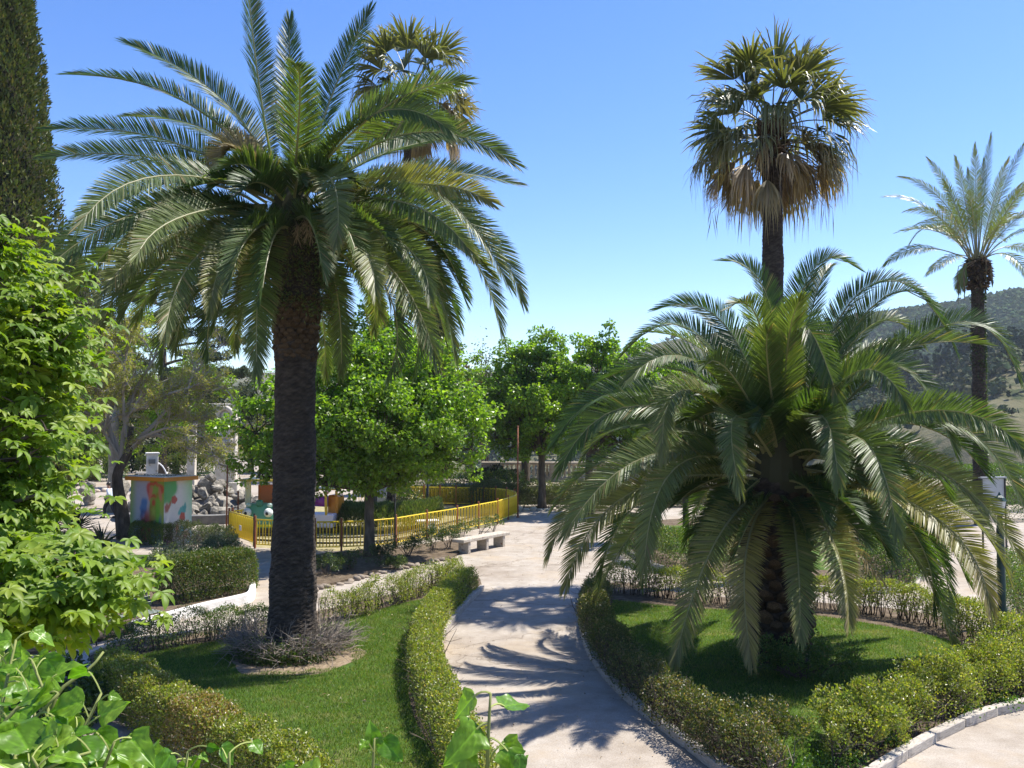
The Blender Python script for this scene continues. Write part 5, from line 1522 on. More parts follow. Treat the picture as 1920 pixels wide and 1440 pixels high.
p = np.stack([PALM1[0] + np.cos(a) * r0, PALM1[1] - .1 + np.sin(a) * r0, .08 + np.abs(rng.normal(size=n)) * .16 * np.clip(1.9 - r0, .2, 1)], 1)
MB().leaves(p, nrm(rng.normal(size=(n, 3)) + [0, -.3, .4]), nrm(rsph(n) + [0, 0, .8]), rng.uniform(.03, .06, n), .04, pal(n, [(.035, .07, .015), (.06, .10, .02), (.10, .13, .03)])).build('ivy', M_HEDGE, root, kind='stuff')
# ------------------------------------------------------------------ built objects
M_YELLOW = mat_surf('yellow_paint', [(0.60, 0.42, 0.012), (0.72, 0.52, 0.02), (0.76, 0.57, 0.04)], 4, 0.45, 0.15, 40, 0.4, wear=((0.28, 0.15, 0.05), 9, 0.68))
M_RUST = mat_surf('red_brown_post', [(0.16, 0.06, 0.03), (0.27, 0.10, 0.055), (0.22, 0.10, 0.06)], 8, 0.7, 0.3, 40, 0.2)
M_DKIRON = mat_surf('dark_iron', [(0.02, 0.022, 0.02), (0.04, 0.04, 0.036)], 9, 0.5, 0.2, 50, 0.4)
M_GREENIRON = mat_surf('dark_green_paint', [(0.012, 0.035, 0.022), (0.02, 0.05, 0.032)], 6, 0.4, 0.15, 50, 0.5)
M_PAINT = mat_surf('ride_paint', [(0.9, 0.9, 0.9), (1, 1, 1), (0.95, 0.95, 0.95)], 4, 0.35, 0.1, 30, 0.5, attr=True)
M_CONC = mat_surf('bench_stone', [(0.34, 0.29, 0.23), (0.45, 0.40, 0.33), (0.50, 0.45, 0.39)], 9, 0.85, 0.5, 40, 0.2, wear=((0.24, 0.13, 0.10), 12, 0.60))

# yellow railings -----------------------------------------------------------
def hoop_mesh(h, w):
    a = np.linspace(math.pi, 0, 7)
    pts = np.vstack([[-w / 2, 0, 0], [-w / 2, 0, h - w / 2 - .02], np.c_[np.cos(a) * w / 2, 0 * a, h - w / 2 + np.sin(a) * w / 2], [w / 2, 0, h - w / 2 - .02], [w / 2, 0, 0]])
    return MB().tube(pts, .02, 5, (1, 1, 1)).mesh('bar', M_YELLOW, smooth=True)
HOOP = hoop_mesh(.86, .125)
def railing(a, b, label, group='yellow railing panels round the playground', post=True, mat=None, nh=None):
    a, b = np.r_[a[:2], 0], np.r_[b[:2], 0]
    L = np.linalg.norm(b - a)
    t = (b - a) / L
    root = thing('railing', label, 'railing', a, group)
    for z in (.16, 1.06):
        MB().tube(np.array([a + t * .06 + [0, 0, z], b - t * .06 + [0, 0, z]]), .03 if z > 1 else .024, 6, (1, 1, 1)).build('rail', M_YELLOW, root)
    n = nh or max(4, int((L - .1) / .25))
    for k in range(n):
        c = a + t * (L * (k + .5) / n) + [0, 0, .17]
        fl = -1 if k % 2 else 1
        inst('bar', HOOP, root, frame(t, [-t[1], t[0], 0], [0, 0, 1], c))
    if post:
        MB().box(a + [0, 0, .6], (.07, .07, 1.2), math.atan2(t[1], t[0]), (1, 1, 1), bevel=.008).build('post', M_RUST, root)
    return root
front = Gs([(478, 1028), (535, 1032), (590, 1034), (640, 1033.5), (692, 1031), (742, 1025), (800, 1012.5), (857, 1001), (897, 991.5), (933, 983), (953, 974.5), (970, 967)])
words_f = ['shaded railing panel beside the kiddie train', 'railing panel hidden behind the tall palm trunk', 'shaded railing panel just past the palm trunk', 'shaded railing panel behind the lime trunk', 'railing panel between lime trunk and first tall dark pole', 'sunlit yellow panel with hoops before the white picnic stone', 'sunlit yellow panel directly behind the rose bushes',
           'sunlit yellow panel above the stone bench', 'yellow panel with red post past the stone bench', 'half shaded yellow panel near the far corner', 'last yellow panel meeting the tall thin corner pole']
for k in range(len(front) - 1):
    railing(front[k], front[k + 1], words_f[k])
back = Gs([(970, 966), (965, 959), (950, 954.5), (930, 952), (907, 950.5), (885, 949.8), (855, 949.3), (825, 948.8), (795, 948.4), (765, 948), (735, 947.8), (700, 947.6), (660, 947.5)])
words_b = ['end panel seen almost edge on by the corner pole', 'dense looking yellow panel just inside the corner', 'dark shaded panel on the far side near the corner', 'bright yellow panel on the far side in full sun', 'far side yellow panel with a rust post', 'far side panel above the rosemary mound end', 'far side panel behind the dark blue pole', 'far side panel just under the lime leaves', 'far side panel behind the flowering bush', 'far side panel behind the thin tall pole', 'far side panel near the grey bin', 'far side panel behind the lime trunk']
for k in range(len(back) - 1):
    railing(back[k], back[k + 1], words_b[k])
g0, g1 = np.r_[G(429, 1008)[:2], 0], np.r_[G(476, 1025)[:2], 0]
gate = railing(g0, g1, 'solid looking bright yellow gate panel with small pale plate', group=None, nh=14)
gate.name = 'railing_gate'
t_ = nrm(g1 - g0)
MB().box((g0 + g1) / 2 + [0, 0, .55] + np.array([t_[1], -t_[0], 0]) * .03, (.26, .02, .2), math.atan2(t_[1], t_[0]), (1, 1, 1)).build('plate', M_WHITE, gate)
MB().box(g1 + [0, 0, .62], (.06, .06, 1.24), 0, (1, 1, 1)).build('post', M_DKIRON, gate)
g2 = g0 + np.array([1.4, 2.4, 0])
railing(g0 + [.1, .12, 0], g2, 'yellow panel running back from the gate towards the train', nh=9)

# thin poles ----------------------------------------------------------------
def pole(name, label, px, y, z1, r, mat, cat='pole', group=None, head=None):
    b = P(px, 900, y)
    b[2] = 0
    root = thing(name, label, cat, b, group)
    MB().tube(np.array([b, b + [0, 0, z1]]), [r, r * .9], 8, (1, 1, 1)).build('shaft', mat, root, smooth=True)
    MB()._lathe(b, np.array([[r * 2.2, 0], [r * 2.2, .05], [r * 1.3, .09], [r, .16]]), 10, (1, 1, 1)).build('base', mat, root, smooth=True)
    MB().ball(b + [0, 0, z1], r * 1.4, 8, 6, (1, 1, 1)).build('finial', mat, root, smooth=True)
    return root
PG = 'thin poles standing along the playground railing'
pole('pole', 'thin red pole at the yellow gate panel', 426, 36.6, 3.1, .035, M_RUST, group=PG)
pole('pole', 'short red pole just behind the yellow gate panel', 447, 38.4, 1.75, .035, M_RUST, group=PG)
pole('pole', 'dark thin pole in the front railing past the lime trunk', 741, 33.8, 2.3, .035, M_DKIRON, group=PG)
pole('pole', 'dark blue pole behind the rosemary mound', 802, 43.0, 3.4, .06, mat_surf('blue_grey_paint', [(.03, .045, .055), (.05, .07, .08)], 6, .5, .1), group=PG)
pole('pole', 'tall thin dark pole at the far railing corner', 971, 45.2, 4.5, .038, M_RUST, group=PG)

# green lamp post ----------------------------------------------------------
b = G(1880, 1178)
b[2] = 0
root = thing('lamp_post', 'dark green lamp post half hidden by golden frond tips beside the side path', 'lamp post', b)
MB()._lathe(b, np.array([[.13, 0], [.13, .35], [.10, .45], [.085, .5], [.082, 2.2], [.06, 2.3], [.055, 2.5], [.09, 2.55]]), 14, (1, 1, 1)).build('shaft', M_GREENIRON, root, smooth=True)
MB()._lathe(b + [0, 0, 2.55], np.array([[.08, 0], [.13, .26], [.13, .28]]), 8, (.7, .7, .68)).build('lantern', M_PAINT, root)
MB()._lathe(b + [0, 0, 2.83], np.array([[.16, 0], [.11, .08], [.04, .13], [.01, .2]]), 8, (1, 1, 1)).build('cap', M_GREENIRON, root)

# notice board ---------------------------------------------------------------
b = P(1862, 935, 33)
root = thing('notice_board', 'pale grey notice board with dark frame seen between the frond tips', 'sign', [b[0], b[1], 0])
MB().box([b[0], b[1], 2.25], (1.0, .05, .72), .25, (.40, .42, .41), bevel=.01).build('panel', M_PAINT, root)
for s in (-1, 1):
    MB().box([b[0] + s * .5 * math.cos(.25), b[1] + s * .5 * math.sin(.25) - .04, 1.32], (.05, .05, 2.64), .25, (1, 1, 1)).build('post', M_DKIRON, root)
MB().box([b[0], b[1], 2.66], (1.1, .16, .05), .25, (.45, .45, .43)).build('hood', M_PAINT, root)

# stone bench ----------------------------------------------------------------
a, c = G(872, 1040), G(951, 1024)
ax = nrm((c - a) * [1, 1, 0])
ay = np.array([-ax[1], ax[0], 0])
L = np.linalg.norm(c - a)
ctr = (a + c) / 2 + ay * .22
ctr[2] = 0
rz = math.atan2(ax[1], ax[0])
root = thing('stone_bench', 'weathered pale stone bench with three block legs beside the path', 'bench', ctr)
mb = MB().box(ctr + [0, 0, .47], (L + .28, .52, .12), rz, (1, 1, 1), bevel=.02)
mb.build('seat', M_CONC, root)
for s in (-.40, 0.02, .42):
    MB().box(ctr + ax * L * s + [0, 0, .20], (.15, .44, .408), rz, (1, 1, 1), bevel=.012).build('leg', M_CONC, root)
# dark slatted bench in the chestnut's shade -----------------------------------
a, c = G(185, 1212), G(305, 1186)
ax = nrm((c - a) * [1, 1, 0])
ay = np.array([-ax[1], ax[0], 0])
rz = math.atan2(ax[1], ax[0])
ctr = (a + c) / 2 + ay * .3
ctr[2] = 0
L = np.linalg.norm(c - a) + .1
root = thing('slatted_bench', 'dark green slatted bench in deep shade against the white kerb wall', 'bench', ctr)
for k, yy in enumerate((-.20, -.09, .02, .13)):
    MB().box(ctr + ay * yy + [0, 0, .44], (L, .085, .03), rz, (1, 1, 1), bevel=.006).build('slat', M_GREENIRON, root)
for k, zz in enumerate((.58, .70, .82)):
    MB().box(ctr + ay * (.20 + .05 * k) + [0, 0, zz], (L, .03, .085), rz, (1, 1, 1), bevel=.006).build('slat', M_GREENIRON, root)
for s in (-.46, .46):
    q = ctr + ax * L * s
    for yy in (-.2, .16):
        MB().tube(np.array([q + ay * yy, q + ay * yy + [0, 0, .425]]), .02, 6, (1, 1, 1)).build('leg', M_DKIRON, root)
    MB().tube(np.array([q + ay * -.2 + [0, 0, .14], q + ay * .16 + [0, 0, .14]]), .014, 6, (1, 1, 1)).build('stretcher', M_DKIRON, root)
    MB().tube(np.array([q + ay * .17 + [0, 0, .40], q + ay * .235 + [0, 0, .56], q + ay * .33 + [0, 0, .88]]), .016, 6, (1, 1, 1)).build('back_support', M_DKIRON, root)
# pale far benches
for (x, y, lb) in ((285, 78, 'pale stone bench beyond the kiosk roof'), (660, 66, 'pale stone bench beyond the playground')):
    b = P(x, 890, y)
    root = thing('stone_bench', lb, 'bench', [b[0], b[1], 0])
    MB().box([b[0], b[1], .55], (2.6, .5, .14), 0, (1, 1, 1)).build('seat', M_WHITE, root)
    for s in (-1, 1):
        MB().box([b[0] + s, b[1], .24], (.2, .45, .476), 0, (1, 1, 1)).build('leg', M_WHITE, root)

# graffiti kiosk ----------------------------------------------------------------
kc = np.array([*P(306, 1020, 34.6)[:2], 0])
dl, dr_ = nrm(np.array([-.87, .5, 0])), nrm(np.array([.5, .87, 0]))
WL, WR, KH = 1.92, 1.32, 2.42
root = thing('kiosk', 'small closed kiosk with graffiti painted walls and an orange roof edge', 'kiosk', kc)
def kiosk_wall(name, o, d, w, base, strokes, nrml):
    """wall board with sprayed patches as real thin coats of paint on it"""
    nx, nz = 96, 110
    u, v = np.meshgrid(np.linspace(0, 1, nx), np.linspace(0, 1, nz))
    col = np.array(base(u.ravel(), v.ravel()))
    for (cx, cy, rx, ry, ang, c, soft, hol) in strokes:
        x, y = (u.ravel() - cx), (v.ravel() - cy)
        ca, sa = math.cos(ang), math.sin(ang)
        r = np.sqrt(((x * ca + y * sa) / rx) ** 2 + ((-x * sa + y * ca) / ry) ** 2) + .10 * np.sin(np.arctan2(y, x) * 5 + cx * 30)
        soft = soft * .45
        k = 1 / (1 + np.exp(np.clip((r - 1) / soft, -50, 50)))
        if hol:
            k = k * (1 - 1 / (1 + np.exp(np.clip((r - hol) / soft, -50, 50))))
        k = (k * .93)[:, None]
        col = col * (1 - k) + np.array(c) * k
    V = o + d * (u.ravel()[:, None] * w) + np.array([0, 0, 1.0]) * (v.ravel()[:, None] * KH)
    i = (np.arange(nz - 1)[:, None] * nx + np.arange(nx - 1)[None]).ravel()
    MB().add(V + nrml * .004, Q=np.stack([i, i + 1, i + nx + 1, i + nx], 1), col=col).build(name, M_PAINT, root)
def base_l_shaded(u, v):   # u runs from the near corner away; tones darkened for its shaded side
    g = np.array([.10, .30, .08])
    y_ = np.array([.26, .36, .06])
    b_ = np.array([.28, .40, .46])
    m = np.array([.34, .33, .38])
    c = np.where((u < .42)[:, None], y_ * (1 - v[:, None] * .2), m)
    k = np.clip((u - .42) / .35, 0, 1)[:, None]
    c = c * (1 - k) + (b_ * (1 - v[:, None]) + m * v[:, None]) * k
    k = np.clip((u - .80) / .2, 0, 1)[:, None]
    return c * (1 - k) + (g * (1 - v[:, None]) + y_ * v[:, None]) * k
def base_r(u, v):
    w_ = np.array([.66, .64, .62])
    p = np.array([.62, .52, .56])
    g = np.array([.32, .56, .26])
    b_ = np.array([.42, .56, .66])
    k = np.clip((u - .6) / .4, 0, 1)[:, None]
    c = w_ * (.5 + .5 * v[:, None]) + p * (.5 - .5 * v[:, None])
    return c * (1 - k) + (g * v[:, None] + b_ * (1 - v[:, None])) * k
RED, TEAL, BLUE, GRN, DGR = (.42, .045, .03), (.06, .34, .36), (.05, .16, .36), (.10, .33, .06), (.03, .09, .04)
kiosk_wall('wall', kc, dl, WL, base_l_shaded, [(.28, .86, .26, .13, 0, RED, .12, .55), (.40, .80, .05, .12, .4, (.5, .16, .10), .2, 0), (.12, .80, .05, .12, -.3, (.5, .16, .10), .2, 0), (.60, .58, .10, .16, .3, BLUE, .2, 0), (.60, .44, .09, .10, 0, (.03, .08, .2), .3, .4),
    (.50, .30, .16, .20, .2, (.30, .05, .04), .3, 0), (.56, .16, .12, .14, -.4, RED, .3, .3), (.30, .52, .13, .16, .1, (.20, .12, .02), .35, .5), (.22, .24, .10, .22, .5, (.03, .10, .28), .3, .4), (.14, .10, .08, .12, -.3, BLUE, .3, 0), (.30, .66, .05, .05, 0, (.4, .06, .03), .2, 0), (.18, .48, .06, .34, 0, (.12, .34, .03), .5, 0)], np.array([dl[1], -dl[0], 0]) * (1 if np.dot([dl[1], -dl[0]], [0, -1]) > 0 else -1))
nrm_r = np.array([dr_[1], -dr_[0], 0])
kiosk_wall('wall', kc, dr_, WR, base_r, [(.14, .86, .30, .22, .3, (.06, .32, .08), .15, 0), (.32, .98, .10, .16, .2, (.08, .36, .10), .25, 0), (.36, .70, .10, .065, 0, RED, .08, 0), (.10, .58, .08, .07, .6, (.36, .08, .06), .25, 0), (.20, .62, .10, .03, .9, (.40, .12, .08), .3, 0), (.62, .52, .12, .06, .4, TEAL, .15, 0), (.74, .55, .05, .09, -.3, TEAL, .15, 0), (.66, .42, .10, .07, 0, RED, .12, 0), (.60, .20, .15, .06, .5, TEAL, .15, 0), (.74, .24, .08, .06, .2, BLUE, .25, 0),
    (.48, .24, .06, .07, -.3, (.52, .16, .14), .25, 0), (.80, .14, .09, .06, .2, (.52, .2, .22), .25, 0), (.86, .3, .05, .06, .2, (.5, .14, .10), .25, 0), (.16, .02, .22, .10, 0, (.42, .22, .46), .2, 0), (.10, .09, .10, .05, 0, (.02, .02, .05), .2, .4)], nrm_r)
mb = MB().box(kc + dl * WL / 2 + dr_ * WR / 2 + [0, 0, KH / 2 - .01], (1, 1, 1), axes=np.array([dl * (WL - .012), dr_ * (WR - .012), [0, 0, KH]]), col=(.5, .55, .4))
mb.build('body', M_PAINT, root)
mid = kc + dl * WL / 2 + dr_ * WR / 2
for nm, z, h, ex, c, mt in (('roof_edge', KH + .075, .15, .16, (.50, .20, .02), M_PAINT), ('roof', KH + .165, .03, .10, (.7, .68, .64), M_PAINT)):
    MB().box(mid + [0, 0, z], (1, 1, 1), axes=np.array([dl * (WL + 2 * ex), dr_ * (WR + 2 * ex), [0, 0, h]]), col=c).build(nm, mt, root)
n = 400
q = mid + dl * rng.uniform(-.5, .5, (n, 1)) * WL + dr_ * rng.uniform(-.5, .5, (n, 1)) * WR + [0, 0, KH + .185]
MB().leaves(q, nrm(rsph(n) * [1, 1, .15]), np.tile([0, 0, 1.0], (n, 1)), .06, .04, pal(n, [(.2, .15, .07), (.12, .10, .04)])).build('fallen_leaves', M_TWIG, kind='stuff', label='dry leaves fallen on the kiosk roof')
b = P(285, 895, 46)
root = thing('pillar', 'white rendered pillar standing behind the kiosk roof', 'pillar', [b[0], b[1], 0])
MB().box([b[0], b[1], 1.55], (.55, .5, 3.1), .4, (1, 1, 1), bevel=.02).build('shaft', M_WHITE, root)
MB().box([b[0], b[1], 3.15], (.66, .6, .1), .4, (1, 1, 1), bevel=.02).build('cap', M_WHITE, root)
MB().box([b[0] + .1, b[1] - .29, 2.75], (.32, .06, .22), .4, (.16, .17, .17)).build('plaque', M_PAINT, root)
b = P(305, 890, 46)
root = thing('drinking_tap', 'white bent water pipe beside the white pillar', 'tap', [b[0], b[1], 0])
MB().tube(smoothline([[b[0] + .25, b[1], 0], [b[0] + .22, b[1], 1.9], [b[0] + .05, b[1], 2.4], [b[0] - .18, b[1], 2.65]], 14), .035, 8, (.7, .7, .72)).build('pipe', M_PAINT, root, smooth=True)
MB().tube(np.array([[b[0] - .18, b[1], 2.65], [b[0] - .26, b[1], 2.6]]), .05, 8, (.6, .6, .62)).build('spout', M_PAINT, root, smooth=True)

# fountain rockery and stone gate ------------------------------------------------
fc = P(395, 960, 46)
fc[2] = 0
root = thing('fountain_rockery', 'heap of grey weathered rocks in a low round basin behind the kiosk', 'rockery', fc)
M_ROCK = mat_surf('grey_rock', [(.12, .11, .095), (.23, .21, .175), (.38, .34, .28)], 2.2, .9, .9, 9, .15)
def rock_mesh(seed, c=(1, 1, 1)):
    mb = MB().ball((0, 0, 0), 1.0, 12, 8, c)
    v = mb.V[0]
    r = np.random.default_rng(seed)
    for _ in range(7):
        d = nrm(r.normal(size=3))
        k = v @ d
        v -= np.outer(np.clip(k - r.uniform(.45, .75), 0, None), d)
    v *= 1 + .06 * wob3(v, seed, 2)[:, None]
    return mb.mesh('rock', M_ROCK)
RM = [rock_mesh(s) for s in range(6)]
for k in range(140):
    a, rr = rng.uniform(0, 2 * math.pi), 2.9 * rng.uniform(0, 1) ** .6
    z = 2.0 * (1 - (rr / 3.1) ** 1.3) * rng.uniform(.55, 1)
    s = rng.uniform(.24, .55)
    A = nrm(rng.normal(size=3))
    B = nrm(np.cross(A, rsph(1)[0]))
    inst('rock', RM[rng.integers(6)], root, frame(A, B * rng.uniform(.6, 1), np.cross(A, B) * rng.uniform(.6, 1), fc + [math.cos(a) * rr * 1.15, math.sin(a) * rr, max(z - .15, .1)], s))
MB().ball(fc + [0, 0, 0], (2.0, 1.8, 1.05), 20, 10, (1, 1, 1)).build('rock_core', M_ROCK, root)
MB()._lathe(fc, np.array([[4.4, 0], [4.4, .42], [4.1, .45], [4.05, .2], [.5, .2]]), 40, (.55, .55, .55)).build('basin', mat_surf('basin_stone', [(.10, .10, .10), (.2, .19, .17)], 3, .9, .4), root)
for (x, y0, w_, lb) in ((215, 50, 1.1, 'pale boulder beside the walking person'), (165, 52, .8, 'grey boulder behind the tall spiky yucca'), (254, 44, .8, 'pale stacked stones between twiggy trunk and kiosk')):
    b = P(x, 955, y0)
    root = thing('boulder', lb, 'rock', [b[0], b[1], 0])
    for k in range(5):
        A = nrm(rng.normal(size=3))
        B = nrm(np.cross(A, rsph(1)[0]))
        o = inst('rock', RM[rng.integers(6)], root, frame(A, B, np.cross(A, B), [b[0] + rng.normal() * w_ * .35, b[1] + rng.normal() * .3, .25 + .28 * k * w_], w_ * .45))
Yg = 58.0
gp = P(424, 900, Y if False else Yg)
gx = gp[0]
root = thing('stone_gate', 'tall pale stone gate pier with a round carved wreath near its top', 'monument', [gx, Yg, 0])
topz = P(424, 758, Yg)[2]
M_GATE = mat_surf('gate_stone', [(0.42, 0.37, 0.30), (0.55, 0.50, 0.42), (0.62, 0.58, 0.51)], 2, 0.9, 0.5, 14, 0.2)
MB().box([gx, Yg, topz / 2], (1.25, 1.0, topz - .3), .15, (1, 1, 1), bevel=.04).build('pier', M_GATE, root)
MB().box([gx, Yg, .5], (1.6, 1.3, 1.0), .15, (1.05, 1.05, 1.05), bevel=.05).build('plinth', M_GATE, root)
MB().box([gx - .4, Yg, topz - .08], (2.3, 1.3, .24), .15, (1.1, 1.1, 1.1), bevel=.05).build('cornice', M_GATE, root)
MB().box([gx - 1.3, Yg + .1, topz - 1.25], (1.9, .7, .16), .15, (1.1, 1.1, 1.1), bevel=.03).build('lintel', M_GATE, root)
MB().box([gx - 2.3, Yg + .25, (topz - 1.3) / 2], (.5, .6, topz - 1.34), .15, (1, 1, 1), bevel=.03).build('side_post', M_GATE, root)
zc = P(424, 780, Yg)[2]
a = np.linspace(0, 2 * math.pi, 29)
mb = MB().tube(np.stack([gx + .05 + .45 * np.cos(a), np.full(29, Yg - .62) + .06 * np.cos(a), zc + .50 * np.sin(a)], 1), .15, 8, (1.15, 1.15, 1.15))
mb.build('wreath', M_GATE, root, smooth=True)
MB().ball([gx + .05, Yg - .55, zc - .02], (.34, .1, .36), 14, 8, (.95, .95, .95)).build('medallion', M_GATE, root, smooth=True)
n = 60
mb = MB()
for k in range(26):
    q = np.array([gx + rng.uniform(-.5, .5), Yg - .5 + rng.normal() * .04, rng.uniform(topz - 3.6, topz - 1.9)])
    mb.ball(q, rng.uniform(.07, .2), 7, 5, (1.05, 1.05, 1.05))
mb.build('carving', M_GATE, root, smooth=True)

# balustrade -----------------------------------------------------------------
Yb, x0, x1 = 57.0, P(905, 880, 57)[0], P(1420, 880, 57)[0]
zb = 1.05
root = thing('balustrade', 'long old stone balustrade with turned balusters along the terrace edge', 'balustrade', [(x0 + x1) / 2, Yb, zb])
prof = np.array([[.10, 0], [.10, .06], [.06, .09], [.085, .16], [.11, .26], [.10, .36], [.065, .5], [.05, .62], [.075, .66], [.06, .70], [.09, .73], [.09, .78]])
BM = MB()._lathe((0, 0, 0), prof, 8, (1.2, 1.17, 1.1)).mesh('baluster', M_BAL, smooth=True)
MB().box([(x0 + x1) / 2, Yb, zb + .14], (x1 - x0, .42, .28), 0, (.9, .9, .9), bevel=.02).build('plinth', M_BAL, root)
MB().box([(x0 + x1) / 2, Yb, zb + 1.16], (x1 - x0 + .2, .48, .19), 0, (1.0, .97, .92), bevel=.04).build('rail', M_BAL, root)
npier = 5
for k in range(npier):
    x = x0 + .3 + (x1 - x0 - .6) * k / (npier - 1)
    MB().box([x, Yb, zb + .67], (.55, .46, .785), 0, (.95, .95, .95), bevel=.02).build('pier', M_BAL, root)
    if k < npier - 1:
        nb = 13
        wsp = (x1 - x0 - .6) / (npier - 1)
        for j in range(nb):
            inst('baluster', BM, root, rotz(0, [x + .42 + (wsp - .84) * j / (nb - 1), Yb, zb + .28]))
b = P(925, 885, 54.5)
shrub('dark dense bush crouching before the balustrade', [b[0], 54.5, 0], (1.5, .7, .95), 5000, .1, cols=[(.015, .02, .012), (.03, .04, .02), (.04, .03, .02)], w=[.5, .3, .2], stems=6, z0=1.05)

# kiddie train -----------------------------------------------------------------
tc_ = P(492, 975, 38.2)
tc_[2] = 0
ang = -.12
root = thing('kiddie_train', 'green kiddie train engine with round bulging eyes and cream window posts', 'fairground ride', tc_)
cx, sx = math.cos(ang), math.sin(ang)
TX = lambda x, y, z: tc_ + np.array([x * cx - y * sx, x * sx + y * cx, z])
GRNP = (.12, .36, .22)
nz, na = 14, 20
V, zz = [], np.linspace(.32, 1.28, nz)
for z in zz:
    u = (z - .32) / .96
    w = .80 - .16 * u ** 2
    dp = .55 - .25 * u ** 1.5
    aa = np.linspace(0, 2 * math.pi, na, endpoint=False)
    ca, sa = np.cos(aa), np.sin(aa)
    V.append(np.stack([w * np.sign(ca) * np.abs(ca) ** .6, dp * np.sign(sa) * np.abs(sa) ** .7, np.full(na, z)], 1))
V = np.vstack(V)
i = np.arange(nz - 1)[:, None] * na
k = np.arange(na)[None]
k2 = (k + 1) % na
Q = np.stack([i + k, i + k2, i + na + k2, i + na + k], -1).reshape(-1, 4)
W_ = np.array([TX(*v) for v in V])
mb = MB().add(np.vstack([W_, W_[-na:].mean(0)[None] + [0, 0, .05]]), Q=Q, T=np.stack([(nz - 1) * na + np.arange(na), (nz - 1) * na + (np.arange(na) + 1) % na, np.full(na, nz * na)], 1), col=GRNP)
mb.build('body', M_PAINT, root, smooth=True)
for s in (-1, 1):
    MB().ball(TX(s * .46, -.50, .95), .19, 14, 10, (.75, .78, .74)).build('eye', M_PAINT, root, smooth=True)
    MB().ball(TX(s * .46, -.645, .93), .075, 10, 8, (.01, .01, .012)).build('pupil', M_PAINT, root, smooth=True)
    MB().ball(TX(s * .46, -.36, 1.25), (.12, .10, .09), 10, 8, (.5, .66, .56)).build('brow', M_PAINT, root, smooth=True)
    MB().box(TX(s * .62, -.05, 1.72), (.24, .12, 1.0), ang, (.66, .64, .42), bevel=.03).build('window_post', M_PAINT, root)
    MB().tube(np.array([TX(s * .7, -.1, .22), TX(s * .82, -.1, .22)]), .2, 14, (.02, .02, .02)).build('wheel', M_PAINT, root)
MB().box(TX(0, .5, 1.62), (.8, .08, .85), ang, (.50, .13, .02), bevel=.02).build('back_panel', M_PAINT, root)
MB().box(TX(0, .2, 2.28), (1.6, 1.6, .1), ang, (.55, .40, .06), bevel=.03).build('roof', M_PAINT, root)
MB().box(TX(0, -.56, .42), (1.5, .12, .1), ang, (.62, .62, .05), bevel=.03).build('bumper', M_PAINT, root)
MB().box(TX(0, -.33, 1.32), (.3, .2, .28), ang, (.05, .20, .13), bevel=.06).build('vent', M_PAINT, root)
MB().box(TX(0, 0.1, .2), (1.3, 1.0, .22), ang, (.05, .05, .05)).build('chassis', M_PAINT, root)
wc = P(600, 968, 39.0)
wc[2] = 0
root = thing('ride_carriage', 'kiddie ride carriage with white panel, yellow posts, blue and purple seats', 'fairground ride', wc)
WX = lambda x, y, z: wc + np.array([x, y, z])
MB().box(WX(0, 0, .52), (1.5, 1.0, .6), -.15, (.72, .66, .74), bevel=.06).build('side_panel', M_PAINT, root)
MB().box(WX(0, 0, .14), (1.7, .9, .18), -.15, (.03, .03, .03)).build('chassis', M_PAINT, root)
for x, y in ((-.22, -.56), (.38, -.50), (.72, .1)):
    MB().tube(np.array([WX(x, y, .3), WX(x - .05, y, 1.75)]), .06, 8, (.62, .40, .04)).build('post', M_PAINT, root)
MB().box(WX(-.48, -.1, 1.35), (.42, .4, .52), .2, (.03, .28, .55), bevel=.08).build('seat', M_PAINT, root, label='blue seat')
MB().tube(np.array([WX(-.2, -.1, 1.32), WX(.35, -.1, 1.30)]), .22, 14, (.25, .04, .30)).build('seat', M_PAINT, root, smooth=True, label='purple rounded seat')
MB().box(WX(.62, .3, 1.15), (.5, .7, .85), -.3, (.58, .22, .02), bevel=.08).build('seat', M_PAINT, root, label='orange seat')
MB().box(WX(.1, .1, 1.85), (1.5, 1.0, .08), -.15, (.50, .34, .06), bevel=.03).build('canopy', M_PAINT, root)
MB().ball(WX(.36, -.45, 1.72), .10, 8, 6, (.7, .3, .32)).build('lamp', M_PAINT, root)
for x in (-.5, .5):
    MB().tube(np.array([WX(x, -.5, .17), WX(x, -.4, .17)]), .17, 14, (.02, .02, .02)).build('wheel', M_PAINT, root)
rt = thing('ride_track', 'dark low ride rail curving across the dry grass', 'track', np.r_[G(690, 1010)[:2], 0])
for off in (0, 10):
    MB().tube(smoothline(Gs([(480, 1012 - off), (590, 1018 - off), (690, 1016 - off), (760, 1008 - off), (860, 985 - off), (915, 968 - off * .6)], .10), 40), .045, 6, (1, 1, 1)).build('rail', M_DKIRON, rt)
for k in range(24):
    pass
b = P(722, 935, 46)
root = thing('litter_bin', 'grey cylindrical bin with dark lid behind the rosemary mound', 'bin', [b[0], b[1], 0])
MB()._lathe([b[0], b[1], 0], np.array([[.42, 0], [.46, .05], [.48, 1.5], [.44, 1.55], [.1, 1.6]]), 18, (.30, .31, .32)).build('body', M_PAINT, root, smooth=True)
MB()._lathe([b[0], b[1], 1.5], np.array([[.5, 0], [.5, .08], [.3, .2], [.02, .24]]), 18, (.06, .06, .07)).build('lid', M_PAINT, root, smooth=True)
b = P(704, 925, 50)
root = thing('ride_canopy', 'pale blue and white ride top peeping beside the lime trunk', 'fairground ride', [b[0], b[1], 0])
MB()._lathe([b[0], b[1], 0], np.array([[.5, .6], [.55, 1.2], [.5, 1.25]]), 12, (.30, .52, .68)).build('body', M_PAINT, root)
MB()._lathe([b[0], b[1], 1.25], np.array([[.75, 0], [.4, .3], [.02, .55]]), 12, (.75, .75, .75)).build('top', M_PAINT, root)
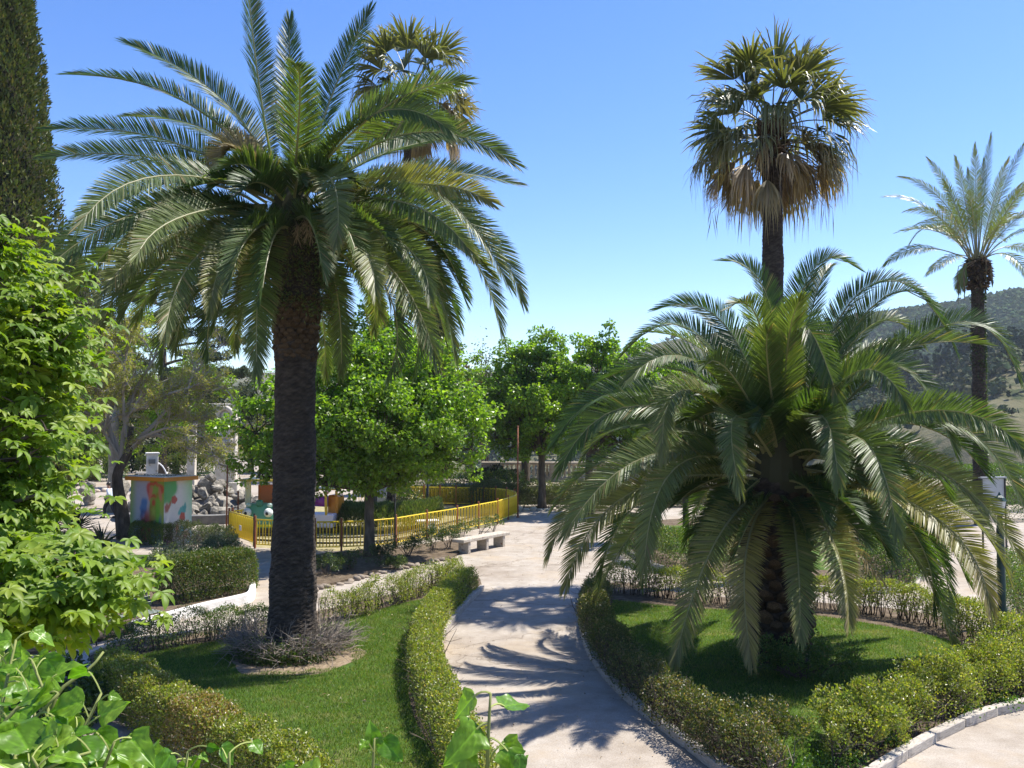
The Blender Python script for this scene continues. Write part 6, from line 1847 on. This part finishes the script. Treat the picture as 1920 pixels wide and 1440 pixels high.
MB().tube(np.array([[b[0], b[1], 0], [b[0], b[1], .62]]), .1, 8, (.2, .2, .2)).build('base', M_PAINT, root)
b = G(805, 995)
root = thing('picnic_stone', 'white flat topped stone block on the dry grass inside the railings', 'stone', [b[0], b[1], 0])
MB().box([b[0], b[1], .2], (.5, .45, .4), .3, (1, 1, 1), bevel=.05).build('block', M_WHITE, root)
MB().box([b[0] - .1, b[1], .43], (1.0, .6, .07), .3, (1, 1, 1), bevel=.02).build('top', M_WHITE, root)
b = P(765, 935, 44)
shrub('small flowering bush with pale blooms behind the rosemary mound', [b[0], 44, 0], (.8, .6, 1.6), 2600, .08, cols=[(.05, .08, .03), (.08, .10, .04), (.5, .42, .42)], w=[.5, .38, .12], z0=0)
# wooden stake by the low palm
b = G(1612, 1118)
b[2] = .07
root = thing('stake', 'short pale wooden stake behind the low palm hedge', 'stake', b)
MB().box(b + [0, 0, .45], (.05, .05, .95), .3, (.42, .34, .2), taper=.8).build('post', M_PAINT, root)
MB().box(b + [0, -.04, .72], (.03, .02, .25), .3, (.36, .28, .16)).build('tie', M_PAINT, root)

# person walking on the shaded path ---------------------------------------------------
pb = np.array([*P(205, 965, 45.0)[:2], 0.0])
def person(label, c, face):
    f = np.array([math.cos(face), math.sin(face), 0])
    s = np.array([-f[1], f[0], 0])
    root = thing('person', label, 'person', c)
    J = {}
    def j(n, fx, sx_, z, r):
        J[n] = (c + f * fx + s * sx_ + np.array([0, 0, z]), r)
    j('pel', 0, 0, .94, .145); j('wst', .01, 0, 1.10, .13); j('chs', .03, 0, 1.32, .155); j('nek', .05, 0, 1.46, .062); j('hd0', .07, 0, 1.54, .075); j('hd1', .085, 0, 1.64, .098); j('hd2', .08, 0, 1.72, .075)
    for sd, sg in (('l', 1), ('r', -1)):
        st = .22 * sg
        j('hip' + sd, .02 * sg, .09 * sg, .88, .105); j('kne' + sd, st * .75 + .05, .09 * sg, .49, .068); j('ank' + sd, st * 1.2 - .06, .085 * sg, .09, .045); j('toe' + sd, st * 1.2 + .12, .09 * sg, .045, .038)
        j('sho' + sd, .02, .18 * sg, 1.39, .068); j('elb' + sd, -.12 * sg, .235 * sg, 1.12, .045); j('wri' + sd, -.10 * sg + .12, .225 * sg, .90, .034); j('han' + sd, -.10 * sg + .17, .22 * sg, .82, .036)
    names = list(J)
    E = [('pel', 'wst'), ('wst', 'chs'), ('chs', 'nek'), ('nek', 'hd0'), ('hd0', 'hd1'), ('hd1', 'hd2')]
    for sd in 'lr':
        E += [('pel', 'hip' + sd), ('hip' + sd, 'kne' + sd), ('kne' + sd, 'ank' + sd), ('ank' + sd, 'toe' + sd), ('chs', 'sho' + sd), ('sho' + sd, 'elb' + sd), ('elb' + sd, 'wri' + sd), ('wri' + sd, 'han' + sd)]
    def skin(name, keep, grow, mat, parent):
        ns = [n for n in names if n in keep]
        me = bpy.data.meshes.new(name)
        me.from_pydata([tuple(J[n][0] - c) for n in ns], [(ns.index(a), ns.index(b)) for a, b in E if a in keep and b in keep], [])
        o = bpy.data.objects.new(name, me)
        COL.objects.link(o)
        o.parent = parent
        m = o.modifiers.new('skin', 'SKIN')
        for i, n in enumerate(ns):
            me.skin_vertices[0].data[i].radius = (J[n][1] + grow,) * 2
        me.skin_vertices[0].data[0].use_root = True
        o.modifiers.new('sub', 'SUBSURF').levels = 2
        o.modifiers['sub'].render_levels = 2
        me.materials.append(mat)
        o['_b'] = [float(x) for x in c]
        return o
    skin('body', set(names), 0, mat_surf('skin', [(.36, .22, .16), (.42, .27, .2)], 4, .6, 0), root)
    skin('shirt', {'pel', 'wst', 'chs', 'shol', 'shor', 'elbl', 'elbr'}, .018, mat_surf('pale_blue_cotton', [(.50, .58, .68), (.60, .66, .74)], 5, .9, .3, 12), root)
    skin('trousers', {'pel', 'hipl', 'hipr', 'knel', 'kner', 'ankl', 'ankr'}, .022, mat_surf('dark_denim', [(.015, .018, .03), (.03, .035, .05)], 5, .9, .3, 12), root)
    hc = J['hd1'][0]
    mb = MB().ball(hc + [0, 0, .045] - f * .018, (.112, .112, .10), 14, 9, (.03, .022, .016))
    mb.build('hair', M_PAINT, root, smooth=True)
    MB().ball(hc + f * .105 + [0, 0, -.005], (.018, .018, .022), 8, 6, (.40, .26, .19)).build('nose', M_PAINT, root, smooth=True)
    for sg in (-1, 1):
        MB().ball(hc + f * .088 + s * .038 * sg + [0, 0, .02], .012, 8, 6, (.02, .015, .012)).build('eye', M_PAINT, root, smooth=True)
        MB().ball(J['toe' + ('l' if sg > 0 else 'r')][0] - f * .07 + [0, 0, 0], (.13, .13, .055), 10, 6, (.02, .02, .02)).build('shoe', M_PAINT, root, smooth=True)
    bg = c + f * .18 + s * .27 + np.array([0, 0, 1.0])
    return root
person('person in a pale blue shirt and dark trousers walking along the shaded path', pb, math.pi * .95)

# ------------------------------------------------------------------ chestnut: big palmate leaves close to the eye
def palmate(seed):
    r = np.random.default_rng(seed)
    mb = MB()
    nl = 7 if seed % 3 else 5
    for k in range(nl):
        a = (k - (nl - 1) / 2) * (0.72 if nl == 7 else .8)
        l = (1.0 - .16 * abs(k - (nl - 1) / 2)) * r.uniform(.92, 1.06)
        dr = r.uniform(.10, .42)
        dirv = np.array([math.cos(a), math.sin(a), 0])
        s = np.array([-math.sin(a), math.cos(a), 0])
        f = np.array([0, .3, .6, .82, 1.0])
        w = np.array([.03, .11, .175, .13, 0.0]) * l * 1.05
        z = .10 * np.sin(f * 2.2) * l - dr * f ** 1.8 * l
        cv = dirv * (f * l * (1 - .12 * dr))[:, None] + np.array([0, 0, 1.0]) * z[:, None]
        up = .45
        L_ = cv + s * w[:, None] + np.array([0, 0, 1.0]) * (w * up)[:, None]
        R_2 = cv - s * w[:, None] + np.array([0, 0, 1.0]) * (w * up)[:, None]
        V = np.stack([L_, cv, R_2], 1).reshape(-1, 3)
        i = np.arange(4)[:, None] * 3
        Q = np.vstack([i + [0, 1, 4, 3], i + [1, 2, 5, 4]])
        c = np.array([1, 1, 1]) * r.uniform(.85, 1.15)
        mb.add(V, Q=Q, col=c)
    return mb
CH_COL = [(.125, .205, .016), (.165, .245, .022), (.21, .275, .03), (.085, .155, .013)]
PALMATE = []
for s in range(10):
    mb = palmate(s)
    base = np.array(CH_COL[[0, 1, 2, 0, 1, 3, 0, 2, 1, 0][s]])
    mb.C = [c * base for c in mb.C]
    PALMATE.append((mb, mb.mesh('leaf', M_CHEST, smooth=True)))
bc = np.array([-6.6, 7.2, 0.0])
root = thing('chestnut_tree', 'bright spring green horse chestnut with big fan shaped leaves reaching in from the side', 'tree', bc)
MB().tube(smoothline([bc, bc + [.1, 0, 2], bc + [.0, .1, 4], bc + [-.1, .1, 6.2], bc + [0, 0, 7.5]], 16), np.linspace(.26, .08, 16), 10, (1, 1, 1)).build('trunk', M_BARK, root, smooth=True)
CB = [  # px, py, radius px, distance, weight
 (20, 455, 62, 7.2, 1), (-40, 520, 110, 7.4, 1.0), (60, 570, 60, 6.9, 1), (120, 590, 55, 6.7, .9), (150, 650, 55, 6.6, .9), (60, 660, 100, 6.9, 2), (-40, 700, 130, 7.2, 1.5), (130, 690, 50, 6.5, .7), (20, 770, 95, 6.7, 1.6), (80, 770, 60, 6.4, .9), (70, 845, 60, 6.2, .8), (20, 870, 80, 6.4, 1), (140, 800, 30, 6.2, .25), (-30, 960, 110, 6.3, 1.3), (30, 1000, 75, 6.0, .9), (50, 1060, 90, 5.6, 1.4), (120, 1080, 65, 5.4, 1.1), (190, 1060, 55, 5.3, .9), (225, 1085, 42, 5.2, .7), (200, 1125, 45, 5.1, .7), (120, 1150, 45, 5.1, .6), (30, 1140, 60, 5.3, .8), (252, 1065, 26, 5.2, .3), (30, 640, 110, 7.4, 1.3), (90, 720, 90, 7.2, 1.2), (20, 820, 110, 7.0, 1.3), (-20, 900, 110, 6.9, 1.2), (30, 940, 60, 6.4, .8), (10, 520, 80, 7.4, 1), (-10, 1080, 110, 5.8, 1.2), (175, 640, 40, 6.8, .5), (40, 960, 70, 6.2, 1.0), (90, 1010, 50, 5.8, .7), (150, 1035, 40, 5.5, .5), (-20, 1000, 90, 6.0, 1), (60, 900, 50, 6.4, .6), (60, 500, 40, 7.2, .4), (165, 560, 34, 6.9, .3), (100, 640, 70, 7.0, .8), (75, 1110, 70, 5.4, .8), (175, 515, 14, 6.8, .0), (100, 925, 30, 6.0, .12)]
lm = MB()
pos, rads = [], []
hub = bc + [0, 0, 3.6]
for (x, y, r, yy, w) in CB:
    x = x - (55 if x > 100 else 22)
    c = P(x, y, yy)
    lm.tube(bend(bc + [0, 0, max(1.2, min(6.5, c[2] - .9))], c, -.03, 9), np.linspace(.06, .012, 9), 6, (1, 1, 1), cap=False)
    R_ = r / F * yy
    nb = max(2, int(w * 13))
    for _ in range(nb):      # sprays: a twig with a flat tier of leaves at its end
        d = rsph(1)[0] * np.array([1, 1.3, .95])
        e = c + d * R_ * rng.uniform(.25, 1.08)
        lm.tube(bend(c - [0, 0, R_ * .25], e, .12, 5), [.014, .010, .008, .006, .004], 4, (.8, .8, .7), cap=False)
        m = rng.integers(7, 14)
        q = e + rng.normal(size=(m, 3)) * np.array([.15, .15, .065]) - np.array([0, 0, .03])
        pos.append(q)
lm.build('limb', M_BARK, root, smooth=True, kind='stuff')
pos = np.vstack(pos)
rng.shuffle(pos)
dist = np.linalg.norm(pos - CAM, axis=1)
order = np.argsort(dist)
stuff = MB()
for n_, i in enumerate(order):
    q = pos[i]
    out = nrm(np.array([q[0] - bc[0], q[1] - bc[1], 0]) + rng.normal(size=3) * [1.0, 1.0, 0] + np.array([.25, -.35, 0]))
    N_ = nrm(np.array([0, 0, 1.0]) + out * rng.uniform(.05, .75) + rng.normal(size=3) * .22)
    X_ = nrm(out - N_ * (out @ N_))
    Y_ = np.cross(N_, X_)
    if rng.uniform() < .12:
        N_, Y_ = -N_ * .6 + X_ * .1, -Y_
        N_ = nrm(N_)
        Y_ = nrm(np.cross(N_, X_))
        X_ = np.cross(Y_, N_)
    s = rng.uniform(.06, .15) if rng.uniform() < .85 else rng.uniform(.04, .08)
    v = rng.integers(10)
    if n_ < 300:
        inst('leaf', PALMATE[v][1], root, frame(X_, Y_, N_, q, s))
    else:
        mbv = PALMATE[v][0]
        A = np.stack([X_, Y_, N_], 0) * s
        off = 0
        for Vv, Qq, Cc in zip(mbv.V, mbv.Q, mbv.C):
            stuff.add(Vv @ A + q, Q=Qq - off, col=Cc)
            off += len(Vv)
stuff.build('foliage', M_CHEST, root, kind='stuff', smooth=True)

# ------------------------------------------------------------------ ivy on the near wall edge
def ivy_leaf(seed, lobed):
    r = np.random.default_rng(seed + 40)
    if lobed:
        half = [(0, 0), (-.10, .16), (-.04, .34), (.12, .46), (.26, .36), (.45, .34), (.68, .20), (1.0, 0)]
    else:
        half = [(0, 0), (-.08, .15), (0.0, .32), (.18, .42), (.38, .42), (.58, .33), (.80, .17), (1.0, 0)]
    half = np.array(half)
    half[1:-1] += r.normal(size=(6, 2)) * .02
    cup, curl, tw = r.uniform(.05, .5), r.uniform(-.1, .55), r.normal() * .25
    rows = 11
    hi = np.linspace(0, 1, 22)
    ho = np.linspace(0, 1, len(half))
    half = np.stack([np.interp(hi, ho, half[:, 0]), np.interp(hi, ho, half[:, 1])], 1)
    V = []
    for f in np.linspace(-1, 1, 2 * rows - 1):
        for x, y in half:
            yy = y * f
            V.append((x, yy, cup * abs(yy) ** 1.0 * .8 - curl * x ** 2 * .6 + tw * x * yy + .035 * math.sin(9 * x + 2 * seed) * abs(f) + .03 * math.sin(14 * x) * abs(f)))
    m = len(half)
    V = np.array(V)
    Q = [(i * m + j, i * m + j + 1, (i + 1) * m + j + 1, (i + 1) * m + j) for i in range(2 * rows - 2) for j in range(m - 1)]
    c = np.array([[(.095, .19, .014), (.125, .225, .018), (.065, .15, .012), (.17, .26, .03)][seed % 4]])
    th_ = np.arctan2(V[:, 1], V[:, 0] + .02)
    rr_ = np.hypot(V[:, 0], V[:, 1])
    vein = np.zeros(len(V))
    for va in (0, .55, -.55, 1.15, -1.15):
        vein = np.maximum(vein, np.exp(-((th_ - va) * (rr_ + .05) / .016) ** 2) * (1.0 if va == 0 else .7))
    side_ = np.abs(V[:, 1]) - .55 * (V[:, 0] % .16)
    vein = np.maximum(vein, .35 * np.exp(-(side_ / .02) ** 2) * (V[:, 0] > .2))[:, None]
    V[:, 2] -= .018 * vein[:, 0]
    V[:, 2] += .012 * np.sin(V[:, 0] * 31 + seed) * np.sin(V[:, 1] * 27)
    blem = (np.sin(V[:, :1] * 13 + seed * 2) * np.sin(V[:, 1:2] * 17 + seed) > .86) * 1.0
    c = c * (1 + .22 * np.clip(rr_ - .4, 0, 1)[:, None]) * (1 - .25 * blem)
    col = c * (1 + .06 * np.sin(V[:, :1] * 20 + V[:, 1:2] * 18)) * (1 + .8 * vein)
    return MB().add(V, Q=Q, col=col).mesh('leaf', M_IVY, smooth=True)
IVY = [ivy_leaf(s, s % 2) for s in range(10)]
def ivy_vine(label, stems, extra, size, seed, facing=(0.25, -.55, .65), ground=True):
    """stems: lists of points in the place; a leaf on its stalk at every node"""
    global rng
    rng = np.random.default_rng(seed)
    b = stems[0][0]
    root = thing('ivy_vine', label, 'ivy', b, 'ivy shoots rising along the near wall edge')
    for pts in stems:
        n = max(8, int(np.linalg.norm(np.diff(pts, axis=0), axis=1).sum() / .019))
        c = smoothline(pts, n)
        MB().tube(c, np.linspace(.0055, .0022, n), 6, (.20, .22, .07)).build('stem', M_TWIG, root, smooth=True)
        for i in range(1, n):
            if rng.uniform() > extra:
                continue
            t = nrm(c[i] - c[i - 1])
            side = nrm(np.cross(t, facing) * (1 if i % 2 else -1) + rng.normal(size=3) * .5)
            stalk = c[i] + side * rng.uniform(.02, .05) + np.array([0, 0, rng.uniform(0, .025)])
            MB().tube(bend(c[i], stalk, .3, 5), .0016, 4, (.30, .34, .10), cap=False).build('stalk', M_TWIG, root)
            s = size * (rng.uniform(.6, 1.15) if rng.uniform() < .7 else rng.uniform(.3, .6)) * (1 - .35 * (i / n) ** 3)
            N_ = nrm(np.array(facing) + rng.normal(size=3) * .42)
            X_ = nrm(side * .7 + np.array([0, -.1, -1.0]) * rng.uniform(.4, 1.2) + rng.normal(size=3) * .25)
            X_ = nrm(X_ - N_ * (X_ @ N_))
            inst('leaf', IVY[rng.integers(10)], root, frame(X_, np.cross(N_, X_), N_, stalk, s))
    return root
iv = lambda x, y, d: P(x, y, d)
ivy_vine('thick mass of glossy ivy rising in the bottom corner', [
    [iv(-40, 1520, 1.7), iv(-10, 1400, 1.7), iv(10, 1290, 1.75), iv(30, 1200, 1.8)], [iv(30, 1520, 1.65), iv(70, 1420, 1.65), iv(90, 1330, 1.7), iv(60, 1240, 1.75)],
    [iv(90, 1540, 1.6), iv(120, 1440, 1.6), iv(160, 1360, 1.62), iv(190, 1300, 1.65)], [iv(-60, 1480, 1.8), iv(-20, 1330, 1.8), iv(0, 1230, 1.85)],
    [iv(60, 1540, 1.55), iv(30, 1450, 1.55), iv(40, 1380, 1.6), iv(110, 1300, 1.62)], [iv(150, 1540, 1.6), iv(190, 1450, 1.6), iv(215, 1390, 1.6)],
    [iv(-20, 1540, 1.5), iv(40, 1470, 1.5), iv(110, 1430, 1.52), iv(170, 1410, 1.55)], [iv(-50, 1440, 1.6), iv(20, 1340, 1.62), iv(80, 1290, 1.66)], [iv(0, 1540, 1.6), iv(-20, 1420, 1.62), iv(20, 1350, 1.64)], [iv(40, 1540, 1.75), iv(70, 1380, 1.8), iv(40, 1260, 1.85)], [iv(-30, 1540, 1.9), iv(-10, 1350, 1.9), iv(20, 1220, 1.95)], [iv(130, 1560, 1.7), iv(150, 1460, 1.7), iv(150, 1400, 1.72)], [iv(80, 1560, 1.5), iv(90, 1480, 1.5), iv(60, 1420, 1.5)], [iv(180, 1570, 1.75), iv(170, 1440, 1.8), iv(120, 1370, 1.85)]], .85, .085, 5)
ivy_vine('pale leafless ivy shoot reaching up from the bottom corner', [[iv(70, 1500, 1.64), iv(100, 1320, 1.66), iv(132, 1279, 1.68), iv(170, 1252, 1.7), iv(194, 1222, 1.72)]], .14, .07, 61)
ivy_vine('row of ivy leaves along the bottom edge below the browning hedge', [
    [iv(200, 1574, 1.75), iv(235, 1484, 1.75), iv(245, 1429, 1.76)], [iv(330, 1574, 1.72), iv(345, 1474, 1.72), iv(352, 1409, 1.74)], [iv(420, 1574, 1.7), iv(428, 1484, 1.7), iv(430, 1412, 1.7)],
    [iv(280, 1574, 1.7), iv(300, 1484, 1.7), iv(310, 1439, 1.72)], [iv(480, 1574, 1.7), iv(500, 1494, 1.7), iv(515, 1444, 1.72)], [iv(380, 1574, 1.65), iv(392, 1494, 1.65), iv(400, 1444, 1.66)], [iv(550, 1584, 1.75), iv(556, 1504, 1.75), iv(560, 1459, 1.75)]], .95, .070, 8)
ivy_vine('small ivy sprig between the lawn and the bottom edge', [[iv(690, 1560, 1.75), iv(697, 1480, 1.75), iv(702, 1385, 1.76)]], .95, .062, 12)
ivy_vine('single upright ivy shoot with large leaves before the pale path', [[iv(912, 1570, 1.42), iv(914, 1440, 1.42), iv(916, 1370, 1.42), iv(920, 1300, 1.43)], [iv(912, 1540, 1.42), iv(930, 1450, 1.41), iv(965, 1425, 1.42)]], .95, .082, 25)
rng = np.random.default_rng(2024)

# fallen bits of frond and leaf on the lawns
n = 500
p = np.c_[rng.uniform(-6, 9, n), rng.uniform(11, 23, n), np.full(n, .115)]
p = p[inside(LAWN1, p) | inside(LAWN2, p)]
n = len(p)
MB().leaves(p, nrm(np.c_[rng.normal(size=(n, 2)), np.abs(rng.normal(size=n)) * .3]), nrm(rsph(n) * .4 + [0, 0, 1]), rng.uniform(.03, .16, n), .018, pal(n, [(.30, .23, .11), (.22, .15, .07), (.38, .33, .2)]), fold=.4).build('lawn_litter', M_TWIG, kind='stuff', label='dry bits of leaf and frond fallen on the lawns')
# a scatter of dry leaves and crumbs on the paths and lawn
n = 900
p = np.vstack([np.c_[rng.uniform(-2, 6, n), rng.uniform(10, 34, n), np.full(n, .012)]])
k = ~(inside(ISL1, p) | inside(ISL2, p) | inside(ISL3, p))
p = p[k]
n = len(p)
MB().leaves(p, nrm(np.c_[rng.normal(size=(n, 2)), np.abs(rng.normal(size=n)) * .2]), nrm(rsph(n) * .3 + [0, 0, 1]), rng.uniform(.02, .05, n), .02, pal(n, [(.25, .18, .09), (.16, .11, .05), (.35, .28, .16)]), fold=.5).build('litter', M_TWIG, kind='stuff', label='dry leaf crumbs scattered over the pale path')
# ------------------------------------------------------------------ the air between here and the hills
hz_m = bpy.data.materials.new('haze')
hz_m.use_nodes = True
hn = hz_m.node_tree
for q_ in list(hn.nodes):
    hn.nodes.remove(q_)
ho = hn.nodes.new('ShaderNodeOutputMaterial')
hv = hn.nodes.new('ShaderNodeVolumePrincipled')
hv.inputs['Color'].default_value = (0.80, 0.88, 1.0, 1)
hv.inputs['Density'].default_value = 0.00017
hv.inputs['Anisotropy'].default_value = 0.0
hn.links.new(hv.outputs[0], ho.inputs['Volume'])
hz0, hz1 = HV[:, 2].min() - 1.5, HV[:, 2].max() + 14
hb = MB().box([0, 0, (hz0 + hz1) / 2], (2900, 2900, hz1 - hz0)).build('haze', hz_m, kind='stuff', label='thin pale air between the park and the hills')
